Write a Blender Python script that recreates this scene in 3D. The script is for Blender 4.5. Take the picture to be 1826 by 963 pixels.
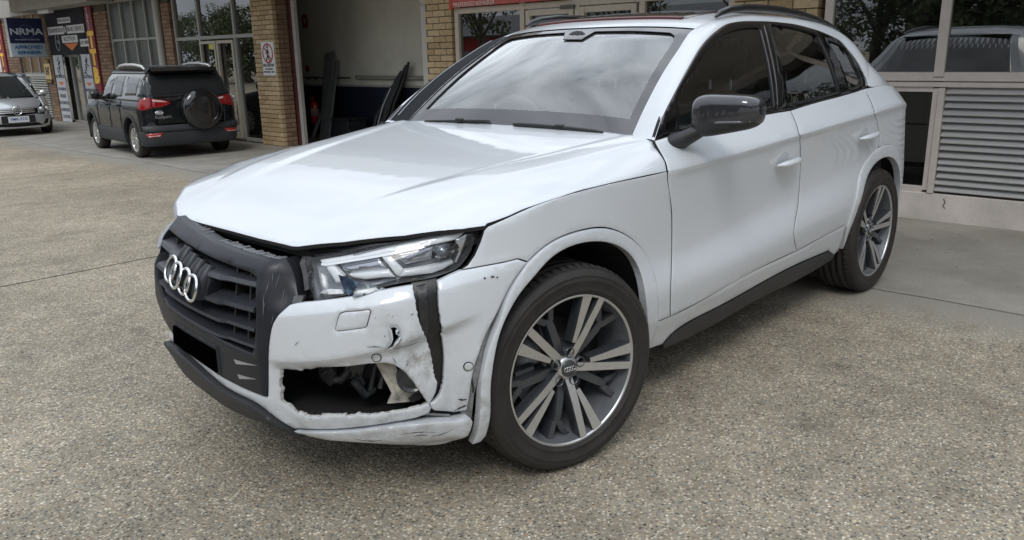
import bpy, bmesh, math, random
import numpy as np
from math import sin, cos, pi, radians, sqrt, atan2, hypot
from mathutils import Vector, Matrix
from mathutils.geometry import delaunay_2d_cdt

for o in list(bpy.data.objects): bpy.data.objects.remove(o)
scene = bpy.context.scene
COL = scene.collection

# ---------------------------------------------------------------- camera
CAM_POS = (-2.0391, -2.5362, 1.4280)
YAW, PITCH, ROLL, FPX = 0.75578, 0.26384, -0.02025, 1432.266
def set_camera():
    cd = bpy.data.cameras.new('camera'); co = bpy.data.objects.new('camera', cd); COL.objects.link(co)
    F = Vector((cos(YAW)*cos(PITCH), sin(YAW)*cos(PITCH), -sin(PITCH)))
    R0 = Vector((sin(YAW), -cos(YAW), 0)); U0 = R0.cross(F)
    R = R0*cos(ROLL) + U0*sin(ROLL); U = -R0*sin(ROLL) + U0*cos(ROLL)
    M = Matrix((R, U, -F)).transposed().to_4x4(); M.translation = Vector(CAM_POS)
    co.matrix_world = M
    cd.sensor_width = 36; cd.lens = 36*FPX/1826; cd.clip_start = .05; cd.clip_end = 2000
    scene.camera = co
set_camera()
scene.render.resolution_x = 1024; scene.render.resolution_y = 540
scene.view_settings.view_transform = 'Standard'; scene.view_settings.look = 'None'
scene.view_settings.gamma = 1; scene.view_settings.exposure = 0.27; scene.view_settings.use_curve_mapping = False

# ---------------------------------------------------------------- world: bright, broken overcast
SUN_EL, SUN_ROT = radians(48), radians(200)
def make_world():
    w = bpy.data.worlds.new('World'); scene.world = w; w.use_nodes = True
    nt = w.node_tree; nt.nodes.clear(); N = nt.nodes.new; L = nt.links.new
    out = N('ShaderNodeOutputWorld'); bg = N('ShaderNodeBackground'); bg.inputs[1].default_value = .10
    sky = N('ShaderNodeTexSky'); sky.sky_type = 'NISHITA'; sky.sun_disc = False
    sky.sun_elevation = SUN_EL; sky.sun_rotation = SUN_ROT; sky.dust_density = 2.0; sky.air_density = 1.0
    tc = N('ShaderNodeTexCoord'); mp = N('ShaderNodeMapping'); mp.inputs['Scale'].default_value = (1.3, 1.3, 3.6)
    L(tc.outputs['Generated'], mp.inputs[0])
    n1 = N('ShaderNodeTexNoise'); n1.inputs['Scale'].default_value = 2.1; n1.inputs['Detail'].default_value = 7; n1.inputs['Roughness'].default_value = .55; n1.inputs['Distortion'].default_value = .25
    n2 = N('ShaderNodeTexNoise'); n2.inputs['Scale'].default_value = 4.0; n2.inputs['Detail'].default_value = 6
    L(mp.outputs[0], n1.inputs[0]); L(mp.outputs[0], n2.inputs[0])
    r1 = N('ShaderNodeValToRGB'); r1.color_ramp.elements[0].position = .24; r1.color_ramp.elements[1].position = .36
    L(n1.outputs[0], r1.inputs[0])
    r2 = N('ShaderNodeValToRGB'); e = r2.color_ramp.elements
    e[0].position = .33; e[0].color = (6.0, 6.6, 7.3, 1); e[1].position = .66; e[1].color = (10.2, 10.9, 11.8, 1)
    L(n2.outputs[0], r2.inputs[0])
    mx = N('ShaderNodeMix'); mx.data_type = 'RGBA'
    L(r1.outputs[0], mx.inputs[0]); L(sky.outputs[0], mx.inputs[6]); L(r2.outputs[0], mx.inputs[7])
    sep = N('ShaderNodeSeparateXYZ'); L(tc.outputs['Generated'], sep.inputs[0])       # an overcast sky is brightest overhead
    gr = N('ShaderNodeMapRange'); gr.inputs[1].default_value = 0.; gr.inputs[2].default_value = .85; gr.inputs[3].default_value = .58; gr.inputs[4].default_value = 1.28; L(sep.outputs[2], gr.inputs[0])
    vm = N('ShaderNodeVectorMath'); vm.operation = 'SCALE'; L(mx.outputs[2], vm.inputs[0]); L(gr.outputs[0], vm.inputs['Scale'])
    L(vm.outputs[0], bg.inputs[0]); L(bg.outputs[0], out.inputs[0])
make_world()
def make_sun():
    ld = bpy.data.lights.new('sun', 'SUN'); ld.energy = .9; ld.angle = radians(18); ld.color = (1, .965, .91)
    o = bpy.data.objects.new('sun', ld); COL.objects.link(o)
    az = radians(215)                                   # the light comes from over the yard, behind the camera
    d = Vector((cos(az)*cos(SUN_EL), sin(az)*cos(SUN_EL), sin(SUN_EL)))
    o.rotation_euler = d.to_track_quat('Z', 'Y').to_euler(); o.location = (-5, -5, 12)
make_sun()
# ---------------------------------------------------------------- smooth curves and the car's body surfaces
def _slopes(X, Y):
    X = np.asarray(X, float); Y = np.asarray(Y, float)
    h = np.diff(X, axis=-1); d = np.diff(Y, axis=-1) / h
    m = np.zeros_like(Y)
    a, b = d[..., :-1], d[..., 1:]
    ok = a * b > 0
    with np.errstate(all='ignore'):
        w1 = 2 * h[..., 1:] + h[..., :-1]; w2 = h[..., 1:] + 2 * h[..., :-1]
        hm = (w1 + w2) / (w1 / a + w2 / b)
    m[..., 1:-1] = np.where(ok, hm, 0)
    m[..., 0] = d[..., 0]; m[..., -1] = d[..., -1]
    return m, d
def pchip(X, Y, x):
    X = np.asarray(X, float); Y = np.asarray(Y, float); x = np.asarray(x, float)
    m, _ = _slopes(X, Y)
    i = np.clip(np.searchsorted(X, x) - 1, 0, len(X) - 2)
    h = X[i+1] - X[i]; t = np.clip((x - X[i]) / h, 0, 1)
    return ((1+2*t)*(1-t)**2*Y[i] + t*(1-t)**2*h*m[i] + t*t*(3-2*t)*Y[i+1] + t*t*(t-1)*h*m[i+1])
def spline(X, Y, x):
    """natural cubic spline; Y may be (n,k)"""
    X = np.asarray(X, float); Y = np.asarray(Y, float); n = len(X); h = np.diff(X)
    A = np.zeros((n, n)); B = np.zeros_like(Y); A[0, 0] = A[-1, -1] = 1
    for i in range(1, n-1):
        A[i, i-1] = h[i-1]; A[i, i] = 2*(h[i-1]+h[i]); A[i, i+1] = h[i]
        B[i] = 6*((Y[i+1]-Y[i])/h[i] - (Y[i]-Y[i-1])/h[i-1])
    M = np.linalg.solve(A, B); x = np.asarray(x, float)
    i = np.clip(np.searchsorted(X, x) - 1, 0, n-2)
    def ex(v): return v.reshape(v.shape + (1,)*(Y.ndim-1)) if Y.ndim > 1 else v
    hh = ex(h[i]); a = ex(X[i+1]-x); b = ex(x-X[i])
    return (M[i]*a**3 + M[i+1]*b**3)/(6*hh) + (Y[i]/hh - M[i]*hh/6)*a + (Y[i+1]/hh - M[i+1]*hh/6)*b
BASE = np.array([(-.888,-.2),(-.892,0),(-.888,.18),(-.868,.36),(-.836,.50),(-.785,.62),(-.72,.71),(-.635,.785),(-.535,.845),(-.42,.885),(-.28,.912),(-.1,.928),(.12,.934),
    (.6,.938),(1.2,.942),(1.9,.943),(2.5,.941),(2.85,.936),(3.12,.922),(3.33,.885),(3.49,.825),(3.60,.74),(3.67,.62),(3.71,.45),(3.73,.22),(3.735,0),(3.73,-.2)])
_c = np.r_[0, np.cumsum(np.hypot(*np.diff(BASE, axis=0).T))]
_cc = np.linspace(_c[1], _c[-2], 3000)
_pp = spline(_c, BASE, _cc)
_S = np.r_[0, np.cumsum(np.hypot(*np.diff(_pp, axis=0).T))]
_T = np.gradient(_pp, _S, axis=0); _T /= np.linalg.norm(_T, axis=1)[:, None]
SMAX = _S[-1]
def s_x(x): return float(_S[400:-400][np.argmin(abs(_pp[400:-400, 0]-x))])
def s_fy(y): return float(_S[:900][np.argmin(abs(_pp[:900, 1]-y))])
def s_ry(y): return float(_S[-900:][np.argmin(abs(_pp[-900:, 1]-y))])
ROWS_AT = [  # station, (z x7), (inset x7): bottom, sill, seam, ledge, waist, character line, belt
 (0.0,        (.19,.30,.38,.50,.68,.80,.88), (.06,.012,.0,.0,.0,.04,.125)),
 (s_fy(.475), (.19,.30,.38,.50,.70,.80,.88), (.07,.015,.0,.0,.012,.05,.12)),
 (s_fy(.78),  (.20,.30,.38,.50,.70,.84,.93), (.07,.03,.01,.0,.004,.03,.09)),
 (s_x(-.43),  (.22,.31,.40,.52,.68,.90,.955),(.06,.022,.008,.0,.002,.018,.035)),
 (s_x(0),     (.28,.38,.46,.60,.78,.988,1.05),(.04,.02,.012,.006,.004,.012,.04)),
 (s_x(.6),    (.20,.33,.415,.53,.66,.995,1.125),(.09,.05,.018,.004,.036,.012,.125)),
 (s_x(1.7),   (.20,.34,.455,.57,.75,1.037,1.165),(.09,.05,.018,.0,.046,.012,.12)),
 (s_x(2.4),   (.20,.35,.48,.61,.80,1.064,1.20),(.09,.045,.014,.0,.032,.011,.115)),
 (s_x(3.1),   (.26,.36,.50,.64,.82,1.09,1.22),(.05,.02,.008,.0,.002,.012,.11)),
 (s_ry(.74),  (.26,.38,.50,.64,.80,1.0,1.14),(.06,.02,.0,.0,.02,.05,.10)),
 (SMAX,       (.26,.38,.50,.64,.80,1.0,1.10),(.06,.02,.0,.0,.02,.05,.10)),
]
_rs = [r[0] for r in ROWS_AT]; _rz = np.array([r[1] for r in ROWS_AT]); _rd = np.array([r[2] for r in ROWS_AT])
def rows(s):
    s = np.clip(np.atleast_1d(s), 0, SMAX)
    Z = np.stack([pchip(_rs, _rz[:, k], s) for k in range(7)], 1)
    D = np.stack([pchip(_rs, _rd[:, k], s) for k in range(7)], 1)
    return Z, D
def inset(s, z):
    Z, D = rows(s)
    m, sec = _slopes(Z, D)
    mL = m.copy(); mR = m.copy()
    k = 5; mL[:, k] = sec[:, k-1]*.9; mR[:, k] = sec[:, k]*.8      # crease along the character line
    k = 2; mL[:, k] = sec[:, 1]; mR[:, k] = sec[:, 2]
    n = np.arange(len(Z)); zz = z
    i = np.clip((zz[:, None] > Z).sum(1) - 1, 0, 5)
    h = Z[n, i+1] - Z[n, i]; t = (zz - Z[n, i])/h
    tc = np.clip(t, 0, 1)
    y0, y1, m0, m1 = D[n, i], D[n, i+1], mR[n, i], mL[n, i+1]
    v = (1+2*tc)*(1-tc)**2*y0 + tc*(1-tc)**2*h*m0 + tc*tc*(3-2*tc)*y1 + tc*tc*(tc-1)*h*m1
    v += np.where(t > 1, (t-1)*h*m[n, 6], 0) + np.where(t < 0, t*h*m[n, 0], 0)
    k = np.clip((np.atleast_1d(s)-2.02)/.12, 0, 1)*np.clip((4.9-np.atleast_1d(s))/.3, 0, 1)      # the pressed shoulder line stands proud
    dz_ = zz-Z[:, 5]; v -= k*.012*np.clip(1-np.where(dz_ > 0, dz_/.075, -dz_/.026), 0, 1)
    return v
def frame_at(s):
    P = np.stack([np.interp(s, _S, _pp[:, k]) for k in (0, 1)], 1)
    T = np.stack([np.interp(s, _S, _T[:, k]) for k in (0, 1)], 1)
    return P, T
def fold(s, z):
    """the two pressed folds of the front bumper"""
    def sm(v): v = np.clip(v, 0, 1); return v*v*(3-2*v)
    k = sm((s-.36)/.08)
    zl = np.interp(s, [.43,.63,.77,.91,1.05,1.15], [.527,.562,.594,.63,.665,.69]); zu = np.interp(s, [.449,.65,.81,.88,1.04,1.25], [.673,.709,.734,.746,.77,.79])
    lo = np.clip(zl - z, 0, None); up = np.clip(z - zu, 0, .045)
    return k*(1-sm((s-.98)/.14))*(.8*np.minimum(lo, .03) + .06*np.clip(lo-.04, 0, .3)) + k*(1-sm((s-1.0)/.3))*.55*up*np.where(z > zu+.045, 1, 1)
def body(S, Z, depth=0.):
    """(s,z) -> the body's left flank, nose and tail; depth > 0 goes inward"""
    S = np.atleast_1d(np.asarray(S, float)); Z = np.atleast_1d(np.asarray(Z, float))
    sg = np.where(S < 0, 1., -1.); S = abs(S)
    P, T = frame_at(S); d = inset(S, Z) + fold(S, Z) + depth
    N = np.stack([-T[:, 1], T[:, 0]], 1)            # outward for the y>0 tracing direction
    x = P[:, 0] - N[:, 0]*d; y = P[:, 1] - N[:, 1]*d
    return np.stack([x, sg*y, Z], 1)
HX = [-.78,-.74,-.70,-.6,-.5,-.35,-.2,0,.2,.4,.66,.9]
HZ = [.852,.869,.887,.921,.947,.979,1.003,1.031,1.054,1.078,1.106,1.13]
EX = [-.8,-.74,-.65,-.55,-.45,-.375,-.205,.054,.378,.56,.7]
EY = [.54,.63,.725,.80,.848,.872,.902,.920,.923,.924,.924]
EZ = [.848,.862,.882,.904,.921,.930,.969,.991,.993,.996,.998]
def hood_z(X, Y):
    X = np.atleast_1d(X).astype(float); Y = abs(np.atleast_1d(Y)).astype(float)
    zc = pchip(HX, HZ, X); ye = pchip(EX, EY, X); ze = pchip(EX, EZ, X)
    t = np.clip(Y/ye, 0, 1.02)
    pw = np.interp(X, [-.7,-.2,.3,.6], [3.5,4.5,8,11]); q = 1 - (np.clip(1 - .96*t**pw, 0.0, 1))**.6; q /= 1 - .04**.6
    z = zc + (ze - zc)*q
    # power dome creases running back to the windscreen corners
    def sm(v): v = np.clip(v, 0, 1); return v*v*(3-2*v)
    yc = np.interp(X, [-.75,-.3,.2,.7], [.30,.44,.58,.70]); k = sm((X+.72)/.5)
    z += .0055*k*sm((Y-yc+.02)/.05)*sm((ye-.02-Y)/.22) 
    yc2 = np.interp(X, [-.75,-.3,.2,.7], [.44,.62,.74,.83]); 
    z += .006*k*(1-sm((Y-yc2+.012)/.05))
    return z
def hood(X, Y, depth=0.):
    X = np.atleast_1d(X).astype(float); Y = np.atleast_1d(Y).astype(float)
    return np.stack([X, Y, hood_z(X, Y) - depth], 1)
# greenhouse: E = edge of windscreen / roof / rear glass, N = upper outline of the side windows (left side, y given positive)
E_PTS = np.array([(.605,.694,1.08),(.75,.664,1.202),(.928,.63,1.33),(1.08,.603,1.42),(1.264,.573,1.515),(1.45,.570,1.56),(1.80,.572,1.587),(2.12,.572,1.586),(2.46,.57,1.572),(2.75,.566,1.54),(2.94,.567,1.492),(3.06,.59,1.412),(3.16,.63,1.31),(3.29,.69,1.19),(3.42,.735,1.10)])
E_T = np.array([0,.07,.15,.22,.32,.41,.53,.61,.70,.77,.82,.86,.90,.95,1.])
N_PTS = np.array([(.589,.821,1.094),(.679,.796,1.177),(.805,.767,1.26),(.971,.726,1.356),(1.155,.681,1.448),(1.301,.653,1.498),(1.493,.626,1.542),(1.655,.62,1.553),(1.853,.62,1.555),(2.127,.628,1.547),(2.327,.645,1.526),(2.537,.665,1.491),(2.668,.688,1.451),(2.714,.719,1.401),(2.761,.758,1.329),(2.786,.797,1.245),(2.789,.812,1.207),(2.95,.836,1.192),(3.15,.824,1.170),(3.33,.780,1.105)])
N_T = np.array([0,.07,.14,.21,.29,.35,.42,.47,.53,.61,.66,.72,.765,.79,.82,.85,.865,.90,.95,1.])
def cant(t, v, depth=0.):
    """strip between the window outline (v=0) and the windscreen/roof edge (v=1)"""
    t = np.atleast_1d(t).astype(float); v = np.atleast_1d(v).astype(float)
    Ep = np.stack([pchip(E_T, E_PTS[:, k], t) for k in range(3)], 1); Np = np.stack([pchip(N_T, N_PTS[:, k], t) for k in range(3)], 1)
    w = v[:, None]
    L = np.linalg.norm(Ep-Np, axis=1)[:, None]
    P = Np*(1-w) + Ep*w
    ax = np.array([0.0, .72, .55]); ax = ax/np.linalg.norm(ax)
    P = P + ax*(L*.13*np.sin(np.pi*np.clip(w, 0, 1))**.9) - ax*np.reshape(depth, (-1, 1))
    P[:, 1] *= -1
    return P
def glass_y(X, Z):
    """half width of the side glass plane at (x,z)"""
    X = np.atleast_1d(X).astype(float); Z = np.atleast_1d(Z).astype(float)
    zb = np.interp(X, [.4,1.2,2.0,3.0], [1.115,1.145,1.18,1.215]); yb = np.interp(X, [.4,.62,1.2,2.0,2.7,3.1], [.813,.812,.818,.822,.818,.79])
    zt = np.interp(X, [.4,1.2,1.7,2.05,2.45,3.0], [1.6,1.6,1.6,1.6,1.6,1.58]); yt = np.interp(X, [.4,1.4,2.4,3.0], [.575,.585,.59,.57])
    k = (Z-zb)/(zt-zb)
    return yb + (yt-yb)*(k*.62 + .38*np.sign(k)*abs(k)**2)
def side_glass(X, Z, depth=0.):
    X = np.atleast_1d(X).astype(float); Z = np.atleast_1d(Z).astype(float)
    return np.stack([X, -(glass_y(X, Z) - depth), Z], 1)
def roof(t, w, depth=0.):
    """t along the E curve, w from -1 (left edge) to 1 (right edge)"""
    t = np.atleast_1d(t).astype(float); w = np.atleast_1d(w).astype(float)
    Ep = np.stack([pchip(E_T, E_PTS[:, k], t) for k in range(3)], 1)
    cr = np.interp(t, [0,.2,.35,.45,.6,.8,1.], [0.02,.025,.022,.03,.032,.03,.02])
    fx = np.interp(t, [0,.12,.35,.5,.8,.9,1.], [.03,-.02,-.075,-.04,.02,.07,.12])
    q = 1-w*w
    q4 = 1-w**4*.5-w*w*.5
    return np.stack([Ep[:, 0] + fx*q, Ep[:, 1]*w, Ep[:, 2] + cr*q4 - depth], 1)
TR = {
 'fender': [(2.0407,0.9946),(2.0027,0.9936),(1.9627,0.9933),(1.9235,0.993),(1.8851,0.993),(1.8475,0.9932),(1.8106,0.9934),(1.7743,0.9937),(1.7387,0.9938),(1.7036,0.9936),(1.6692,0.9932),(1.6354,0.9926),(1.6023,0.9917),(1.5699,0.9907),(1.5383,0.9895),(1.5074,0.9882),(1.4777,0.9866),(1.4491,0.9847),(1.4215,0.9825),(1.3949,0.98),(1.369,0.9771),(1.3439,0.9738),(1.3194,0.97),(1.2956,0.9655),(1.2726,0.9605),(1.2506,0.9551),(1.2292,0.9496),(1.2083,0.944),(1.1879,0.9385),(1.1678,0.9329),(1.1478,0.9274),(1.133,0.9174),(1.1166,0.882),(1.0952,0.8452),(1.0708,0.8191),(1.0457,0.8076),(1.1192,0.8091),(1.1925,0.811),(1.2422,0.8138),(1.2783,0.799),(1.2974,0.8096),(1.3173,0.8199),(1.3382,0.8294),(1.3606,0.8377),(1.3847,0.8447),(1.4103,0.8502),(1.4373,0.8542),(1.4656,0.8569),(1.4952,0.8583),(1.5261,0.8585),(1.5586,0.8577),(1.5926,0.8556),(1.6283,0.8511),(1.6651,0.8435),(1.7021,0.8327),(1.7393,0.8189),(1.7768,0.8024),(1.8135,0.7837),(1.8486,0.7629),(1.8816,0.7403),(1.9116,0.7162),(1.9384,0.6908),(1.9601,0.6652),(1.974,0.6405),(1.9812,0.6169),(1.9839,0.5937),(1.9847,0.5703),(1.9864,0.546),(1.9915,0.5199),(1.9982,0.4928),(2.0058,0.465),(2.0132,0.4369),(2.0237,0.4073),(2.113,0.4058),(2.1015,0.4361),(2.0932,0.4649),(2.0861,0.493),(2.0822,0.5197),(2.0835,0.5446),(2.0917,0.5671),(2.1036,0.5885),(2.1161,0.6098),(2.1266,0.6317),(2.1321,0.6553),(2.1311,0.6806),(2.1288,0.7062),(2.1258,0.7319),(2.1218,0.7576),(2.1169,0.7834),(2.1109,0.8091),(2.1036,0.8349),(2.095,0.8605),(2.0851,0.8861),(2.0743,0.9115),(2.0632,0.9366),(2.0521,0.9615)],
 'front_door': [(2.0865,1.0967),(2.0797,1.0777),(2.0735,1.0591),(2.0689,1.0407),(2.0618,1.022),(2.0483,1.0025),(2.046,0.98),(2.0539,0.9553),(2.063,0.9307),(2.0741,0.9058),(2.086,0.8806),(2.097,0.8553),(2.1061,0.8299),(2.1133,0.8044),(2.119,0.7789),(2.1232,0.7535),(2.1265,0.7281),(2.1291,0.7027),(2.131,0.6775),(2.1316,0.6525),(2.1256,0.6294),(2.1149,0.6078),(2.1026,0.5868),(2.0911,0.5656),(2.0832,0.5433),(2.0823,0.5185),(2.0863,0.492),(2.0933,0.4642),(2.1016,0.4358),(2.113,0.4058),(2.1524,0.4076),(2.1925,0.4094),(2.2334,0.4114),(2.2748,0.4134),(2.3169,0.4157),(2.3594,0.4182),(2.4031,0.4209),(2.4473,0.4239),(2.4919,0.4273),(2.537,0.431),(2.5829,0.4349),(2.6296,0.4388),(2.6774,0.4426),(2.7265,0.4462),(2.7772,0.4494),(2.8296,0.452),(2.8839,0.4541),(2.9402,0.4557),(2.9983,0.4568),(3.0583,0.4576),(3.12,0.4581),(3.1833,0.4584),(3.2481,0.4587),(3.2023,0.4984),(3.1673,0.5362),(3.1535,0.5696),(3.1623,0.598),(3.1845,0.6234),(3.2117,0.648),(3.2389,0.673),(3.263,0.6988),(3.2809,0.726),(3.2877,0.7553),(3.284,0.7864),(3.276,0.8179),(3.2652,0.8497),(3.2522,0.8815),(3.2372,0.9133),(3.2199,0.9449),(3.2006,0.9764),(3.1791,1.0076),(3.1412,1.0399),(3.1703,1.0645),(3.1973,1.0887),(3.2205,1.1128),(3.235,1.1374),(3.172,1.1368),(3.1102,1.1362),(3.0494,1.1354),(2.9895,1.1344),(2.9304,1.133),(2.8723,1.1314),(2.8152,1.1297),(2.7593,1.1278),(2.7045,1.1259),(2.6509,1.1241),(2.5986,1.1224),(2.5476,1.1208),(2.4978,1.1193),(2.449,1.1178),(2.4011,1.1161),(2.3541,1.1142),(2.3079,1.112),(2.2623,1.1094),(2.2174,1.1065),(2.1732,1.1033),(2.1298,1.1)],
 'rear_door': [(3.235,1.1374),(3.2205,1.1128),(3.1973,1.0887),(3.1703,1.0645),(3.1412,1.0399),(3.1791,1.0076),(3.2006,0.9764),(3.2199,0.9449),(3.2372,0.9133),(3.2522,0.8815),(3.2652,0.8497),(3.276,0.8179),(3.284,0.7864),(3.2877,0.7553),(3.2809,0.726),(3.263,0.6988),(3.2389,0.673),(3.2117,0.648),(3.1845,0.6234),(3.1623,0.598),(3.1535,0.5696),(3.1673,0.5362),(3.2023,0.4984),(3.2481,0.4587),(3.3102,0.4618),(3.3735,0.465),(3.438,0.4684),(3.5038,0.4718),(3.5709,0.4754),(3.6395,0.4791),(3.7098,0.4828),(3.7818,0.4866),(3.8557,0.4904),(3.8578,0.5256),(3.8605,0.5605),(3.8689,0.5942),(3.8866,0.6263),(3.9146,0.6568),(3.9489,0.6865),(3.9871,0.7154),(4.0279,0.7436),(4.0712,0.7705),(4.1172,0.7961),(4.1633,0.821),(4.2095,0.8462),(4.2554,0.8718),(4.2558,0.9096),(4.2417,0.9484),(4.2113,0.9879),(4.1752,1.0271),(4.1034,1.0679),(4.1229,1.1006),(4.1572,1.132),(4.1884,1.1638),(4.2123,1.1963),(4.1139,1.19),(4.0196,1.1841),(3.9286,1.1786),(3.8414,1.1737),(3.7581,1.1694),(3.6781,1.1655),(3.6006,1.1615),(3.5249,1.1573),(3.4506,1.1527),(3.3775,1.1477),(3.3057,1.1425)],
 'sill_panel': [(2.0237,0.4073),(2.0642,0.4065),(2.1054,0.4059),(2.1469,0.4059),(2.1884,0.4067),(2.2298,0.4082),(2.2713,0.4103),(2.3129,0.4131),(2.3547,0.4163),(2.3971,0.4199),(2.4408,0.4235),(2.4851,0.4273),(2.53,0.4314),(2.5758,0.4354),(2.6226,0.4394),(2.6706,0.4431),(2.72,0.4465),(2.7712,0.4494),(2.8243,0.4516),(2.8795,0.4531),(2.9367,0.4541),(2.9956,0.4548),(3.056,0.4554),(3.1177,0.4561),(3.1804,0.457),(3.2438,0.4585),(3.3076,0.4608),(3.3717,0.4637),(3.4365,0.4672),(3.5022,0.471),(3.5693,0.475),(3.6379,0.479),(3.7085,0.4829),(3.781,0.4867),(3.8557,0.4904),(3.871,0.4067),(3.881,0.3319),(3.8327,0.317),(3.7128,0.3655),(3.6363,0.3674),(3.5619,0.3692),(3.4895,0.3706),(3.4193,0.3717),(3.3513,0.3722),(3.2857,0.372),(3.2223,0.3712),(3.1612,0.3697),(3.1023,0.3677),(3.0452,0.3653),(2.9899,0.3625),(2.9362,0.3595),(2.884,0.3562),(2.833,0.3529),(2.7831,0.3495),(2.7341,0.3462),(2.6859,0.3432),(2.6384,0.3404),(2.5912,0.3379),(2.5445,0.336),(2.4979,0.3346),(2.4515,0.3337),(2.4059,0.3329),(2.3618,0.3316),(2.3196,0.3295),(2.2799,0.3259),(2.2432,0.3204),(2.2101,0.3125),(2.1815,0.3016),(2.1584,0.2872),(2.1388,0.2705),(2.0263,0.2824),(2.0086,0.3463)],
 'sill_cladding': [(3.7178,0.3597),(3.6388,0.3617),(3.5621,0.3636),(3.4875,0.3651),(3.4153,0.3662),(3.3456,0.3666),(3.2783,0.3664),(3.2135,0.3654),(3.151,0.3638),(3.0908,0.3617),(3.0325,0.3591),(2.976,0.3561),(2.9211,0.353),(2.8676,0.3496),(2.8154,0.3463),(2.7642,0.343),(2.714,0.3398),(2.6645,0.3369),(2.6156,0.3343),(2.5672,0.3321),(2.5191,0.3304),(2.4714,0.3292),(2.4242,0.3283),(2.3783,0.3271),(2.3343,0.3252),(2.2925,0.3219),(2.2536,0.3169),(2.2181,0.3096),(2.1878,0.299),(2.1642,0.284),(2.1453,0.2659),(2.1564,0.2441),(2.2,0.2429),(2.2443,0.2418),(2.2893,0.2408),(2.3349,0.24),(2.3809,0.2396),(2.4274,0.2396),(2.4741,0.2401),(2.5211,0.2412),(2.5681,0.243),(2.6151,0.2456),(2.6625,0.2486),(2.7104,0.252),(2.7591,0.2554),(2.8091,0.2587),(2.8606,0.2616),(2.914,0.2639),(2.9698,0.2653),(3.028,0.2659),(3.0884,0.2659),(3.1506,0.2654),(3.2144,0.265),(3.2794,0.2647),(3.3449,0.2649),(3.4106,0.266),(3.4761,0.2682),(3.5415,0.2713),(3.6072,0.2752),(3.6733,0.2797),(3.7401,0.2847),(3.808,0.2899),(3.835,0.3145)],
 'arch_trim': [(1.2783,0.799),(1.2974,0.8096),(1.3173,0.8199),(1.3382,0.8294),(1.3606,0.8377),(1.3847,0.8447),(1.4103,0.8502),(1.4373,0.8542),(1.4656,0.8569),(1.4952,0.8583),(1.5261,0.8585),(1.5586,0.8577),(1.5926,0.8556),(1.6283,0.8511),(1.6651,0.8435),(1.7021,0.8327),(1.7393,0.8189),(1.7768,0.8024),(1.8135,0.7837),(1.8486,0.7629),(1.8816,0.7403),(1.9116,0.7162),(1.9384,0.6908),(1.9601,0.6652),(1.974,0.6405),(1.9812,0.6169),(1.9839,0.5937),(1.9847,0.5703),(1.9864,0.546),(1.9915,0.5199),(1.9982,0.4928),(2.0058,0.465),(2.0132,0.4369),(2.0237,0.4073),(2.0327,0.339),(2.0232,0.2885),(2.0031,0.3228),(1.9823,0.3569),(1.9614,0.3904),(1.9416,0.4229),(1.9313,0.451),(1.9209,0.4789),(1.9113,0.5062),(1.9034,0.5326),(1.8974,0.558),(1.8935,0.5822),(1.8897,0.6057),(1.8839,0.6291),(1.8743,0.6528),(1.8591,0.6769),(1.8374,0.701),(1.8093,0.7242),(1.7763,0.7454),(1.7404,0.7639),(1.7034,0.7794),(1.6662,0.7918),(1.6292,0.8015),(1.5932,0.8086),(1.559,0.8133),(1.5265,0.8157),(1.4956,0.8162),(1.4662,0.8147),(1.4384,0.8112),(1.4124,0.8059),(1.3883,0.7987),(1.3663,0.7897),(1.3463,0.7792),(1.3278,0.7676),(1.31,0.7556),(1.2924,0.7437),(1.2749,0.732),(1.2579,0.7201),(1.2421,0.7076),(1.2276,0.694),(1.2142,0.6797),(1.2019,0.6647),(1.1903,0.6493),(1.1796,0.6333),(1.1698,0.6169),(1.161,0.6),(1.1533,0.5825),(1.1468,0.5645),(1.1413,0.5459),(1.1365,0.527),(1.1324,0.5077),(1.129,0.4879),(1.1262,0.4677),(1.124,0.4471),(1.1227,0.4261),(1.1222,0.4048),(1.1235,0.3823),(1.1249,0.3596),(1.126,0.3369),(1.1263,0.314),(1.1265,0.2899),(1.1274,0.2642),(1.1282,0.2378),(1.1116,0.2142),(1.0814,0.2081),(1.0847,0.233),(1.086,0.2588),(1.0856,0.2848),(1.0853,0.3095),(1.0856,0.3327),(1.086,0.3554),(1.0862,0.3778),(1.0858,0.4002),(1.0862,0.4218),(1.0871,0.4432),(1.0894,0.4641),(1.093,0.4844),(1.0977,0.5041),(1.103,0.5232),(1.1089,0.5419),(1.1158,0.56),(1.124,0.5773),(1.1332,0.5941),(1.1426,0.6107),(1.1517,0.6276),(1.1599,0.645),(1.1676,0.6626),(1.1756,0.68),(1.1844,0.697),(1.1948,0.7132),(1.2066,0.7286),(1.2195,0.7435),(1.2334,0.7578),(1.2479,0.7717),(1.2629,0.7854)],
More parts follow.
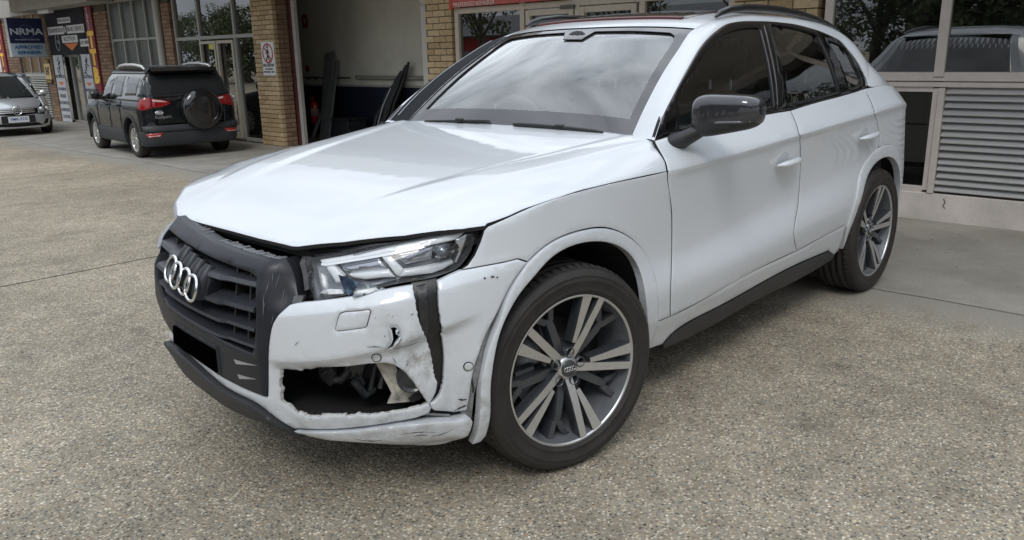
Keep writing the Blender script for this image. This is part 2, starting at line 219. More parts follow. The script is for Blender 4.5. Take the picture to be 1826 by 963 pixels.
 'bumper': [(0.4703,0.7071),(0.4558,0.6947),(0.443,0.6818),(0.4307,0.6667),(0.4166,0.648),(0.4071,0.6281),(0.4007,0.6076),(0.3955,0.587),(0.3909,0.5664),(0.3871,0.5456),(0.3836,0.5245),(0.3781,0.5022),(0.3753,0.481),(0.3729,0.4599),(0.3702,0.4387),(0.3673,0.4173),(0.3641,0.3957),(0.3361,0.3965),(0.3069,0.3972),(0.277,0.3981),(0.2466,0.3995),(0.2157,0.4015),(0.1837,0.4036),(0.1503,0.4052),(0.1163,0.4075),(0.0829,0.4113),(0.0498,0.4165),(0.0167,0.4223),(-0.0163,0.4286),(-0.0493,0.4355),(-0.0832,0.4424),(-0.1185,0.4492),(-0.155,0.4562),(-0.19,0.4648),(-0.2205,0.4765),(-0.2488,0.49),(-0.2963,0.4644),(-0.2947,0.4358),(-0.24,0.4355),(-0.1919,0.4332),(-0.1489,0.4294),(-0.11,0.424),(-0.0743,0.4174),(-0.0406,0.4101),(-0.0084,0.4024),(0.0237,0.395),(0.0557,0.388),(0.0874,0.3814),(0.1178,0.3751),(0.1486,0.37),(0.1804,0.3666),(0.2129,0.3649),(0.2448,0.3635),(0.2749,0.3613),(0.3022,0.3571),(0.3262,0.3501),(0.348,0.3413),(0.3674,0.3311),(0.3809,0.3177),(0.3925,0.3038),(0.4035,0.2901),(0.4141,0.2763),(0.502,0.2925),(0.5953,0.3081),(0.685,0.3223),(0.7964,0.3355),(0.8741,0.3423),(0.922,0.355),(0.9297,0.373),(0.9239,0.3866),(0.924,0.3906),(0.9357,0.4072),(0.9451,0.4256),(0.9499,0.4465),(0.9486,0.4681),(0.9428,0.4892),(0.9384,0.5099),(0.9361,0.5304),(0.9346,0.5509),(0.9322,0.571),(0.9273,0.5907),(0.9197,0.6126),(0.9113,0.6368),(0.9047,0.6549),(0.8984,0.6729),(0.894,0.6912),(0.8919,0.7098),(0.8905,0.7282),(0.889,0.7461),(0.8883,0.7616),(0.888,0.777),(0.8682,0.775),(0.8486,0.7728),(0.8288,0.7704),(0.8089,0.7675),(0.7889,0.7644),(0.7687,0.7609),(0.7483,0.7572),(0.7276,0.7535),(0.7067,0.7499),(0.6854,0.7462),(0.6638,0.7426),(0.6416,0.739),(0.6189,0.7353),(0.5957,0.7315),(0.572,0.7275),(0.5478,0.7234),(0.5215,0.7194),(0.4955,0.7142)],
 'bumper_side': [(0.9651,0.7845),(1.0098,0.7973),(1.0452,0.8061),(1.1192,0.8091),(1.1925,0.811),(1.2422,0.8138),(1.2782,0.7972),(1.2605,0.7845),(1.2437,0.7714),(1.2278,0.7577),(1.2133,0.7431),(1.1999,0.7278),(1.1877,0.7119),(1.1764,0.6954),(1.1657,0.6787),(1.1547,0.6622),(1.1429,0.6464),(1.1307,0.6308),(1.1191,0.6148),(1.1088,0.5979),(1.1001,0.5801),(1.0927,0.5616),(1.086,0.5425),(1.0782,0.5236),(1.0716,0.504),(1.0666,0.4833),(1.0631,0.4618),(1.0606,0.4397),(1.0586,0.4173),(1.0563,0.3949),(1.0539,0.3718),(1.051,0.3487),(1.0113,0.3441),(0.9415,0.361),(0.9297,0.373),(0.924,0.3906),(0.9426,0.4001),(0.9566,0.4152),(0.965,0.4352),(0.9696,0.4566),(0.9719,0.4782),(0.9737,0.4997),(0.9753,0.5208),(0.976,0.5419),(0.9753,0.563),(0.9733,0.5841),(0.9716,0.605),(0.9685,0.6295),(0.9648,0.6537),(0.9623,0.6736),(0.9596,0.6933),(0.9587,0.7128),(0.9594,0.7319),(0.9605,0.7509),(0.9625,0.7682)],
 'bumper_blade': [(0.4181,0.2717),(0.4405,0.2733),(0.4725,0.2808),(0.5021,0.2869),(0.5297,0.2919),(0.5558,0.2962),(0.5808,0.3),(0.6051,0.3033),(0.6288,0.3065),(0.6519,0.3095),(0.6747,0.3124),(0.697,0.3154),(0.7192,0.3183),(0.7411,0.321),(0.7629,0.3235),(0.7844,0.3256),(0.8056,0.3274),(0.8265,0.3289),(0.8473,0.3302),(0.9261,0.3316),(1.0123,0.3247),(1.0496,0.3322),(1.0558,0.3192),(1.0532,0.2895),(1.0489,0.2653),(1.0411,0.2436),(1.0271,0.2275),(1.0085,0.217),(0.9858,0.2122),(0.96,0.2124),(0.9346,0.2136),(0.91,0.2155),(0.886,0.2184),(0.8628,0.2223),(0.84,0.2271),(0.8171,0.2323),(0.7941,0.2377),(0.7712,0.2431),(0.7481,0.248),(0.7254,0.2528),(0.7028,0.2568),(0.6803,0.26),(0.6575,0.2622),(0.634,0.2631),(0.6096,0.2627),(0.5838,0.2605),(0.5563,0.2566),(0.5274,0.2519),(0.4979,0.2476),(0.4691,0.2452),(0.4436,0.2469),(0.4278,0.2568)],
 'lower_lip': [(-0.2955,0.4338),(-0.2418,0.4335),(-0.1945,0.4314),(-0.1521,0.4277),(-0.1138,0.4226),(-0.0785,0.4163),(-0.0454,0.4092),(-0.0137,0.4018),(0.0177,0.3945),(0.0491,0.3875),(0.0802,0.381),(0.1097,0.3745),(0.1396,0.3692),(0.1705,0.3654),(0.2022,0.3633),(0.2338,0.362),(0.264,0.3603),(0.2919,0.357),(0.3167,0.3513),(0.3389,0.3435),(0.3595,0.3344),(0.375,0.3224),(0.3866,0.3085),(0.3972,0.2945),(0.407,0.2802),(0.4163,0.2657),(0.4203,0.2692),(0.4372,0.2468),(0.4178,0.2426),(0.4086,0.2573),(0.399,0.2713),(0.388,0.2839),(0.3741,0.2939),(0.3513,0.2981),(0.3221,0.2986),(0.2914,0.2983),(0.2595,0.2978),(0.2266,0.2975),(0.1932,0.2976),(0.1597,0.2987),(0.1269,0.3012),(0.0948,0.3051),(0.0628,0.31),(0.0304,0.3153),(-0.0031,0.3206),(-0.0376,0.3257),(-0.0723,0.3314),(-0.1055,0.3386),(-0.1357,0.3481),(-0.1616,0.3606),(-0.1843,0.3752),(-0.2107,0.3888),(-0.2414,0.4009),(-0.2754,0.4121),(-0.313,0.4222)],
 'fog_hole': [(0.4105,0.4971),(0.4157,0.4933),(0.4275,0.4962),(0.4424,0.4964),(0.4687,0.5),(0.4938,0.5012),(0.508,0.5094),(0.5308,0.5117),(0.5617,0.5223),(0.5883,0.5246),(0.6721,0.5343),(0.7361,0.5437),(0.7882,0.5449),(0.8158,0.5368),(0.8472,0.5119),(0.8737,0.4736),(0.8965,0.4338),(0.9216,0.3914),(0.8951,0.3843),(0.8501,0.3771),(0.79,0.3714),(0.7233,0.3649),(0.6929,0.3673),(0.6834,0.3718),(0.6715,0.3634),(0.6393,0.3596),(0.6378,0.3653),(0.5496,0.3535),(0.5465,0.3461),(0.4786,0.3386),(0.4776,0.3453),(0.4536,0.3453),(0.4451,0.336),(0.4274,0.3559),(0.4207,0.3679),(0.4108,0.3733),(0.4015,0.3864),(0.4021,0.4083),(0.4073,0.424),(0.4032,0.4343),(0.4047,0.4549),(0.4105,0.4654)],
 'tear_hole': [(0.8089,0.6688),(0.8147,0.6616),(0.8191,0.6623),(0.8245,0.6638),(0.8321,0.6596),(0.8336,0.654),(0.8281,0.6507),(0.8285,0.6423),(0.8353,0.6372),(0.8416,0.6321),(0.8361,0.6278),(0.8325,0.6197),(0.8242,0.6124),(0.8153,0.5981),(0.8072,0.5969),(0.8014,0.592),(0.8052,0.6042),(0.8126,0.6107),(0.8165,0.6175),(0.8197,0.6266),(0.8186,0.6383),(0.8167,0.6514)],
 'tow_cover': [(0.6663,0.7032),(0.6793,0.708),(0.7548,0.7154),(0.7576,0.7112),(0.7436,0.6685),(0.7369,0.6642),(0.6535,0.6513),(0.6482,0.6554),(0.6577,0.6875)],
 'crack': [(0.8897,0.7897),(0.9657,0.7888),(0.9684,0.7857),(0.9647,0.7698),(0.9627,0.7532),(0.9639,0.7347),(0.9663,0.716),(0.9685,0.697),(0.9694,0.6778),(0.969,0.6586),(0.9705,0.6368),(0.9761,0.6108),(0.9772,0.5905),(0.9781,0.5701),(0.9781,0.5497),(0.9771,0.5293),(0.9757,0.5088),(0.9745,0.4879),(0.9739,0.4663),(0.9721,0.4448),(0.9668,0.4244),(0.9564,0.4064),(0.9415,0.3928),(0.9238,0.3826),(0.9204,0.3991),(0.9356,0.4135),(0.9458,0.4318),(0.9485,0.4542),(0.9446,0.4767),(0.9388,0.4982),(0.9354,0.5195),(0.9335,0.5407),(0.9317,0.5618),(0.9281,0.5824),(0.9221,0.6022),(0.9113,0.6298),(0.9042,0.6487),(0.898,0.6675),(0.8933,0.6865),(0.8903,0.7057),(0.8885,0.7247),(0.8871,0.7433),(0.8864,0.7597),(0.8861,0.7756)],
 'headlight': [(0.4699,0.8305),(0.4979,0.8406),(0.5236,0.8445),(0.5498,0.8485),(0.5763,0.8526),(0.603,0.8567),(0.6295,0.8608),(0.6558,0.8648),(0.6814,0.8688),(0.7064,0.8727),(0.7309,0.8764),(0.7549,0.88),(0.7779,0.8834),(0.8001,0.8866),(0.8215,0.8896),(0.8424,0.8924),(0.8628,0.8951),(0.8831,0.8978),(0.9034,0.9005),(0.9236,0.9032),(0.9438,0.9057),(0.9638,0.9079),(0.9839,0.9099),(1.0038,0.9117),(1.0234,0.9131),(1.043,0.9144),(1.0626,0.9154),(1.0823,0.9163),(1.1025,0.9122),(1.1061,0.8962),(1.1005,0.8763),(1.0922,0.8598),(1.0811,0.845),(1.0682,0.8307),(1.0541,0.8174),(1.0361,0.8086),(1.0163,0.8031),(0.9961,0.7991),(0.9762,0.7955),(0.9567,0.7924),(0.9375,0.7899),(0.9182,0.7878),(0.8991,0.7859),(0.88,0.7841),(0.8609,0.7819),(0.842,0.7794),(0.8229,0.7764),(0.8038,0.7731),(0.7846,0.7697),(0.7651,0.7661),(0.7454,0.7624),(0.7255,0.7586),(0.7053,0.7548),(0.685,0.751),(0.6643,0.7471),(0.6433,0.7431),(0.6219,0.7389),(0.6002,0.7346),(0.5781,0.7302),(0.5557,0.7256),(0.5282,0.7575),(0.5062,0.7947)],
 'hl_strip_top': [(0.5263,0.8292),(0.6768,0.8536),(0.798,0.8764),(0.9442,0.8993),(1.0767,0.9128),(1.0853,0.9086),(1.0496,0.8906),(0.9404,0.8777),(0.7976,0.8565),(0.6806,0.8397),(0.5585,0.8197),(0.5415,0.821)],
 'hl_strip_left': [(0.5541,0.8182),(0.5919,0.8229),(0.6225,0.804),(0.6434,0.7918),(0.6388,0.7737),(0.6155,0.7711),(0.5921,0.7916)],
 'hl_strip_low': [(0.6647,0.7994),(0.7475,0.809),(0.817,0.8127),(0.8364,0.7926),(0.7951,0.7925),(0.7274,0.7862),(0.6813,0.7908)],
 'hl_strip_diag': [(0.7876,0.8538),(0.8196,0.8577),(0.8438,0.8349),(0.8671,0.8121),(0.85,0.7937),(0.837,0.8017),(0.8135,0.8316)],
 'hl_strip_mid': [(0.8671,0.8113),(0.9338,0.8168),(0.9959,0.8232),(1.0359,0.8299),(1.0398,0.8199),(1.0034,0.8067),(0.9595,0.7983),(0.8861,0.7944),(0.8509,0.7937)],
 'hl_reflector': [(0.6049,0.822),(0.692,0.8403),(0.7775,0.8525),(0.8123,0.8116),(0.7475,0.8078),(0.6593,0.8),(0.631,0.8045)],
 'hl_reflector2': [(0.8292,0.8592),(0.9162,0.8705),(0.9845,0.8779),(0.9683,0.8356),(0.9164,0.8294),(0.8748,0.8231)],
 'hl_projector': [(0.9841,0.8759),(1.0152,0.879),(1.048,0.882),(1.043,0.8554),(1.0328,0.8325),(0.9967,0.8318),(0.9693,0.8364)],
 'hl_chrome': [(1.052,0.8904),(1.0901,0.9095),(1.0963,0.9047),(1.0813,0.869),(1.0508,0.8196),(1.0414,0.8215),(1.061,0.8536)],
 'hl_shard1': [(0.6342,0.8006),(0.681,0.7969),(0.7224,0.7861),(0.7053,0.7694),(0.6854,0.7507),(0.6679,0.7579),(0.6502,0.7792)],
 'hl_shard2': [(0.7234,0.7869),(0.7663,0.7784),(0.8124,0.7664),(0.7668,0.7591),(0.7007,0.75),(0.7079,0.7675)],
 'hl_shard3': [(0.5668,0.7453),(0.5791,0.7544),(0.6087,0.7614),(0.6594,0.766),(0.668,0.7567),(0.6108,0.7478)],
 'window_outer': [(0.5888,1.0936),(0.6097,1.1143),(0.6307,1.1352),(0.653,1.1559),(0.6773,1.1763),(0.7042,1.1964),(0.7333,1.2162),(0.7642,1.2358),(0.7966,1.2555),(0.8299,1.2754),(0.8643,1.2955),(0.8996,1.3159),(0.936,1.3367),(0.9737,1.3579),(1.0127,1.3795),(1.0537,1.4012),(1.0973,1.4227),(1.1442,1.4435),(1.195,1.4634),(1.2497,1.4823),(1.3083,1.5004),(1.3703,1.5175),(1.4348,1.5323),(1.5002,1.5431),(1.5649,1.5492),(1.629,1.5521),(1.6932,1.5536),(1.7579,1.5548),(1.8232,1.5554),(1.8891,1.5553),(1.9556,1.5544),(2.0222,1.5525),(2.0888,1.5493),(2.1545,1.5448),(2.2192,1.5388),(2.2829,1.5315),(2.3457,1.523),(2.408,1.5133),(2.4743,1.5024),(2.5412,1.49),(2.6046,1.4756),(2.6564,1.4574),(2.6891,1.434),(2.71,1.4068),(2.7314,1.3786),(2.7515,1.3499),(2.7637,1.3203),(2.7685,1.2896),(2.7784,1.2574),(2.7998,1.2237),(2.7466,1.1947),(2.6465,1.1891),(2.5569,1.1835),(2.4699,1.1783),(2.3852,1.1737),(2.3025,1.1697),(2.222,1.1661),(2.1436,1.1625),(2.0673,1.1585),(1.993,1.1539),(1.9226,1.1487),(1.8539,1.1437),(1.7869,1.1394),(1.7215,1.1363),(1.6577,1.1345),(1.5953,1.1334),(1.5344,1.1327),(1.4747,1.1319),(1.4162,1.1306),(1.359,1.1291),(1.303,1.1273),(1.2482,1.1253),(1.1945,1.1234),(1.1422,1.1215),(1.0909,1.1197),(1.0407,1.1181),(0.9915,1.1166),(0.9433,1.1151),(0.896,1.1134),(0.8496,1.1115),(0.8041,1.1093),(0.7596,1.1067),(0.7158,1.1037),(0.6729,1.1004),(0.6308,1.097)],
 'front_glass': [(0.7762,1.1229),(0.7875,1.1466),(0.7979,1.1705),(0.8063,1.1948),(0.8163,1.2189),(0.8332,1.2419),(0.8594,1.2638),(0.8928,1.2848),(0.9313,1.3054),(0.9724,1.3259),(1.014,1.3468),(1.0559,1.3678),(1.0993,1.3887),(1.1453,1.4092),(1.195,1.4289),(1.2489,1.4477),(1.3066,1.4654),(1.3678,1.4818),(1.4318,1.4963),(1.4972,1.5076),(1.5624,1.5151),(1.6272,1.5192),(1.6921,1.5208),(1.7577,1.5213),(1.7399,1.4907),(1.7237,1.4604),(1.7086,1.4303),(1.6943,1.4002),(1.6805,1.3703),(1.667,1.3404),(1.6538,1.3105),(1.641,1.2807),(1.6283,1.251),(1.6162,1.2213),(1.605,1.1916),(1.5951,1.162),(1.5314,1.159),(1.4692,1.1562),(1.4084,1.1534),(1.349,1.1506),(1.2909,1.1479),(1.2341,1.1453),(1.1786,1.1427),(1.1246,1.1401),(1.0717,1.1375),(1.0198,1.135),(0.9691,1.1325),(0.9194,1.13),(0.8707,1.1276),(0.823,1.1252)],
 'sail_panel': [(0.6108,1.1),(0.6858,1.1683),(0.8052,1.2473),(0.8078,1.2341),(0.7765,1.1772),(0.738,1.1086)],
 'rear_glass': [(1.8938,1.5387),(1.9639,1.5356),(2.0348,1.5316),(2.105,1.5262),(2.1735,1.5187),(2.2406,1.5094),(2.307,1.4989),(2.3737,1.4875),(2.3738,1.4565),(2.3742,1.4253),(2.3732,1.3935),(2.3701,1.3612),(2.3662,1.3285),(2.3624,1.2955),(2.3599,1.2624),(2.3591,1.2291),(2.3607,1.1957),(2.2717,1.1901),(2.1852,1.1848),(2.1011,1.18),(2.0194,1.1759),(1.9418,1.1725),(1.8667,1.1696),(1.7935,1.1672),(1.7221,1.165),(1.7435,1.1932),(1.7614,1.2216),(1.7729,1.2503),(1.781,1.279),(1.7894,1.3077),(1.7991,1.3363),(1.8097,1.3649),(1.8213,1.3936),(1.8337,1.4223),(1.8468,1.4511),(1.8609,1.4801),(1.8765,1.5093)],
 'quarter_glass': [(2.4654,1.4607),(2.543,1.4502),(2.609,1.4344),(2.6535,1.4109),(2.673,1.3818),(2.6724,1.3496),(2.6737,1.3159),(2.6919,1.2816),(2.6964,1.2478),(2.6481,1.216),(2.5081,1.1994),(2.504,1.2338),(2.5026,1.2681),(2.5033,1.3023),(2.5047,1.3362),(2.5033,1.3693),(2.4957,1.401),(2.4818,1.4313)],
 'pillar_gloss': [(1.8128,1.5379),(1.7912,1.5071),(1.7718,1.4766),(1.7543,1.4464),(1.7386,1.4164),(1.7245,1.3866),(1.7115,1.3569),(1.6988,1.3273),(1.6859,1.2977),(1.6723,1.2682),(1.658,1.2387),(1.6437,1.2092),(1.6299,1.1798),(1.6168,1.1505),(1.6982,1.1534),(1.7196,1.1824),(1.7386,1.2117),(1.7522,1.2412),(1.7615,1.2709),(1.7696,1.3004),(1.7779,1.3299),(1.7869,1.3593),(1.7969,1.3887),(1.8083,1.4182),(1.8215,1.4479),(1.8365,1.4778),(1.8535,1.508),(1.8726,1.5385)],
 'hood_front': [(-0.7311,0.3572),(-0.74,0.2517),(-0.75,0.0091),(-0.751,-0.194),(-0.7465,-0.384),(-0.7414,-0.4092),(-0.6744,-0.5555),(-0.5682,-0.7147),(-0.4425,-0.833),(-0.3792,-0.8674)],
 'hood_side': [(-0.3745,-0.8721),(-0.3532,-0.8755),(-0.3325,-0.8796),(-0.3119,-0.884),(-0.2912,-0.8885),(-0.2701,-0.8928),(-0.2483,-0.8966),(-0.2254,-0.8998),(-0.2007,-0.9018),(-0.1751,-0.9037),(-0.1495,-0.9061),(-0.1237,-0.9089),(-0.0975,-0.9117),(-0.0706,-0.9143),(-0.0428,-0.9166),(-0.014,-0.9184),(0.016,-0.9197),(0.0476,-0.9202),(0.0806,-0.9201),(0.1141,-0.92),(0.1481,-0.9201),(0.1827,-0.9204),(0.2177,-0.9208),(0.2533,-0.9213),(0.2895,-0.9219),(0.3264,-0.9225),(0.3641,-0.923),(0.4025,-0.9234),(0.4416,-0.9239),(0.4814,-0.9242),(0.5221,-0.9245)],
 'scuff1': [(0.6692,0.2973),(0.6999,0.2881),(0.7324,0.2854),(0.7769,0.2892)],
 'scuff2': [(0.7618,0.2588),(0.8173,0.2508),(0.8721,0.2488),(0.9223,0.2522)],
 'scuff3': [(0.8131,0.3055),(0.8523,0.3071),(0.8994,0.3052),(0.9431,0.2941)],
 'scuff4': [(0.9213,0.2831),(0.9547,0.2841),(0.9828,0.2915),(0.996,0.3)],
 'scuff5': [(0.8649,0.293),(0.8887,0.2942),(0.9157,0.2883)],
 'scuff6': [(0.8127,0.5616),(0.8204,0.5512),(0.8254,0.541)],
 'scuff7': [(0.7406,0.6063),(0.7673,0.6072),(0.7915,0.6035)],
 'scuff8': [(0.8526,0.5263),(0.8604,0.5404),(0.8586,0.5504)],
 'scuff9': [(1.0087,0.3499),(1.0298,0.3624),(1.0502,0.3704)],
 'scuff10': [(1.0199,0.3938),(1.0333,0.3899),(1.0493,0.3914)],
 'scuff11': [(0.806,0.5932),(0.8376,0.5949),(0.8652,0.5988),(0.9073,0.6086)],
 'scuff12': [(0.8726,0.6967),(0.8791,0.6984),(0.8848,0.701)],
 'scuff13': [(1.1097,0.7753),(1.1136,0.7777),(1.1162,0.7742)],
 'scuff14': [(1.1329,0.7768),(1.1408,0.7778),(1.1473,0.7735)],
 'scuff15': [(1.1536,0.7734),(1.1598,0.7714)],
 'scuff16': [(0.8219,0.6981),(0.8234,0.6949)],
 'scuff17': [(0.7709,0.6957),(0.7724,0.6926)],
 'scuff18': [(0.7957,0.6406),(0.7963,0.6353)],
 'scuff19': [(0.5034,0.5923),(0.5123,0.6004),(0.521,0.6083)],
 'scuff20': [(0.8104,0.703),(0.8119,0.6999)],
 'scuff21': [(0.8953,0.3908),(0.908,0.3971),(0.9182,0.4011)],
 'sensor1': [(0.7649,0.565)],
 'sensor2': [(1.0503,0.5042)],
 'hoodline3': [(2.0407,0.9946),(1.898,0.993),(1.731,0.9938),(1.5761,0.9909),(1.4367,0.9837),(1.3155,0.9693),(1.2275,0.9491),(1.1478,0.9274)],
 'hoodrear3': [(2.0639,1.0256),(2.0788,1.0635)],
 'char': [(2.0476,1.0017),(3.1453,1.0384),(4.1242,1.0782)],
 'handle1': [(2.9549,0.9093),(3.0651,0.9124),(3.1784,0.9186)],
 'handle2': [(3.9286,0.9448),(4.0527,0.9491),(4.1703,0.9578)],
 'cup1': [(3.0326,0.9421)],
 'cup2': [(4.0088,0.9742)],
}
# ---------------------------------------------------------------- materials
MATS = {}
def nodes_of(name):
    m = bpy.data.materials.new(name); m.use_nodes = True
    return m, m.node_tree, m.node_tree.nodes['Principled BSDF']
def mat(name, col, rough=.5, metal=0., coat=0., spec=.5, noise=0., nscale=20., bump=0., bscale=60., rvar=0., dist=.002, stretch=None):
    """principled material whose colour and gloss vary with object-space noise"""
    if name in MATS: return MATS[name]
    m, nt, p = nodes_of(name); N = nt.nodes.new; L = nt.links.new
    p.inputs['Base Color'].default_value = (*col, 1); p.inputs['Roughness'].default_value = rough
    p.inputs['Metallic'].default_value = metal; p.inputs['Coat Weight'].default_value = coat; p.inputs['Coat Roughness'].default_value = .03
    p.inputs['Specular IOR Level'].default_value = spec
    tc = N('ShaderNodeTexCoord'); src = tc.outputs['Object']
    if stretch:
        mp = N('ShaderNodeMapping'); mp.inputs['Scale'].default_value = stretch; L(src, mp.inputs[0]); src = mp.outputs[0]
    if noise > 0:
        n = N('ShaderNodeTexNoise'); n.inputs['Scale'].default_value = nscale; n.inputs['Detail'].default_value = 5; n.inputs['Roughness'].default_value = .62
        L(src, n.inputs[0])
        mr = N('ShaderNodeMapRange'); mr.inputs[1].default_value = .25; mr.inputs[2].default_value = .75; mr.inputs[3].default_value = 1-noise; mr.inputs[4].default_value = 1+noise*.6
        L(n.outputs[0], mr.inputs[0])
        vm = N('ShaderNodeVectorMath'); vm.operation = 'SCALE'; vm.inputs[0].default_value = col; L(mr.outputs[0], vm.inputs['Scale'])
        L(vm.outputs[0], p.inputs['Base Color'])
        if rvar:
            m2 = N('ShaderNodeMapRange'); m2.inputs[1].default_value = .3; m2.inputs[2].default_value = .7; m2.inputs[3].default_value = max(0, rough-rvar); m2.inputs[4].default_value = rough+rvar
            L(n.outputs[0], m2.inputs[0]); L(m2.outputs[0], p.inputs['Roughness'])
    if bump > 0:
        n = N('ShaderNodeTexNoise'); n.inputs['Scale'].default_value = bscale; n.inputs['Detail'].default_value = 4; L(src, n.inputs[0])
        b = N('ShaderNodeBump'); b.inputs['Strength'].default_value = bump; b.inputs['Distance'].default_value = dist; L(n.outputs[0], b.inputs['Height']); L(b.outputs[0], p.inputs['Normal'])
    MATS[name] = m; return m
def glass_mat(name, tint=(.8,.85,.85), refl=1.0, ior=1.5, rough=.0, dirt_haze=0., boost=1.9):
    if name in MATS: return MATS[name]
    m = bpy.data.materials.new(name); m.use_nodes = True; nt = m.node_tree; nt.nodes.clear(); N = nt.nodes.new; L = nt.links.new
    o = N('ShaderNodeOutputMaterial'); t = N('ShaderNodeBsdfTransparent'); t.inputs[0].default_value = (*tint, 1)
    g = N('ShaderNodeBsdfGlossy'); g.inputs['Roughness'].default_value = rough; g.inputs[0].default_value = (refl, refl, refl, 1)
    f = N('ShaderNodeFresnel'); f.inputs[0].default_value = ior
    ma = N('ShaderNodeMath'); ma.operation = 'MULTIPLY'; ma.inputs[1].default_value = boost; ma.use_clamp = True; L(f.outputs[0], ma.inputs[0])
    mx = N('ShaderNodeMixShader'); L(ma.outputs[0], mx.inputs[0]); L(t.outputs[0], mx.inputs[1]); L(g.outputs[0], mx.inputs[2])
    res = mx.outputs[0]
    if dirt_haze:
        d = N('ShaderNodeBsdfDiffuse'); d.inputs[0].default_value = (.55,.56,.55,1)
        tc = N('ShaderNodeTexCoord'); n = N('ShaderNodeTexNoise'); n.inputs['Scale'].default_value = 1.6; n.inputs['Detail'].default_value = 3; n.inputs['Distortion'].default_value = .1
        L(tc.outputs['Object'], n.inputs[0]); mr = N('ShaderNodeMapRange'); mr.inputs[1].default_value = .4; mr.inputs[2].default_value = .75; mr.inputs[3].default_value = dirt_haze*.25; mr.inputs[4].default_value = dirt_haze
        L(n.outputs[0], mr.inputs[0]); m2 = N('ShaderNodeMixShader'); L(mr.outputs[0], m2.inputs[0]); L(res, m2.inputs[1]); L(d.outputs[0], m2.inputs[2]); res = m2.outputs[0]
    L(res, o.inputs[0]); MATS[name] = m; return m

# ---------------------------------------------------------------- objects
def tag(o, label=None, cat=None, group=None, kind=None):
    if label: o['label'] = label
    if cat: o['category'] = cat
    if group: o['group'] = group
    if kind: o['kind'] = kind
    return o
def empty(name, loc=(0,0,0), label=None, cat=None, group=None, rz=0.):
    o = bpy.data.objects.new(name, None); COL.objects.link(o); o.location = loc; o.rotation_euler = (0, 0, rz); o.empty_display_size = .2
    return tag(o, label, cat, group)
def obj(name, verts, faces, m, parent=None, smooth=False, loc=None, data=None):
    me = data
    if me is None:
        me = bpy.data.meshes.new(name)
        me.from_pydata([tuple(map(float, v)) for v in verts], [], [tuple(map(int, f)) for f in faces]); me.update()
        if smooth: me.polygons.foreach_set('use_smooth', [True]*len(me.polygons))
        for mm in (m if isinstance(m, (list, tuple)) else [m]): me.materials.append(mm)
    o = bpy.data.objects.new(name, me); COL.objects.link(o)
    if parent: o.parent = parent
    if loc is not None: o.location = loc
    return o
class MB:
    """collects simple solids; build() links them as one mesh"""
    def __init__(s): s.v = []; s.f = []; s.sm = []
    def add(s, v, f, smooth=False):
        k = len(s.v); s.v += [tuple(p) for p in v]; s.f += [tuple(i+k for i in q) for q in f]; s.sm += [smooth]*len(f); return s
    def box(s, x0, x1, y0, y1, z0, z1, b=0.):
        x0, x1 = min(x0,x1), max(x0,x1); y0, y1 = min(y0,y1), max(y0,y1); z0, z1 = min(z0,z1), max(z0,z1)
        if b <= 0:
            v = [(x,y,z) for z in (z0,z1) for y in (y0,y1) for x in (x0,x1)]
            return s.add(v, [(0,2,3,1),(4,5,7,6),(0,1,5,4),(1,3,7,5),(3,2,6,7),(2,0,4,6)])
        c = ((x0+x1)/2, (y0+y1)/2, (z0+z1)/2); h = ((x1-x0)/2, (y1-y0)/2, (z1-z0)/2); b = min(b, min(h)*.9)
        bm = bmesh.new(); bmesh.ops.create_cube(bm, size=1)
        for q in bm.verts: q.co = Vector([c[i] + q.co[i]*2*h[i] for i in range(3)])
        bmesh.ops.bevel(bm, geom=bm.edges[:], offset=b, segments=1, affect='EDGES')
        bm.verts.index_update()
        s.add([q.co[:] for q in bm.verts], [[q.index for q in f.verts] for f in bm.faces]); bm.free(); return s
    def tube(s, pts, r, n=8, caps=True, flat=1.):
        P = [Vector(p) for p in pts]; rr = r if isinstance(r, (list, tuple)) else [r]*len(P); V = []; F = []
        up = Vector((0,0,1)); 
        for i, p in enumerate(P):
            t = (P[min(i+1,len(P)-1)] - P[max(i-1,0)]).normalized()
            if i == 0:
                a = t.cross(up) if abs(t.z) < .95 else t.cross(Vector((1,0,0)))
                a.normalize()
            else:
                a = (a - t*a.dot(t)).normalized()
            b = t.cross(a)
            for k in range(n):
                th = 2*pi*k/n; V.append(p + (a*cos(th) + b*sin(th)*flat)*rr[i])
        for i in range(len(P)-1):
            for k in range(n): F.append((i*n+k, i*n+(k+1)%n, (i+1)*n+(k+1)%n, (i+1)*n+k))
        s.add(V, F, True)
        if caps: s.add(V[:n], [tuple(range(n))[::-1]]); s.add(V[-n:], [tuple(range(n))])
        return s
    def lathe(s, prof, M, n=48, smooth=True, seg=None):
        """prof = [(radius, axial)], M maps local (x,y plane, z axial)"""
        V = []; F = []
        for r, h in prof:
            for k in range(n): V.append(M @ Vector((r*cos(2*pi*k/n), r*sin(2*pi*k/n), h)))
        for i in range(len(prof)-1):
            for k in range(n): F.append((i*n+k, i*n+(k+1)%n, (i+1)*n+(k+1)%n, (i+1)*n+k))
        return s.add(V, F, smooth)
    def prism(s, poly, M, h0, h1):
        """poly in local xy, extruded along local z"""
        n = len(poly); V = [M @ Vector((x,y,h0)) for x,y in poly] + [M @ Vector((x,y,h1)) for x,y in poly]
        s.add(V, [tuple(range(n))[::-1], tuple(range(n,2*n))] + [(k,(k+1)%n,n+(k+1)%n,n+k) for k in range(n)]); return s
    def build(s, name, m, parent=None, loc=None):
        o = obj(name, s.v, s.f, m, parent, loc=loc)
        if any(s.sm): o.data.polygons.foreach_set('use_smooth', s.sm)
        return o
def bxo(name, m, parent, *a, b=0.): return MB().box(*a, b=b).build(name, m, parent)

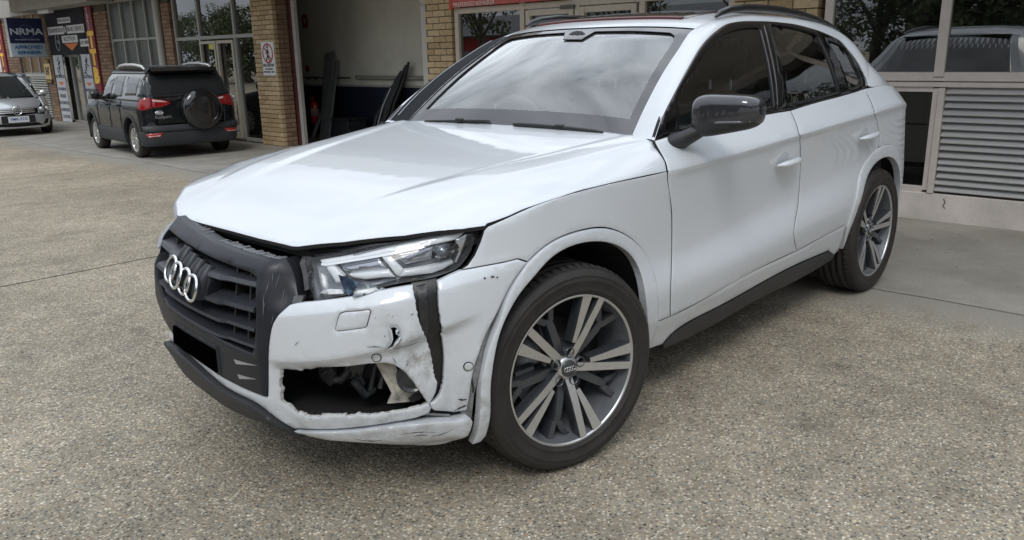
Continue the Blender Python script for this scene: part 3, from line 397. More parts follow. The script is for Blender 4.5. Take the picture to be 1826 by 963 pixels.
# ---------------------------------------------------------------- panels cut from a curved surface
def area2(P): x, y = P[:,0], P[:,1]; return .5*np.sum(x*np.roll(y,-1) - np.roll(x,-1)*y)
def resample(P, step):
    out = []
    n = len(P)
    for i in range(n):
        a, b = P[i], P[(i+1)%n]; k = max(1, int(math.ceil(np.hypot(*(b-a))/step)))
        for j in range(k): out.append(a + (b-a)*j/k)
    return np.array(out)
def offset(P, d):
    """inset (d>0) a ccw polygon"""
    if abs(d) < 1e-9: return P
    e1 = P - np.roll(P,1,0); e2 = np.roll(P,-1,0) - P
    n1 = np.stack([-e1[:,1], e1[:,0]],1); n2 = np.stack([-e2[:,1], e2[:,0]],1)
    n1 /= np.linalg.norm(n1,axis=1)[:,None]+1e-12; n2 /= np.linalg.norm(n2,axis=1)[:,None]+1e-12
    nn = n1+n2; l = np.linalg.norm(nn,axis=1)[:,None]+1e-9; nn /= l
    c = np.clip((nn*n1).sum(1), .45, 1)[:,None]
    return P + nn*d/c
def inside(poly, Q):
    x, y = Q[:,0], Q[:,1]; r = np.zeros(len(Q), bool); n = len(poly)
    for i in range(n):
        x1,y1 = poly[i]; x2,y2 = poly[(i+1)%n]
        c = (y1 > y) != (y2 > y)
        with np.errstate(all='ignore'): r ^= c & (x < (x2-x1)*(y-y1)/(y2-y1+1e-15) + x1)
    return r
def dist_to(poly, Q):
    d = np.full(len(Q), 1e9)
    for i in range(len(poly)):
        a = poly[i]; b = poly[(i+1)%len(poly)]; ab = b-a; t = np.clip(((Q-a)@ab)/(ab@ab+1e-15), 0, 1)
        d = np.minimum(d, np.hypot(*(Q-(a+t[:,None]*ab)).T))
    return d
def region(outer, holes=(), res=.03, edge=.004, step=None, extra=None):
    """triangulate; returns pts, tris, loops, is_edge"""
    step = step or res*.8
    loops = []; pts = []; edges = []
    O = np.array(outer, float); O = O if area2(O) > 0 else O[::-1]
    Ls = [resample(O, step)]
    for h in holes:
        h = np.array(h, float); h = h if area2(h) < 0 else h[::-1]; Ls.append(resample(h, step))
    k = 0
    for P in Ls:
        n = len(P); pts.append(P); loops.append(list(range(k, k+n))); edges += [(k+i, k+(i+1)%n) for i in range(n)]; k += n
    nb = k
    if edge > 0:
        for P in Ls:
            Q = offset(P, edge)
            ok = inside(Ls[0], Q)
            for h in Ls[1:]: ok &= ~inside(h, Q)
            dd = np.min([dist_to(h, Q) for h in Ls], axis=0); ok &= dd > edge*.6
            pts.append(Q[ok])
    x0, y0 = Ls[0].min(0); x1, y1 = Ls[0].max(0)
    gx = np.arange(x0, x1, res); gy = np.arange(y0, y1, res*.866); G = np.array([(x + (res/2 if j%2 else 0), y) for j, y in enumerate(gy) for x in gx])
    if len(G):
        ok = inside(Ls[0], G)
        for h in Ls[1:]: ok &= ~inside(h, G)
        G = G[ok]
        if len(G):
            dd = np.min([dist_to(h, G) for h in Ls], axis=0); G = G[dd > max(res*.35, edge*1.6)]
            pts.append(G)
    if extra is not None:
        X = np.array(extra, float); ok = inside(Ls[0], X)
        for h in Ls[1:]: ok &= ~inside(h, X)
        X = X[ok]; dd = np.min([dist_to(h, X) for h in Ls], axis=0); X = X[dd > max(edge*1.6, .004)]
        if len(X):
            if len(G): 
                keep = np.array([np.hypot(*(X-g).T).min() > res*.38 for g in pts[-1]]); pts[-1] = pts[-1][keep]
            pts.append(X)
    A = np.concatenate(pts)
    vv, ee, ff, ov, oe, of = delaunay_2d_cdt([Vector(p) for p in A], edges, [], 0, 1e-7)
    V = np.array([tuple(p) for p in vv]); T = np.array([f for f in ff if len(f) == 3])
    Cc = V[T].mean(1); ok = inside(Ls[0], Cc)
    for h in Ls[1:]: ok &= ~inside(h, Cc)
    T = T[ok]
    a = V[T]; ar = (a[:,1,0]-a[:,0,0])*(a[:,2,1]-a[:,0,1]) - (a[:,2,0]-a[:,0,0])*(a[:,1,1]-a[:,0,1])
    T[ar < 0] = T[ar < 0][:, ::-1]; T = T[abs(ar) > 1e-12]
    mp = {}
    for i, olds in enumerate(ov):
        for q in olds: mp[q] = i
    loops = [[mp[i] for i in l] for l in loops]
    return V, T, loops
def panel(name, fn, outer, m, parent, holes=(), res=.03, gap=.0, edge=.004, drop=.0025, thick=.014, depth=0., mirror=False, disp=None, flip=False, step=None, skirt=True, extra=None, seal=None):  # seal: edge material, black to paint in the shade of the shut lines
    O = np.array(outer, float)
    if len(O) > 3: O = resample(O, .5)
    if area2(O) < 0: O = O[::-1]
    if gap: O = offset(O, gap)
    V, T, loops = region(O, holes, res, edge, step, extra)
    onb = np.zeros(len(V)); 
    for l in loops: onb[l] = 1
    dp = depth + onb*drop
    if disp is not None: dp = dp + disp(V[:,0], V[:,1])
    P = fn(V[:,0], V[:,1], dp)
    verts = P.tolist(); faces = T.tolist(); nt = len(faces)
    if skirt:
        for l in loops:
            k = len(verts); n = len(l); dd = dp[l]
            verts += P[l].tolist() + fn(V[l,0], V[l,1], dd + thick).tolist()
            faces += [(k+(i+1)%n, k+i, k+n+i, k+n+(i+1)%n) for i in range(n)]
    A = np.array(verts)
    if mirror: A = A*[1,-1,1]
    # make the front faces look outward
    f0 = A[T]; nn = np.cross(f0[:,1]-f0[:,0], f0[:,2]-f0[:,0]).sum(0); ref = fn(V[:1,0]*0+V[:,0].mean(), V[:1,0]*0+V[:,1].mean(), 0.) - fn(V[:1,0]*0+V[:,0].mean(), V[:1,0]*0+V[:,1].mean(), .01)
    r = ref[0]*([1,-1,1] if mirror else [1,1,1])
    if (nn@r) < 0: faces = [tuple(reversed(f)) for f in faces]
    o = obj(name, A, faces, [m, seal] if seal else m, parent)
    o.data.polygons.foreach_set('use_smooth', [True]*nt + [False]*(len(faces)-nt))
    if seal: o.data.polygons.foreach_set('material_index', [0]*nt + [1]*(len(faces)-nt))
    return o
def strip_on(fn, line, w, depth, mirror=False, taper=True):
    """thin raised mark following a line on a surface; returns verts, faces"""
    P = np.array(line, float); n = max(4, len(P)*4); d = np.r_[0, np.cumsum(np.hypot(*np.diff(P,axis=0).T))]
    t = np.linspace(0, d[-1], n); Q = np.stack([np.interp(t, d, P[:,k]) for k in (0,1)], 1)
    T = np.gradient(Q, axis=0); T /= np.linalg.norm(T,axis=1)[:,None]+1e-12; Nn = np.stack([-T[:,1], T[:,0]],1)
    rnd = random.Random(int(abs(P[0,0])*1e4)); ww = np.array([w*(sin(pi*(i+.4)/(n-.2)) if taper else 1)*(rnd.uniform(.55,1.3) if taper else 1) for i in range(n)])[:,None]
    A = Q + Nn*ww; B = Q - Nn*ww
    V = np.concatenate([fn(A[:,0],A[:,1],depth), fn(B[:,0],B[:,1],depth)])
    if mirror: V = V*[1,-1,1]
    return V.tolist(), [(i, i+1, n+i+1, n+i) for i in range(n-1)]
# ================================================================ ground
def ground_mat():
    m, nt, p = nodes_of('exposed_aggregate'); N = nt.nodes.new; L = nt.links.new
    tc = N('ShaderNodeTexCoord'); pos = tc.outputs['Object']
    wn = N('ShaderNodeTexNoise'); wn.inputs['Scale'].default_value = 90; L(pos, wn.inputs[0])
    wa = N('ShaderNodeMix'); wa.data_type = 'RGBA'; wa.blend_type = 'ADD'; wa.inputs[0].default_value = .006; L(pos, wa.inputs[6]); L(wn.outputs[1], wa.inputs[7])
    v = N('ShaderNodeTexVoronoi'); v.inputs['Scale'].default_value = 106; v.inputs['Randomness'].default_value = 1; L(wa.outputs[2], v.inputs[0])
    sx = N('ShaderNodeSeparateColor'); L(v.outputs['Color'], sx.inputs[0])
    r = N('ShaderNodeValToRGB'); e = r.color_ramp.elements; r.color_ramp.interpolation = 'LINEAR'
    cols = [(0,(.04,.042,.042)),(.14,(.10,.105,.105)),(.28,(.20,.195,.175)),(.40,(.35,.335,.30)),(.51,(.24,.18,.13)),(.60,(.44,.34,.23)),(.69,(.22,.235,.24)),(.81,(.50,.46,.38)),(.94,(.60,.53,.42)),(1,(.70,.68,.63))]
    e[0].position, e[0].color = 0, (*cols[0][1],1); e[1].position, e[1].color = 1, (*cols[-1][1],1)
    for q, c in cols[1:-1]: a = e.new(q); a.color = (*c,1)
    L(sx.outputs[0], r.inputs[0])
    # cement matrix between stones
    mr = N('ShaderNodeMapRange'); mr.inputs[1].default_value = .30; mr.inputs[2].default_value = .62; L(v.outputs['Distance'], mr.inputs[0])
    sc = N('ShaderNodeMath'); sc.operation = 'MULTIPLY'; sc.inputs[1].default_value = 1.0; L(mr.outputs[0], sc.inputs[0])
    mx = N('ShaderNodeMix'); mx.data_type = 'RGBA'; mx.inputs[7].default_value = (.265,.235,.185,1); L(sc.outputs[0], mx.inputs[0]); L(r.outputs[0], mx.inputs[6])
    # here and there a larger stone
    v2 = N('ShaderNodeTexVoronoi'); v2.inputs['Scale'].default_value = 52; L(wa.outputs[2], v2.inputs[0]); s2 = N('ShaderNodeSeparateColor'); L(v2.outputs['Color'], s2.inputs[0])
    r2 = N('ShaderNodeValToRGB'); e2 = r2.color_ramp.elements; e2[0].color = (.07,.07,.068,1); e2[1].color = (.50,.44,.35,1); q2 = e2.new(.5); q2.color = (.30,.23,.16,1); L(s2.outputs[1], r2.inputs[0])
    g1 = N('ShaderNodeMath'); g1.operation = 'GREATER_THAN'; g1.inputs[1].default_value = .87; L(s2.outputs[0], g1.inputs[0])
    g2 = N('ShaderNodeMath'); g2.operation = 'LESS_THAN'; g2.inputs[1].default_value = .36; L(v2.outputs['Distance'], g2.inputs[0])
    g3 = N('ShaderNodeMath'); g3.operation = 'MULTIPLY'; L(g1.outputs[0], g3.inputs[0]); L(g2.outputs[0], g3.inputs[1])
    mb = N('ShaderNodeMix'); mb.data_type = 'RGBA'; L(g3.outputs[0], mb.inputs[0]); L(mx.outputs[2], mb.inputs[6]); L(r2.outputs[0], mb.inputs[7])
    # broad stains: warmer away from the building, darker traffic film
    n = N('ShaderNodeTexNoise'); n.inputs['Scale'].default_value = .55; n.inputs['Detail'].default_value = 6; L(pos, n.inputs[0])
    n3 = N('ShaderNodeTexNoise'); n3.inputs['Scale'].default_value = 5; n3.inputs['Detail'].default_value = 8; n3.inputs['Roughness'].default_value = .7; L(pos, n3.inputs[0])
    m2 = N('ShaderNodeMapRange'); m2.inputs[1].default_value = .3; m2.inputs[2].default_value = .7; m2.inputs[3].default_value = .72; m2.inputs[4].default_value = 1.22; L(n.outputs[0], m2.inputs[0])
    m3 = N('ShaderNodeMapRange'); m3.inputs[1].default_value = .3; m3.inputs[2].default_value = .7; m3.inputs[3].default_value = .80; m3.inputs[4].default_value = 1.24; L(n3.outputs[0], m3.inputs[0])
    mm = N('ShaderNodeMath'); mm.operation = 'MULTIPLY'; L(m2.outputs[0], mm.inputs[0]); L(m3.outputs[0], mm.inputs[1])
    xy = N('ShaderNodeSeparateXYZ'); L(pos, xy.inputs[0])
    wy = N('ShaderNodeMapRange'); wy.inputs[1].default_value = 1.5; wy.inputs[2].default_value = 10.; L(xy.outputs[1], wy.inputs[0])
    tint = N('ShaderNodeMix'); tint.data_type = 'RGBA'; tint.inputs[6].default_value = (1.0,.975,.93,1); tint.inputs[7].default_value = (1.10,1.04,.94,1); L(wy.outputs[0], tint.inputs[0])
    vm = N('ShaderNodeVectorMath'); vm.operation = 'MULTIPLY'; L(mb.outputs[2], vm.inputs[0]); L(tint.outputs[2], vm.inputs[1])
    vs = N('ShaderNodeVectorMath'); vs.operation = 'SCALE'; L(vm.outputs[0], vs.inputs[0]); L(mm.outputs[0], vs.inputs['Scale']); # oil and tyre stains
    n5 = N('ShaderNodeTexNoise'); n5.inputs['Scale'].default_value = 1.7; n5.inputs['Detail'].default_value = 5; n5.inputs['Distortion'].default_value = .8; L(pos, n5.inputs[0])
    m5 = N('ShaderNodeMapRange'); m5.inputs[1].default_value = .60; m5.inputs[2].default_value = .72; m5.inputs[3].default_value = 1.; m5.inputs[4].default_value = .72; L(n5.outputs[0], m5.inputs[0])
    v5 = N('ShaderNodeVectorMath'); v5.operation = 'SCALE'; L(vs.outputs[0], v5.inputs[0]); L(m5.outputs[0], v5.inputs['Scale'])
    # cement skin left over the stones next to the apron
    nx = N('ShaderNodeMath'); nx.operation = 'MULTIPLY_ADD'; nx.inputs[1].default_value = .9; L(n3.outputs[0], nx.inputs[0]); L(xy.outputs[0], nx.inputs[2])
    sk = N('ShaderNodeMapRange'); sk.interpolation_type = 'SMOOTHSTEP'; sk.inputs[1].default_value = 2.62; sk.inputs[2].default_value = 3.25; sk.inputs[3].default_value = 0.; sk.inputs[4].default_value = .93; L(nx.outputs[0], sk.inputs[0])
    fn = N('ShaderNodeTexNoise'); fn.inputs['Scale'].default_value = 160; L(pos, fn.inputs[0])
    fm = N('ShaderNodeMapRange'); fm.inputs[1].default_value = .3; fm.inputs[2].default_value = .7; fm.inputs[3].default_value = .82; fm.inputs[4].default_value = 1.16; L(fn.outputs[0], fm.inputs[0])
    fv = N('ShaderNodeVectorMath'); fv.operation = 'SCALE'; fv.inputs[0].default_value = (.30,.28,.245); L(fm.outputs[0], fv.inputs['Scale'])
    fx = N('ShaderNodeMix'); fx.data_type = 'RGBA'; L(sk.outputs[0], fx.inputs[0]); L(v5.outputs[0], fx.inputs[6]); L(fv.outputs[0], fx.inputs[7]); L(fx.outputs[2], p.inputs['Base Color'])
    p.inputs['Roughness'].default_value = .78; p.inputs['Specular IOR Level'].default_value = .35
    inv = N('ShaderNodeMath'); inv.operation = 'SUBTRACT'; inv.inputs[0].default_value = 1; L(v.outputs['Distance'], inv.inputs[1])
    b = N('ShaderNodeBump'); b.inputs['Strength'].default_value = .8; b.inputs['Distance'].default_value = .004; L(inv.outputs[0], b.inputs['Height']); L(b.outputs[0], p.inputs['Normal'])
    return m
def concrete(name, col, s=1., stain=.25):
    m, nt, p = nodes_of(name); N = nt.nodes.new; L = nt.links.new
    tc = N('ShaderNodeTexCoord'); pos = tc.outputs['Object']
    n1 = N('ShaderNodeTexNoise'); n1.inputs['Scale'].default_value = 1.1*s; n1.inputs['Detail'].default_value = 9; n1.inputs['Roughness'].default_value = .65; L(pos, n1.inputs[0])
    n2 = N('ShaderNodeTexNoise'); n2.inputs['Scale'].default_value = 160; n2.inputs['Detail'].default_value = 4; L(pos, n2.inputs[0])
    a = N('ShaderNodeMapRange'); a.inputs[1].default_value = .3; a.inputs[2].default_value = .7; a.inputs[3].default_value = 1-stain; a.inputs[4].default_value = 1+stain*.6; L(n1.outputs[0], a.inputs[0])
    c = N('ShaderNodeMapRange'); c.inputs[1].default_value = .3; c.inputs[2].default_value = .7; c.inputs[3].default_value = .80; c.inputs[4].default_value = 1.18; L(n2.outputs[0], c.inputs[0])
    mm = N('ShaderNodeMath'); mm.operation = 'MULTIPLY'; L(a.outputs[0], mm.inputs[0]); L(c.outputs[0], mm.inputs[1])
    v = N('ShaderNodeVectorMath'); v.operation = 'SCALE'; v.inputs[0].default_value = col; L(mm.outputs[0], v.inputs['Scale']); L(v.outputs[0], p.inputs['Base Color'])
    p.inputs['Roughness'].default_value = .8
    b = N('ShaderNodeBump'); b.inputs['Strength'].default_value = .3; b.inputs['Distance'].default_value = .002; L(n2.outputs[0], b.inputs['Height']); L(b.outputs[0], p.inputs['Normal'])
    return m
GM = ground_mat()
tag(obj('ground', [(-300,-300,0),(300,-300,0),(300,300,0),(-300,300,0)], [(0,1,2,3)], GM), kind='structure')
APR = concrete('apron_concrete', (.31,.29,.255), 1.6, .28)
# concrete apron along the building: its outer edge wanders a little
V = []; ys = np.linspace(-30, 30, 241); rr = random.Random(3)
for y in ys: V += [(2.80+.035*sin(y*.9)+.012*rr.uniform(-1,1) + (.10 if y < 0 else 0), y, .004), (5.42 if 5.9 < y < 9.4 else 5.30, y, .004)]
tag(obj('apron_pavement', V, [(2*i, 2*i+1, 2*i+3, 2*i+2) for i in range(len(ys)-1)], APR), kind='structure')
JM = mat('joint_dark', (.05,.047,.042), .9)
def joint(name, pts, w, z):
    V = []; n = len(pts)
    for i, (x, y) in enumerate(pts):
        a = Vector(pts[min(i+1,n-1)]) - Vector(pts[max(i-1,0)]); a.normalize(); nx, ny = -a.y, a.x
        V += [(x-nx*w, y-ny*w, z), (x+nx*w, y+ny*w, z)]
    tag(obj(name, V, [(2*i,2*i+1,2*i+3,2*i+2) for i in range(n-1)], JM), kind='structure')
joint('pavement_joint', [(x, 3.44+.006*sin(x*5)) for x in np.linspace(-9, 2.8, 60)], .006, .0025)
joint('pavement_joint', [(x, 9.1+.006*sin(x*4)) for x in np.linspace(-9, 2.8, 60)], .005, .0025)

# ================================================================ the brick and glass workshop building
def brick_mat(name, c1, c2, c3):
    m, nt, p = nodes_of(name); N = nt.nodes.new; L = nt.links.new
    oi = N('ShaderNodeObjectInfo'); r = N('ShaderNodeValToRGB'); e = r.color_ramp.elements; e[0].color = (*c1,1); e[1].color = (*c3,1); q = e.new(.5); q.color = (*c2,1)
    L(oi.outputs['Random'], r.inputs[0]); tc = N('ShaderNodeTexCoord'); n = N('ShaderNodeTexNoise'); n.inputs['Scale'].default_value = 45; n.inputs['Detail'].default_value = 6; L(tc.outputs['Object'], n.inputs[0])
    a = N('ShaderNodeMapRange'); a.inputs[1].default_value = .3; a.inputs[2].default_value = .7; a.inputs[3].default_value = .78; a.inputs[4].default_value = 1.12; L(n.outputs[0], a.inputs[0])
    v = N('ShaderNodeVectorMath'); v.operation = 'SCALE'; L(r.outputs[0], v.inputs[0]); L(a.outputs[0], v.inputs['Scale']); L(v.outputs[0], p.inputs['Base Color']); p.inputs['Roughness'].default_value = .85
    b = N('ShaderNodeBump'); b.inputs['Strength'].default_value = .4; b.inputs['Distance'].default_value = .003; L(n.outputs[0], b.inputs['Height']); L(b.outputs[0], p.inputs['Normal'])
    return m
BRK = brick_mat('cream_brick', (.40,.285,.155), (.50,.37,.215), (.57,.44,.27))
BRKD = brick_mat('brown_brick', (.20,.12,.08), (.27,.17,.11), (.32,.20,.13))
MORT = mat('mortar', (.10,.085,.065), .95, noise=.3, nscale=40)
_bd = {}
def brick(parent, c, size, m, jr):
    key = (tuple(round(s,3) for s in size), m.name)
    if key not in _bd:
        b = MB().box(-size[0]/2,size[0]/2,-size[1]/2,size[1]/2,-size[2]/2,size[2]/2,b=.004); o = b.build('brick', m, parent, loc=c); _bd[key] = o.data
    else: o = obj('brick', None, None, None, parent, loc=c, data=_bd[key])
    o.location = (c[0]+jr.uniform(-.0012,.0012), c[1]+jr.uniform(-.001,.001), c[2]); return o
def pier(name, label, y0, y1, x0, depth, m, z1=2.50, ncourse=.0785, nb=None, seed=0, mside=None, sides=(True, False)):
    """brick pier: front face at x0 (facing the yard) spanning y0..y1; one return face at y0"""
    root = empty(name, (x0, (y0+y1)/2, 0), label, 'brick pier'); ox, oy = x0, (y0+y1)/2
    jr = random.Random(seed); W_ = y1-y0; bl = .225; h = ncourse-.0095
    MB().box(.014, depth, -W_/2+.014, W_/2-.004, 0, 3.3).build('mortar_core', MORT, root)
    n = int(z1/ncourse)
    for k in range(n):
        z = (k+.5)*ncourse + .006; off = 0 if k % 2 else -(bl+.01)/2; y = -W_/2 + off
        while y < W_/2 - .03:
            a, b = max(y, -W_/2), min(y+bl, W_/2)
            if b-a > .04: brick(root, (.035, (a+b)/2, z), (.07, b-a, h), m, jr)
            y += bl+.01
        if sides[0] and depth > .12:
            x = .072 + (0 if k % 2 else .11); 
            if k % 2 == 0: brick(root, (.072+.05, -W_/2+.035, z), (.095, .07, h), mside or m, jr)
            while x < depth-.03:
                b = min(x+bl, depth)
                if b-x > .04: brick(root, ((x+b)/2, -W_/2+.035, z), (b-x-.006, .07, h), mside or m, jr)
                x += bl+.01
    return root
FX = 5.15
pier('brick_pier', 'pale brick pier behind the roof of the white SUV, beside the right-hand windows', .52, 1.32, FX, .30, BRK, seed=1, ncourse=.092)
pier('brick_pier', 'narrow cream brick pier between the white post and the shopfront under the red sign', 5.20, 5.70, FX, .20, BRK, seed=2)
pier('brick_pier', 'cream brick pier carrying the no entry sign, left of the open workshop bay', 9.36, 10.02, FX, .27, BRK, seed=3, ncourse=.0745, mside=BRKD)
pier('brick_pier', 'slim brick pier behind the black SUV, beside a white downpipe', 12.98, 13.30, FX, .2, BRKD, seed=4, ncourse=.0745, sides=(False,))
pier('brick_pier', 'brown brick pier right of the tall yellow letter banner', 15.95, 16.60, FX, .2, BRKD, seed=5, ncourse=.0745, sides=(False,))
pier('brick_pier', 'brick pier behind the yellow number sign, between the silver car and the text boards', 19.60, 20.05, FX, .2, BRKD, seed=6, ncourse=.0745, sides=(False,))
pier('brick_pier', 'brown brick pier behind the blue and white hanging sign', 22.0, 23.0, FX, .2, BRKD, seed=7, ncourse=.0745, sides=(False,))

ALU = mat('pinkish_aluminium', (.60,.54,.50), .45, metal=.2, noise=.12, nscale=8)
ALU2 = mat('beige_aluminium', (.52,.46,.38), .5, metal=.1, noise=.12, nscale=8)
ALU3 = mat('grey_aluminium', (.36,.36,.33), .5, metal=.1, noise=.12, nscale=8)
PANE = glass_mat('shop_glass', (.30,.32,.31), 1.0, 1.8, dirt_haze=.02)
PANE2 = mat('frosted_green_glass', (.085,.10,.093), .35, noise=.12, nscale=2)
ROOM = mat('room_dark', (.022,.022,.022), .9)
def bay(name, label, m, pane_m, ys, zs, x=FX+.06, w=.05, d=.09, skip=(), cat='shopfront', wz=None):
    """framed glazing: mullions at ys, rails at zs, a pane in each cell"""
    root = empty(name, (x, (ys[0]+ys[-1])/2, 0), label, cat); oy = (ys[0]+ys[-1])/2
    for y in ys: MB().box(0, d, y-oy-w/2, y-oy+w/2, zs[0], zs[-1], b=.003).build('mullion', m, root)
    for i, z in enumerate(zs):
        for a, b in zip(ys[:-1], ys[1:]): MB().box(.004, d-.004, a-oy+w/2, b-oy-w/2, z-w/2, z+w/2, b=.003).build('rail', m, root)
    for a, b in zip(ys[:-1], ys[1:]):
        for c, e in zip(zs[:-1], zs[1:]):
            if (round(a,2), round(c,2)) in skip: continue
            MB().box(d*.45, d*.45+.008, a-oy+w/2-.004, b-oy-w/2+.004, c+w/2-.004, e-w/2+.004).build('pane', pane_m, root)
    return root
# right-hand glazed bay over louvres and a low concrete wall
PL = concrete('plinth_concrete', (.56,.51,.47), 2.0, .25)
pw = empty('plinth_wall', (FX,-3,0), 'low stained concrete wall below the louvres and dark glass at right', 'low wall')
bxo('wall_face', PL, pw, 0,.35,-9,3.50,0,.235, b=.006)
V, F = [], []
for k, pts in enumerate([[(-.66,.20),(-.675,.17),(-.66,.14),(-.68,.12)]]):
    for i in range(len(pts)-1):
        (a,b),(c,d) = pts[i], pts[i+1]; n = len(V); V += [(-.003,a+3-.004,b),(-.003,c+3-.004,d),(-.003,c+3+.004,d),(-.003,a+3+.004,b)]; F.append((n,n+1,n+2,n+3))
obj('crack', V, F, JM, pw)
bay('window_bay', 'large reflective window panes above the metal louvres at right', ALU, PANE, [-5.2,-3.85,-2.6,-1.55,-.51,.42], [1.175,2.75], x=FX+.005, w=.075, d=.07, cat='window')
lr = empty('window_rail', (FX-.01,-2.5,1.14), 'pinkish double rail between upper windows and louvres at right', 'window rail')
bxo('upper_rail', ALU, lr, 0,.08,-3,2.96,.002,.030,b=.004); bxo('lower_rail', ALU, lr, .004,.08,-3,2.96,-.045,-.006,b=.004)
bay('low_window', 'dark lower window pane behind the tail of the white SUV', ALU, PANE, [-.51,.42], [.255,1.085], x=FX+.012, w=.06, d=.06, cat='window')
lv = empty('louvre_panel', (FX+.02,-2.3,0), 'horizontal grey metal louvres below the right-hand windows', 'louvre')
LV = mat('louvre_metal', (.66,.66,.66), .3, metal=.45, noise=.15, nscale=6, stretch=(1,.3,6))
nL = 15; zz = np.linspace(.275, 1.065, nL)
rl = random.Random(5); lvd = None
for z in zz:
    prof = [(-.018,-.020),(-.022,-.012),(.030,.030),(.034,.026),(-.012,-.020)]
    if lvd is None:
        V = [(x, y, q) for y in (-1.75, 1.72) for x, q in prof]; n = len(prof)
        o = obj('louvre_blade', V, [(i,(i+1)%n,n+(i+1)%n,n+i) for i in range(n)] + [tuple(range(n)), tuple(range(n,2*n))[::-1]], LV, lv); lvd = o.data
    else: o = obj('louvre_blade', None, None, None, lv, data=lvd)
    o.location = (0, rl.uniform(-.004,.004), z); o.rotation_euler = (rl.uniform(-.0015,.0015), rl.uniform(-.03,.03), 0)
bxo('louvre_backing', mat('louvre_dark', (.16,.16,.165), .7), lv, .045,.055,-1.75,1.74,.24,1.09)
bxo('louvre_frame', ALU, lv, -.03,.05,1.725,1.775,.235,1.09,b=.004)
# shopfront under the red sign
sf = bay('shopfront', 'beige framed glass shopfront with double doors behind the white SUV windscreen', ALU2, PANE, [1.36,2.37,3.215,4.03,5.14], [.05,1.945,2.85], w=.07, x=FX+.03)
for y0 in (2.45, 3.30): pass
for (a,b) in ((2.43,3.17),(3.26,3.965)):
    oy = (1.36+5.14)/2
    fr_ = MB(); fr_.box(-.012,.05,a-oy,a-oy+.065,.09,1.90,b=.004); fr_.box(-.012,.05,b-oy-.065,b-oy,.09,1.90,b=.004); fr_.box(-.010,.048,a-oy+.065,b-oy-.065,1.835,1.90,b=.004); fr_.box(-.010,.048,a-oy+.065,b-oy-.065,.09,.22,b=.004)
    fr_.build('door_frame', ALU2, sf)
bxo('door_closer', mat('closer_dark', (.10,.09,.085), .5), sf, -.03,.01,3.24-3.25,3.24-3.25+.2,1.885,1.925,b=.004)
MB().tube([(-.04,3.30-3.25,1.68),(-.045,3.30-3.25,1.74)], .012, 8).build('door_lock', CHR if 'CHR' in globals() else ALU, sf)
rs = empty('red_sign', (FX-.02,4.2,2.16), 'red sign board with faded white lettering above the shopfront window', 'sign')
bxo('sign_board', mat('sign_red_faded', (.52,.10,.085), .45, noise=.25, nscale=3), rs, -.02,.02,-.88,.93,-.175,.32,b=.004)
bxo('sign_edge', mat('sign_red_edge', (.50,.06,.025), .5), rs, -.024,.015,.93,.985,-.20,.32,b=.004)
def text(body_, size, M, m, parent, ext=.002, name='lettering', align='CENTER', space=1., bold=0.):
    cu = bpy.data.curves.new(name, 'FONT'); cu.body = body_; cu.size = size; cu.extrude = ext; cu.align_x = align; cu.align_y = 'CENTER'; cu.space_character = space; cu.offset = bold; cu.resolution_u = 3
    t = bpy.data.objects.new(name, cu); COL.objects.link(t); bpy.context.view_layer.update()
    me = bpy.data.meshes.new_from_object(t); bpy.data.objects.remove(t); me.materials.clear(); me.materials.append(m)
    o = bpy.data.objects.new(name, me); COL.objects.link(o); o.parent = parent; o.matrix_basis = M; return o
def on_wall(x, y, z, sx=1., sy=1.):
    """text frame on the facade, read from the yard: right is -y, up is z, out is -x"""
    M = Matrix(((0,0,-1),(-1,0,0),(0,1,0))).to_4x4(); M.translation = Vector((x,y,z)); return M @ Matrix.Diagonal((sx,sy,1,1))
def facing_y(x, y, z, sx=1., sy=1.):
    """read from smaller y: right is +x, up z, out -y"""
    M = Matrix(((1,0,0),(0,0,-1),(0,1,0))).to_4x4(); M.translation = Vector((x,y,z)); return M @ Matrix.Diagonal((sx,sy,1,1))
WHT = mat('sign_white', (.72,.72,.71), .5); NVY = mat('sign_navy', (.012,.022,.075), .4); YEL = mat('sign_yellow', (.90,.56,.05), .5); BLK_S = mat('sign_black', (.015,.015,.02), .5); ORG = mat('sign_orange', (.70,.20,.04), .5); RED_S = mat('sign_red', (.45,.02,.02), .5)
text('PREFERRED REPAIRER', .075, on_wall(-.0225,.55,-.15), mat('faded_white', (.78,.62,.58), .5), rs)
# white steel post and open workshop bay
po = empty('steel_post', (5.36,5.84,0), 'white square steel post at the right edge of the open workshop bay', 'post')
bxo('post_shaft', mat('post_white', (.50,.47,.44), .5, noise=.15, nscale=5), po, -.08,.10,-.095,.095,0,3.2,b=.008)
bxo('post_band', mat('post_band', (.38,.35,.33), .5), po, -.084,.0,-.097,.097,2.05,2.075,b=.003)
jb = empty('door_jamb', (5.45,9.2,0), 'maroon and white door jamb at the left edge of the open workshop bay', 'door frame')
bxo('maroon_channel', mat('maroon_steel', (.085,.018,.018), .5, noise=.3, nscale=10), jb, -.03,.05,.085,.145,0,3.1,b=.004)
bxo('white_jamb', mat('jamb_white', (.46,.44,.41), .6, noise=.2, nscale=6), jb, -.005,.06,.0,.085,0,3.1,b=.004)
BX = 6.85
ws_ = empty('workshop_interior', (BX,8.5,0), 'dim workshop interior with cream upper wall and dark blue lower wall', 'workshop')
CREAM = mat('workshop_cream', (.72,.70,.62), .8, noise=.15, nscale=2); DADO = mat('dado_navy', (.018,.022,.045), .5, noise=.3, nscale=4)
oy = 8.5
bxo('upper_wall', CREAM, ws_, 0,.1,-3.2,4.0,.90,3.3); bxo('lower_wall', DADO, ws_, -.003,.1,-3.2,4.0,0,.90)
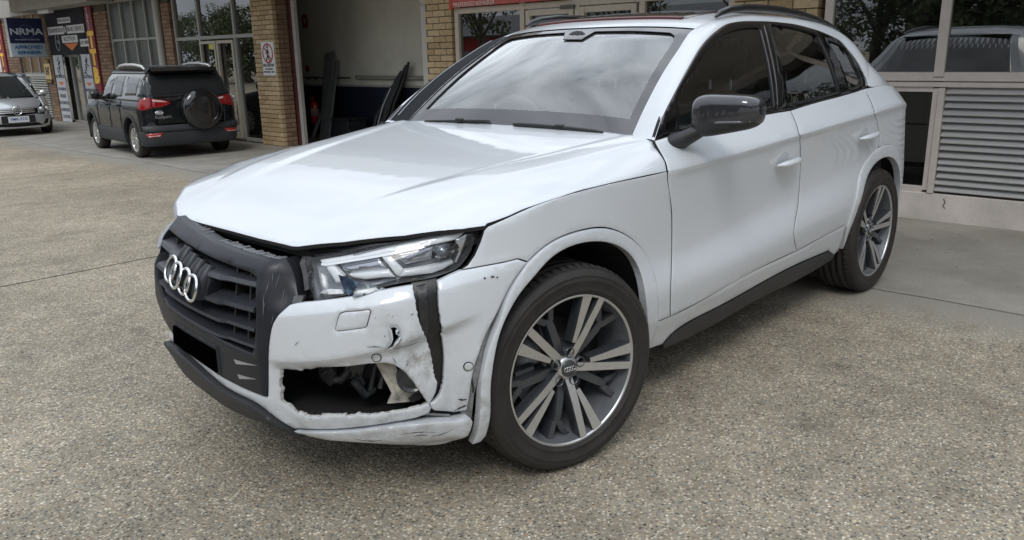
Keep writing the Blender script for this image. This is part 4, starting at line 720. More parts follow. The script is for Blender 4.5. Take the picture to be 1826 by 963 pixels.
bxo('ceiling', CREAM, ws_, -1.6,.1,-3.2,4.0,3.1,3.2); bxo('side_wall', CREAM, ws_, -1.4,0,3.9,4.0,0,3.2); bxo('side_wall', CREAM, ws_, -1.4,0,-3.2,-3.1,0,3.2)
bxo('workshop_floor', concrete('workshop_floor', (.16,.155,.145), 2), ws_, -1.55,0,-3.2,4.0,-.05,.006)
bxo('wall_ledge', mat('ledge', (.40,.38,.33), .7), ws_, -.02,0,-3.1,3.9,.90,.935,b=.003)
MB().tube([(-.04,2.9,1.055),(-.04,1.2,1.055)], .012, 8).build('conduit', mat('pipe_dark', (.07,.06,.06), .5), ws_)
MB().tube([(-.05,1.0,1.06),(-.05,-2.9,1.06)], .035, 10).build('pipe', mat('pipe_cream', (.30,.29,.25), .6), ws_)
for y in (2.8,2.55,2.3,2.05): bxo('pipe_clip', mat('pipe_dark', (.07,.06,.06), .5), ws_, -.05,0,y-.012,y+.012,1.02,1.06)
# left windows
bay('window_bay', 'tall glazed shopfront with aluminium doors behind the black SUV', ALU3, PANE, [10.05,10.72,11.98,12.92], [.05,1.80,2.75], w=.06, x=FX+.05)
bd = empty('glass_door', (FX+.04,11.35,0), 'aluminium double door with a small yellow sticker behind the black SUV', 'door')
for a,b in ((-.60,-.02),(.02,.60)):
    MB().box(-.02,.03,a,a+.05,.06,1.74,b=.003).box(-.02,.03,b-.05,b,.06,1.74,b=.003).box(-.018,.028,a+.05,b-.05,1.69,1.74,b=.003).box(-.018,.028,a+.05,b-.05,.06,.16,b=.003).build('door_leaf', ALU2, bd)
bxo('sticker', mat('sticker_yellow', (.60,.60,.08), .5), bd, -.024,-.021,.07,.24,1.60,1.685)
dp = empty('downpipe', (FX-.02,13.42,0), 'white downpipe against the brick behind the black SUV roof', 'downpipe')
MB().tube([(0,0,0),(0,0,2.9)], .075, 14).build('pipe', mat('downpipe_white', (.46,.44,.40), .5, noise=.1, nscale=4), dp)
bay('window_bay', 'grid of frosted green-grey panes left of the white downpipe', ALU3, PANE2, [13.62,14.15,14.72,15.32,15.92], [.05,.95,1.85,2.75], w=.05, x=FX+.05)
# reception doorway
rb_ = bay('reception_entrance', 'glazed reception entrance between two tall white text boards', ALU3, PANE, [17.08,17.62,18.08,18.62,19.55], [.03,1.575], w=.05, x=FX+.08, cat='entrance')
sg_ = empty('reception_sign', (FX-.01,18.3,0), 'black board lettered transmission and brake service over the reception door', 'sign')
bxo('board', mat('board_black', (.010,.011,.018), .8), sg_, -.01,.05,-1.20,1.22,1.60,2.66)
def lab(txt, y0, y1, z0, z1, m_bg, m_tx, par, size, x=-.013, ts=1.):
    if m_bg: bxo('label_plate', m_bg, par, x-.002,x+.004,y0,y1,z0,z1)
    text(txt, size, on_wall(x-.004,(y0+y1)/2,(z0+z1)/2,ts), m_tx, par, ext=.001)
lab('WOLLONGONG', -.38,.42,2.30,2.42, WHT, BLK_S, sg_, .10)
lab('TRANSMISSION', .12,1.17,2.06,2.24, WHT, BLK_S, sg_, .145); text('&', .2, on_wall(-.016,.02,2.15), WHT, sg_); lab('BRAKE SERVICE', -1.13,-.08,2.06,2.24, WHT, BLK_S, sg_, .145)
lab('RECEPTION', -.65,.32,1.86,2.02, WHT, BLK_S, sg_, .14)
lab('6292 8898', -1.32,-.78,1.76,1.92, WHT, BLK_S, sg_, .12)
MB().add([(-.014,.22,1.84),(-.014,-.65,1.84),(-.014,-.22,1.68)], [(0,1,2)]).build('arrow', ORG, sg_)
MB().tube([(-.016,.62+.13*cos(a)*1.,1.88+.19*sin(a)) for a in np.linspace(0,2*pi,25)], .012, 6).build('badge_ring', mat('badge_grey', (.3,.3,.32), .5), sg_); lab('TTB', .50,.74,1.84,1.93, None, WHT, sg_, .09)
def board(label, y0, y1, z0, z1, lines, x=FX-.012):
    r = empty('text_board', (x,(y0+y1)/2,0), label, 'sign board', None); w = (y1-y0)/2
    bxo('board', mat('board_white', (.55,.57,.60), .5), r, -.008,.01,-w,w,z0,z1)
    z = z1-.14
    for k, t in enumerate(('TTB', 'OPEN')): 
        pass
    for k in range(7):
        rk = random.Random(k*7+int(y0*10)); pts = [(-.010, (.5-rk.random())*w*.9+.04*k/7, z1-.06-k*.055)]; 
        p = pts[0]; MB().tube([p,(p[0],p[1]+rk.uniform(-.12,.12),p[2]-.05),(p[0],p[1]+rk.uniform(-.1,.1),p[2]-.09)], .012, 5).build('brush_mark', BLK_S, r)
    z = z1-.50
    for i, (t, s) in enumerate(lines):
        if t == 'V': MB().add([(-.0095,w*.7,z+.04),(-.0095,-w*.7,z+.04),(-.0095,0,z-.05)], [(0,1,2)]).build('arrow', ORG, r); z -= .13
        else: text(t, s, on_wall(-.0095,0,z), mat('board_ink', (.10,.11,.16), .6), r, bold=.004); z -= .165
    return r
board('tall white text board with orange arrow left of the reception door', 18.84,19.44,-.0+.01,1.59, [('MECHANICAL',.10),('V',0),('CAR SERVICE',.09),('BRAKES',.11),('AUTOMATICS',.10),('GEARBOXES',.10),('CLUTCHES',.10),('4x4',.15),('DIFFS',.14)])
board('tall white text board with orange arrow right of the reception door, beside the letter banner', 17.10,17.62,.01,1.59, [('ELECTRICAL',.09),('V',0),('DIAGNOSTICS',.08),('SERVICE',.10),('REPAIRS',.10),('TYRES',.10),('OPEN',.12)])
bn = empty('letter_banner', (FX-.03,16.82,0), 'tall dark red banner with yellow letters T T B right of the reception door', 'banner')
bxo('banner_board', mat('banner_red', (.22,.022,.035), .5, noise=.2, nscale=5), bn, -.01,.03,-.20,.16,.75,2.60)
for t, z in (('T',1.88),('T',1.50),('B',1.11)): text(t, .44, on_wall(-.013,-.02,z,1.1), YEL, bn, bold=.03)
for t, z in (('T',2.50),('8',2.38),('9',2.26),('5',2.14)): text(t, .16, on_wall(-.013,.02,z), WHT, bn)
bp = empty('pink_poster', (FX-.02,17.1,1.9), 'faded pink poster strip beside the reception sign', 'poster'); bxo('sheet', mat('poster_pink', (.42,.15,.15), .6), bp, 0,.02,-.10,.16,-.28,.16)
ns = empty('number_sign', (FX-.02,19.94,1.2), 'small yellow sign reading 24 7 on the brick pier by the silver car', 'sign')
bxo('sign_board', mat('sign_cream', (.72,.52,.22), .5), ns, -.01,.01,-.21,.19,-.18,.20); text('247', .26, on_wall(-.0125,0,.01,.75), BLK_S, ns, bold=.008)
bxo('sign_cap', BLK_S, ns, -.01,.008,-.20,.18,.205,.29); bxo('sign_foot', BLK_S, ns, -.01,.008,-.22,.18,-.29,-.185); text('OPEN', .08, on_wall(-.0125,0,.247), YEL, ns); text('TOWING', .07, on_wall(-.0125,0,-.237), YEL, ns)
bay('window_bay', 'brown curtained window above white louvres behind the silver car', ALU3, mat('curtain_tan', (.26,.17,.09), .8, noise=.3, nscale=6, stretch=(1,6,.4)), [20.05,20.75,21.4,22.0], [1.15,2.75], w=.06, cat='window')
lw = empty('louvre_window', (FX+.04,21.0,0), 'small white louvre window behind the silver car', 'louvre')
bxo('frame', mat('louvre_white', (.5,.5,.47), .5), lw, -.02,.03,-.95,.98,1.08,1.14)
lvd = None
for z in np.linspace(.10, 1.05, 17):
    if lvd is None: o = MB().box(-.02,.03,-.75,.45,-.018,.012).build('louvre_blade', mat('louvre_white', (.5,.5,.47), .5), lw); lvd = o.data
    else: o = obj('louvre_blade', None, None, None, lw, data=lvd)
    o.location = (0,0,z)
bxo('louvre_backing', mat('louvre_dark', (.16,.16,.165), .7), lw, .04,.05,-.95,.98,.0,1.1)
# hanging sign
hs_ = empty('hanging_sign', (4.67,19.55,0), 'blue and white NRMA approved repairer box sign hanging from the awning', 'sign')
bxo('sign_box', mat('sign_body_grey', (.42,.43,.44), .5), hs_, -.385,.385,0,.16,1.56,2.46,b=.006)
bxo('blue_face', NVY, hs_, -.375,.375,-.006,0,1.88,2.45); bxo('white_face', mat('face_pale', (.42,.50,.55), .45), hs_, -.375,.375,-.006,0,1.57,1.878)
text('NRMA', .20, facing_y(0,-.009,2.14,1.25,1.), mat('letter_pale', (.60,.64,.72), .4), hs_, bold=.005); text('MOTORING & SERVICES', .042, facing_y(0,-.009,1.96,1.2,1.), mat('letter_pale', (.6,.64,.72), .4), hs_)
MB().tube([(.17*cos(a),-.008,2.14+.15*sin(a)) for a in np.linspace(0,2*pi,33)], .008, 5, flat=.4).build('emblem_ring', mat('ring_grey', (.25,.28,.36), .4), hs_)
text('APPROVED', .105, facing_y(0,-.009,1.785,1.15,1.), mat('letter_blue', (.03,.13,.30), .5), hs_, bold=.004); text('REPAIRER', .105, facing_y(0,-.009,1.66,1.15,1.), mat('letter_blue', (.03,.13,.30), .5), hs_, bold=.004)
tb2 = empty('letter_banner', (FX-.03,23.3,0), 'orange and red letter banner at the far left behind the silver car', 'banner')
bxo('banner_board', mat('banner_red', (.22,.02,.03), .5), tb2, -.01,.03,-.25,.22,.75,2.6)
for t, z in (('T',1.95),('T',1.5),('A',1.05)): text(t, .46, on_wall(-.013,0,z,.9), YEL, tb2, bold=.02)
# wall above, dark rooms behind the glass, awning
UP = mat('render_cream', (.36,.345,.32), .8, noise=.12, nscale=2)
uw = empty('upper_facade', (FX,8,2.75), 'plain cream wall band above the windows of the workshop building', 'building wall')
bxo('wall_band', UP, uw, .01,.3,-16,24,-.15+.0,1.2)
for a, b in ((-9,5.15),(10.05,24)):
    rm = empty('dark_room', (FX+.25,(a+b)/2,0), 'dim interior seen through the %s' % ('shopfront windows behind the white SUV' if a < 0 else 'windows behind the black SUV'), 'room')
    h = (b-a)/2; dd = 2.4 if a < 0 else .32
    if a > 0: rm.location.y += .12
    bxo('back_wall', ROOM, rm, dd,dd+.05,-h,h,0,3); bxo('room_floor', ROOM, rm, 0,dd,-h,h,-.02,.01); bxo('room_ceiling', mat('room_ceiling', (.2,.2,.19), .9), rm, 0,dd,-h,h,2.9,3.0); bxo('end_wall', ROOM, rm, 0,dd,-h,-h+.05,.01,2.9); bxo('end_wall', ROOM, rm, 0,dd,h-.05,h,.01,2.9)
aw = empty('awning', (FX,8,2.9), 'cream awning with boxed beam along the building front', 'awning')
bxo('soffit', mat('soffit_grey', (.40,.37,.33), .8), aw, -1.5,.0,-17,14,.10,.16); bxo('fascia', UP, aw, -1.56,-1.5,-17,14,-.02,.34)
bxo('boxed_beam', UP, aw, -.55,-.02,7.4,12.2,-.30,.02,b=.01)
lf = empty('batten_light', (4.86,18.6,2.58), 'white batten light fitting under the awning beam above the reception sign', 'light fitting')
bxo('fitting', mat('fitting_white', (.7,.7,.68), .4), lf, -.06,.06,-.35,.35,-.06,.02,b=.01)
# ================================================================ the damaged white SUV
def white_paint():
    m, nt, p = nodes_of('white_paint'); N = nt.nodes.new; L = nt.links.new
    p.inputs['Roughness'].default_value = .38; p.inputs['Coat Weight'].default_value = 1.0; p.inputs['Coat Roughness'].default_value = .035; p.inputs['Coat IOR'].default_value = 1.5
    tc = N('ShaderNodeTexCoord'); pos = tc.outputs['Object']
    n = N('ShaderNodeTexNoise'); n.inputs['Scale'].default_value = 26; n.inputs['Detail'].default_value = 8; n.inputs['Roughness'].default_value = .7; L(pos, n.inputs[0])
    # road grime round the broken fog lamp, and a film low on the body
    def blob(c, r, s=1.):
        d = N('ShaderNodeVectorMath'); d.operation = 'DISTANCE'; d.inputs[1].default_value = c; L(pos, d.inputs[0])
        mr = N('ShaderNodeMapRange'); mr.inputs[1].default_value = r; mr.inputs[2].default_value = r*.25; mr.inputs[3].default_value = 0; mr.inputs[4].default_value = s; L(d.outputs['Value'], mr.inputs[0]); return mr.outputs[0]
    def mth(op, a, b):
        q = N('ShaderNodeMath'); q.operation = op; q.use_clamp = True
        for i, v in enumerate((a, b)):
            if isinstance(v, (int, float)): q.inputs[i].default_value = v
            else: L(v, q.inputs[i])
        return q.outputs[0]
    s = mth('ADD', blob((-.60,-.80,.57), .13, .55), blob((-.70,-.72,.66), .12, .20))
    s = mth('ADD', s, blob((-.44,-.86,.36), .12, .55)); s = mth('ADD', s, blob((-.66,-.72,.27), .16, .4)); s = mth('ADD', s, blob((-.60,-.78,.52), .10, .5))
    sx = N('ShaderNodeSeparateXYZ'); L(pos, sx.inputs[0])
    lo = N('ShaderNodeMapRange'); lo.inputs[1].default_value = .62; lo.inputs[2].default_value = .2; lo.inputs[3].default_value = 0.03; lo.inputs[4].default_value = .35; L(sx.outputs[2], lo.inputs[0])
    s = mth('ADD', s, lo.outputs[0])
    nr = N('ShaderNodeMapRange'); nr.inputs[1].default_value = .42; nr.inputs[2].default_value = .68; L(n.outputs[0], nr.inputs[0])
    f = mth('MULTIPLY', s, nr.outputs[0]); 
    mx = N('ShaderNodeMix'); mx.data_type = 'RGBA'; mx.inputs[6].default_value = (.63,.66,.70,1); mx.inputs[7].default_value = (.25,.23,.20,1); L(f, mx.inputs[0]); L(mx.outputs[2], p.inputs['Base Color'])
    cw = N('ShaderNodeMapRange'); cw.inputs[1].default_value = 0; cw.inputs[2].default_value = .5; cw.inputs[3].default_value = 1; cw.inputs[4].default_value = .1; L(f, cw.inputs[0]); L(cw.outputs[0], p.inputs['Coat Weight'])
    # very faint orange peel
    n2 = N('ShaderNodeTexNoise'); n2.inputs['Scale'].default_value = 9; n2.inputs['Detail'].default_value = 1; L(pos, n2.inputs[0])
    b = N('ShaderNodeBump'); b.inputs['Strength'].default_value = .12; b.inputs['Distance'].default_value = .003; L(n2.outputs[0], b.inputs['Height']); L(b.outputs[0], p.inputs['Coat Normal'])
    return m
WP = white_paint()
BLKP = mat('black_plastic', (.028,.029,.032), .5, noise=.3, nscale=9, bump=.15, bscale=400, dist=.0006)
GRYP = mat('grille_grey_plastic', (.019,.021,.027), .36, spec=.35, noise=.25, nscale=7, bump=.1, bscale=350, dist=.0005, rvar=.08)
GLOSSB = mat('gloss_black', (.006,.006,.007), .08, coat=1.)
DARK = mat('cavity_black', (.012,.012,.013), .8)
RUB = mat('rubber', (.024,.021,.019), .6, noise=.5, nscale=14, bump=.25, bscale=160, dist=.001)
CHR = mat('chrome', (.82,.83,.84), .07, metal=1.)
MACH = mat('machined_alloy', (.64,.645,.65), .36, metal=.9, noise=.08, nscale=60)
ANTH = mat('anthracite_alloy', (.062,.066,.075), .28, metal=.35, coat=.4)
DISC = mat('brake_disc', (.25,.25,.26), .35, metal=1., noise=.2, nscale=30)
SILV = mat('headlamp_silver', (.55,.56,.58), .25, metal=.7, noise=.15, nscale=40)
LWHT = mat('light_guide', (.88,.90,.93), .22, coat=.6, noise=.08, nscale=50)
WS = glass_mat('windscreen_glass', (.78,.90,.89), 1., 1.5, 0., .09, boost=3.3)  # pale diffuse film partly stands for the milky sky reflection
SG = glass_mat('side_glass', (.74,.80,.79), 1., 1.52, boost=2.4)
PG = glass_mat('privacy_glass', (.58,.63,.63), 1., 1.6, boost=3.0)
LENS = glass_mat('headlamp_lens', (.97,.98,.99), 1., 1.4, boost=.9)
SEAT = mat('seat_leather', (.055,.055,.06), .5, noise=.2, nscale=20)
ORIM = mat('grimy_white_plastic', (.50,.48,.42), .6, noise=.75, nscale=30, bump=.3, bscale=90, dist=.002)

car = empty('damaged_suv', (0,0,0), 'white SUV with torn front bumper, broken headlight and crooked grey grille, filling the foreground', 'car')

GAP_SHADE = mat('gap_shade_black', (.008,.008,.009), .8)  # panel edges coloured black: the shade of the shut lines is painted in
def both(name, fn, outer, m, **k):
    a = panel(name, fn, outer, m, car, **k); panel(name, fn, outer, m, car, mirror=True, **k); return a
H1 = [TR['fog_hole'], TR['tear_hole']]
_sg = np.arange(1.3, 4.75, .016); _Zr, _Dr = rows(_sg); CREASE = [(s, z+o) for s, z in zip(_sg, _Zr[:,5]) for o in (-.0225, -.003, .003)]
_sb = np.arange(.40, 1.3, .012)
FOLD = [(s, float(np.interp(s, [.43,.63,.77,.91,1.05,1.15], [.527,.562,.594,.63,.665,.69]))+o) for s in _sb for o in (-.003,.003)] + [(s, float(np.interp(s, [.449,.65,.81,.88,1.04,1.25], [.673,.709,.734,.746,.77,.79]))+o) for s in _sb for o in (-.003,.003)]
# ---- flank panels (both sides)
both('front_fender', body, TR['fender'], WP, gap=.0028, res=.022, edge=.0025, drop=.0012, extra=CREASE, seal=GAP_SHADE)
for sgn in (0, 1):
    fd = panel('front_door', body, TR['front_door'], WP, car, gap=.002, res=.026, edge=.0025, drop=.0010, mirror=bool(sgn), extra=CREASE, seal=GAP_SHADE)
    rd = panel('rear_door', body, TR['rear_door'], WP, car, gap=.002, res=.026, edge=.0025, drop=.0010, mirror=bool(sgn), extra=CREASE, seal=GAP_SHADE)
    for par, hl, cup in ((fd, TR['handle1'], TR['cup1'][0]), (rd, TR['handle2'], TR['cup2'][0])):
        # cup recess shown only by darker colour, its shade painted in; grab handle
        cs, cz = cup; cz -= .012; n = 26
        cupP = [(cs + .062*cos(2*pi*i/n), cz + .036*sin(2*pi*i/n)) for i in range(n)]
        panel('handle_cup_shade', body, cupP, mat('cup_shade_white', (.50,.52,.54), .35, coat=.6), par, mirror=bool(sgn), res=.012, depth=-.0012, drop=.0, thick=.002)
        (s0, z0), (s1, z1) = hl[0], hl[-1]; V = MB(); pts = []; 
        for i in range(9):
            t = i/8; s_ = s0 + (s1-s0)*t; z_ = z0 + (z1-z0)*t + .002; p = body([s_], [z_], -.012 - .024*sin(pi*min(max(t,.0),1))**.5)[0]
            pts.append((p[0], p[1]*(-1 if sgn else 1), p[2]))
        V.tube(pts, [.006,.015,.019,.020,.020,.020,.019,.016,.008], 12, flat=.8); V.build('door_handle', WP, par)
# rear quarter: from the rear door back round the tail
zr = TR['rar_in'] if 'rar_in' in TR else None
def quarter_poly():
    P = list(TR['rear_door'])
    return None
C_SEAM = [p for p in TR['rear_door']]
s31 = s_x(3.3)
def arc(cx, cz, r, a0, a1, n=22):
    """circle round a wheel, in (s,z) on the flank"""
    out = []
    for i in range(n+1):
        a = radians(a0 + (a1-a0)*i/n); x = cx + r*cos(a); out.append((s_x(x) if x > -.55 else s_x(-.55), cz + r*sin(a)))
    return out
RC = 2.828
upper = []
top_c = max(C_SEAM, key=lambda p: p[1] + (0.2 if p[0] > 4.0 else 0))
cs = [p for p in C_SEAM if p[0] > 4.05 and p[1] > .86]
cs = sorted(cs, key=lambda p: -p[1])
ro = arc(RC, .375, .500, 103, -6)
qp = cs + [p for p in ro if p[0] > cs[-1][0]] 
qp += [(s_x(3.40), .30), (s_ry(.74), .30), (s_ry(.70), .62), (s_ry(.66), .98), (s_ry(.72), 1.085), (s_x(3.30), 1.15), (s_x(3.12), 1.196), (s_x(2.95), 1.204)]
both('rear_quarter_panel', body, qp, WP, gap=.0015, res=.03, edge=.0025, drop=.001, extra=CREASE, seal=GAP_SHADE)
both('sill_panel', body, TR['sill_panel'], WP, gap=.0015, res=.03, depth=.002, edge=.0025, drop=.001, seal=GAP_SHADE)
both('sill_cladding', body, TR['sill_cladding'], BLKP, res=.04, depth=-.004, thick=.05)
both('wheel_arch_trim', body, TR['arch_trim'], WP, gap=.0022, res=.02, depth=-.007, thick=.03, edge=.003, drop=.002)
# rear wheel-arch trim: a band between two arcs
ri = [(p[0], p[1]) for p in arc(RC, .375, .43, 182, -12, 34)]; rO = [(p[0], p[1]) for p in arc(RC, .375, .500, 168, -12, 34)]
rear_trim = [(s_x(2.40), .335)] + ri + rO[::-1]
both('wheel_arch_trim', body, rear_trim, WP, res=.025, depth=-.007, thick=.035)
# tail: bumper, tailgate and lamps
tb = [(s_ry(.735), .28), (SMAX, .28), (SMAX, .66), (s_ry(.69), .66)]
both('rear_bumper', body, tb, WP, res=.06)
both('tailgate', body, [(s_ry(.685), .67), (SMAX, .67), (SMAX, 1.08), (s_ry(.655), 1.08)], WP, res=.06, gap=.001)
both('tail_lamp', body, [(s_ry(.70), .86), (s_ry(.42), .88), (s_ry(.40), .98), (s_ry(.70), .99)], mat('tail_lamp_red', (.35,.01,.01), .1, coat=1.), res=.04, depth=-.01)
# ---- front bumper
def jag(poly, box, amp, seed=1, step=.007):
    """ragged break along the part of an outline that lies in box"""
    rj = random.Random(seed); out = []; n = len(poly)
    for i in range(n):
        a = np.array(poly[i]); b = np.array(poly[(i+1) % n]); m = (a+b)/2; out.append(tuple(a))
        if box[0] < m[0] < box[1] and box[2] < m[1] < box[3]:
            k = max(1, int(np.hypot(*(b-a))/step)); d = (b-a)/max(np.hypot(*(b-a)), 1e-6); nn = np.array([-d[1], d[0]])
            for j in range(1, k): out.append(tuple(a+(b-a)*(j+rj.uniform(-.3,.3))/k + nn*amp*rj.choice((-1,-.4,.3,1))*rj.uniform(.4,1)))
    return out
bump = panel('front_bumper', body, jag(TR['bumper'], (.87,.955,.44,.775), .0032, 3), WP, car, holes=H1 + [list(offset(np.array(TR['tow_cover'])[::(1 if area2(np.array(TR['tow_cover']))>0 else -1)], -.0025))], res=.017, edge=.0035, drop=.003, thick=.012, extra=FOLD,
    disp=lambda s, z: -.010*np.exp(-((s-.84)**2+(z-.63)**2)/.0010)*np.sign(np.sin((s-.84)*60)) + .009*np.exp(-((s-.90)**2/.0022+(z-.56)**2/.006)) + .002*np.sin(s*33+z*21)*np.exp(-((s-.88)**2+(z-.60)**2)/.02))
panel('tow_hook_cover', body, TR['tow_cover'], WP, bump, res=.02, edge=.002, drop=.0015, thick=.006)
bside = panel('bumper_corner', body, jag(TR['bumper_side'], (.88,.972,.44,.78), .0028, 5), WP, car, res=.016, gap=.0012, edge=.0035, drop=.003, depth=-.001, extra=FOLD, disp=lambda s, z: -.012*np.clip(1-(s-.86)/.08, 0, 1)*np.exp(-((z-.50)/.22)**2))
blade = panel('bumper_blade', body, TR['bumper_blade'], WP, car, res=.016, depth=-.012, thick=.05, disp=lambda s, z: -.02*np.clip((s-.7)/.3, 0, 1)+.9*np.clip(.262-z, 0, .04))
lip = panel('lower_lip', body, TR['lower_lip'], BLKP, car, res=.02, depth=-.022, drop=.006, thick=.09, edge=.008)
for nm, par in (('sensor1', bump), ('sensor2', bside)):
    s0, z0 = TR[nm][0]; ring = [(s0+.0125*cos(2*pi*i/18), z0+.0125*sin(2*pi*i/18)) for i in range(18)]
    panel('parking_sensor', body, ring, mat('sensor_grey', (.55,.57,.58), .35), par, res=.01, edge=.002, drop=.001, thick=.006, depth=-.006)
    r2 = [(s0+.0155*cos(2*pi*i/18), z0+.0155*sin(2*pi*i/18)) for i in range(18)]
    panel('sensor_ring', body, r2, BLKP, par, holes=[ring], res=.006, edge=0, drop=0, thick=.006, depth=-.0035)
# plain right-hand bumper corner (the far, unbroken side)
rb = [(.50,.72)] + [(.60,.735),(.75,.762),(.9,.782),(1.04,.812),(1.19,.812),(1.27,.80),(1.17,.68),(1.10,.53),(1.085,.40),(1.08,.26),(.9,.25),(.7,.27),(.5,.29),(.42,.34),(.40,.42),(.44,.55)]
panel('front_bumper', body, rb, WP, car, res=.03, mirror=True, depth=.035)
# scuffs and paint loss
MK = mat('scraped_paint', (.045,.042,.04), .8, noise=.6, nscale=50)
def marks(names, par, dep, w=.0016):
    V, F = [], []
    for nm in names:
        v, f = strip_on(body, TR[nm], w, dep); k = len(V); V += v; F += [tuple(i+k for i in q) for q in f]
    o = obj('scuff_marks', V, F, MK, par); o['kind'] = 'stuff'
marks(['scuff6','scuff7','scuff8','scuff11','scuff12','scuff17','scuff18','scuff19','scuff20','scuff16','scuff21'], bump, -.0035, .0012)
marks(['scuff9','scuff10','scuff13','scuff14','scuff15'], bside, -.0032, .003)
marks(['scuff1','scuff2','scuff3','scuff4','scuff5'], blade, -.0365, .0018)
# torn rim of the fog opening: ragged lip of grimy white plastic
rnd = random.Random(4); FH = resample(np.array(TR['fog_hole'])[::(1 if area2(np.array(TR['fog_hole']))>0 else -1)], .009)
J = np.array([[rnd.uniform(0,.004)] for _ in FH]); inner = offset(FH, .008) ; inner = FH + (inner-FH)*(.10+J/.004*.40)
n = len(FH); P0 = body(FH[:,0], FH[:,1], .004); P1 = body(inner[:,0], inner[:,1], .009); P2 = body(inner[:,0], inner[:,1], .014)
obj('torn_edge', np.concatenate([P0,P1,P2]), [(i,(i+1)%n,n+(i+1)%n,n+i) for i in range(n)] + [(n+i,n+(i+1)%n,2*n+(i+1)%n,2*n+i) for i in range(n)], mat('torn_white', (.50,.50,.48), .6, noise=.5, nscale=60), bump)
TH = resample(np.array(TR['tear_hole'])[::(1 if area2(np.array(TR['tear_hole']))>0 else -1)], .006); n = len(TH); T2 = offset(TH, -.004)
P0 = body(TH[:,0],TH[:,1], .02); P1 = body(TH[:,0],TH[:,1],-.003); P2 = body(T2[:,0],T2[:,1], -.0035+0*TH[:,0]); 
obj('torn_edge', np.concatenate([P0,P1,P2]), [(i,(i+1)%n,n+(i+1)%n,n+i) for i in range(n)] + [(n+i,n+(i+1)%n,2*n+(i+1)%n,2*n+i) for i in range(n)], WP, bump, smooth=True)
# what shows through the opening
def plate(name, poly, depth, m, par, thick=.01, res=.03, fn=body, **k): return panel(name, fn, poly, m, par, res=res, depth=depth, thick=thick, edge=k.pop('edge', 0), drop=0, **k)
from_px6 = None
s_f = lambda k: TR['fog_hole'][k][0]
plate('fog_lamp_bracket', [(.735,.56),(.80,.556),(.825,.50),(.845,.44),(.93,.405),(.88,.385),(.78,.385),(.80,.42),(.785,.455),(.765,.50)], .045, ORIM, car, .02)
Mf = Matrix.Translation(Vector(body([.872],[.478],.03)[0]))
tt = body([.872],[.478],0.)[0]-body([.872],[.478],.05)[0]; q = Vector(tt).to_track_quat('Z','Y').to_matrix().to_4x4()
fl = MB().lathe([(.0,.012),(.012,.012),(.03,.004),(.04,.0),(.042,.012),(.047,.012),(.048,-.03)], Mf @ q, 28).build('fog_lamp', mat('fog_lamp_grey', (.03,.032,.036), .35, coat=.4, noise=.4, nscale=30), car)
plate('broken_bracket', [(.855,.405),(.90,.43),(.915,.415),(.90,.40),(.87,.388)], .028, DARK, car, .005)
jk = random.Random(9)
for k in range(7):
    a = body([.50+.05*k],[.40+jk.uniform(0,.12)],.07+jk.uniform(0,.05))[0]; b = body([.56+.05*k],[.40+jk.uniform(0,.13)],.12)[0]; c = (np.array(a)+b)/2 + [0,0,jk.uniform(-.05,.05)]
    MB().tube([a,c,b], jk.choice([.006,.009,.014]), 8).build('cable', mat('dark_grey_parts', (.035,.036,.04), .45, noise=.4, nscale=25), car)
plate('duct', [(.60,.545),(.66,.55),(.69,.50),(.67,.46),(.63,.455),(.62,.50)], .10, mat('dark_grey_parts', (.05,.05,.055), .5), car, .03)
plate('duct', [(.47,.50),(.53,.52),(.55,.44),(.50,.40),(.46,.42)], .12, mat('dark_grey_parts', (.05,.05,.055), .5), car, .04)
plate('crash_bar', [(.42,.47),(.80,.50),(.80,.44),(.42,.41)], .15, mat('dark_grey_parts', (.05,.05,.055), .5), car, .05)
# dark plastic showing through the split beside the fender
plate('split_liner', TR['crack'], .022, mat('liner_black', (.012,.012,.014), .35, coat=.3, noise=.6, nscale=20), car, .01, edge=.003)
plate('split_liner', [(.90,.77),(.93,.775),(.925,.60),(.905,.60)], .012, mat('liner_grey', (.022,.023,.026), .35, coat=.3, noise=.9, nscale=40), car, .01)
# grey bracket between bumper corner and wheel-arch trim
plate('bumper_bracket', [(1.262,.792),(1.20,.715),(1.135,.62),(1.105,.55),(1.09,.47),(1.075,.40),(1.07,.30),(1.04,.29),(1.035,.40),(1.055,.52),(1.10,.63),(1.17,.73)], .012, mat('bracket_grey', (.22,.225,.23), .5, noise=.6, nscale=25), car, .01)
MB().tube([body([1.05],[.30],.02)[0], body([1.075],[.42],.016)[0], body([1.06],[.50],.018)[0]], .006, 6).build('bracket_edge', BLKP, car)
plate('bumper_joint', [(.78,.335),(.93,.375),(1.03,.34),(1.04,.31),(.97,.315),(.92,.335),(.80,.31)], .020, DARK, car, .012)
MB().tube([body([.80],[.325],.012)[0], body([.90],[.352],.010)[0], body([1.0],[.33],.010)[0]], .0045, 6).build('bracket_edge', mat('bracket_grey', (.22,.225,.23), .5), car)
# black bulkhead behind everything at the nose
plate('bulkhead', [(-.95,.30),(1.02,.30),(1.02,.84),(.5,.84),(-.5,.84),(-.95,.84)], .26, DARK, car, .01, res=.1)
MB().add([(-.80,-.42,.345),(-.60,-.72,.335),(-.42,-.80,.30),(.0,-.80,.25),(.0,.7,.25),(-.80,.42,.33)], [(0,1,2,3,4,5)]).build('undertray', DARK, car)
plate('bulkhead', [(-.95,.20),(1.02,.20),(1.02,.34),(-.95,.34)], .26, DARK, car, .01, res=.1)

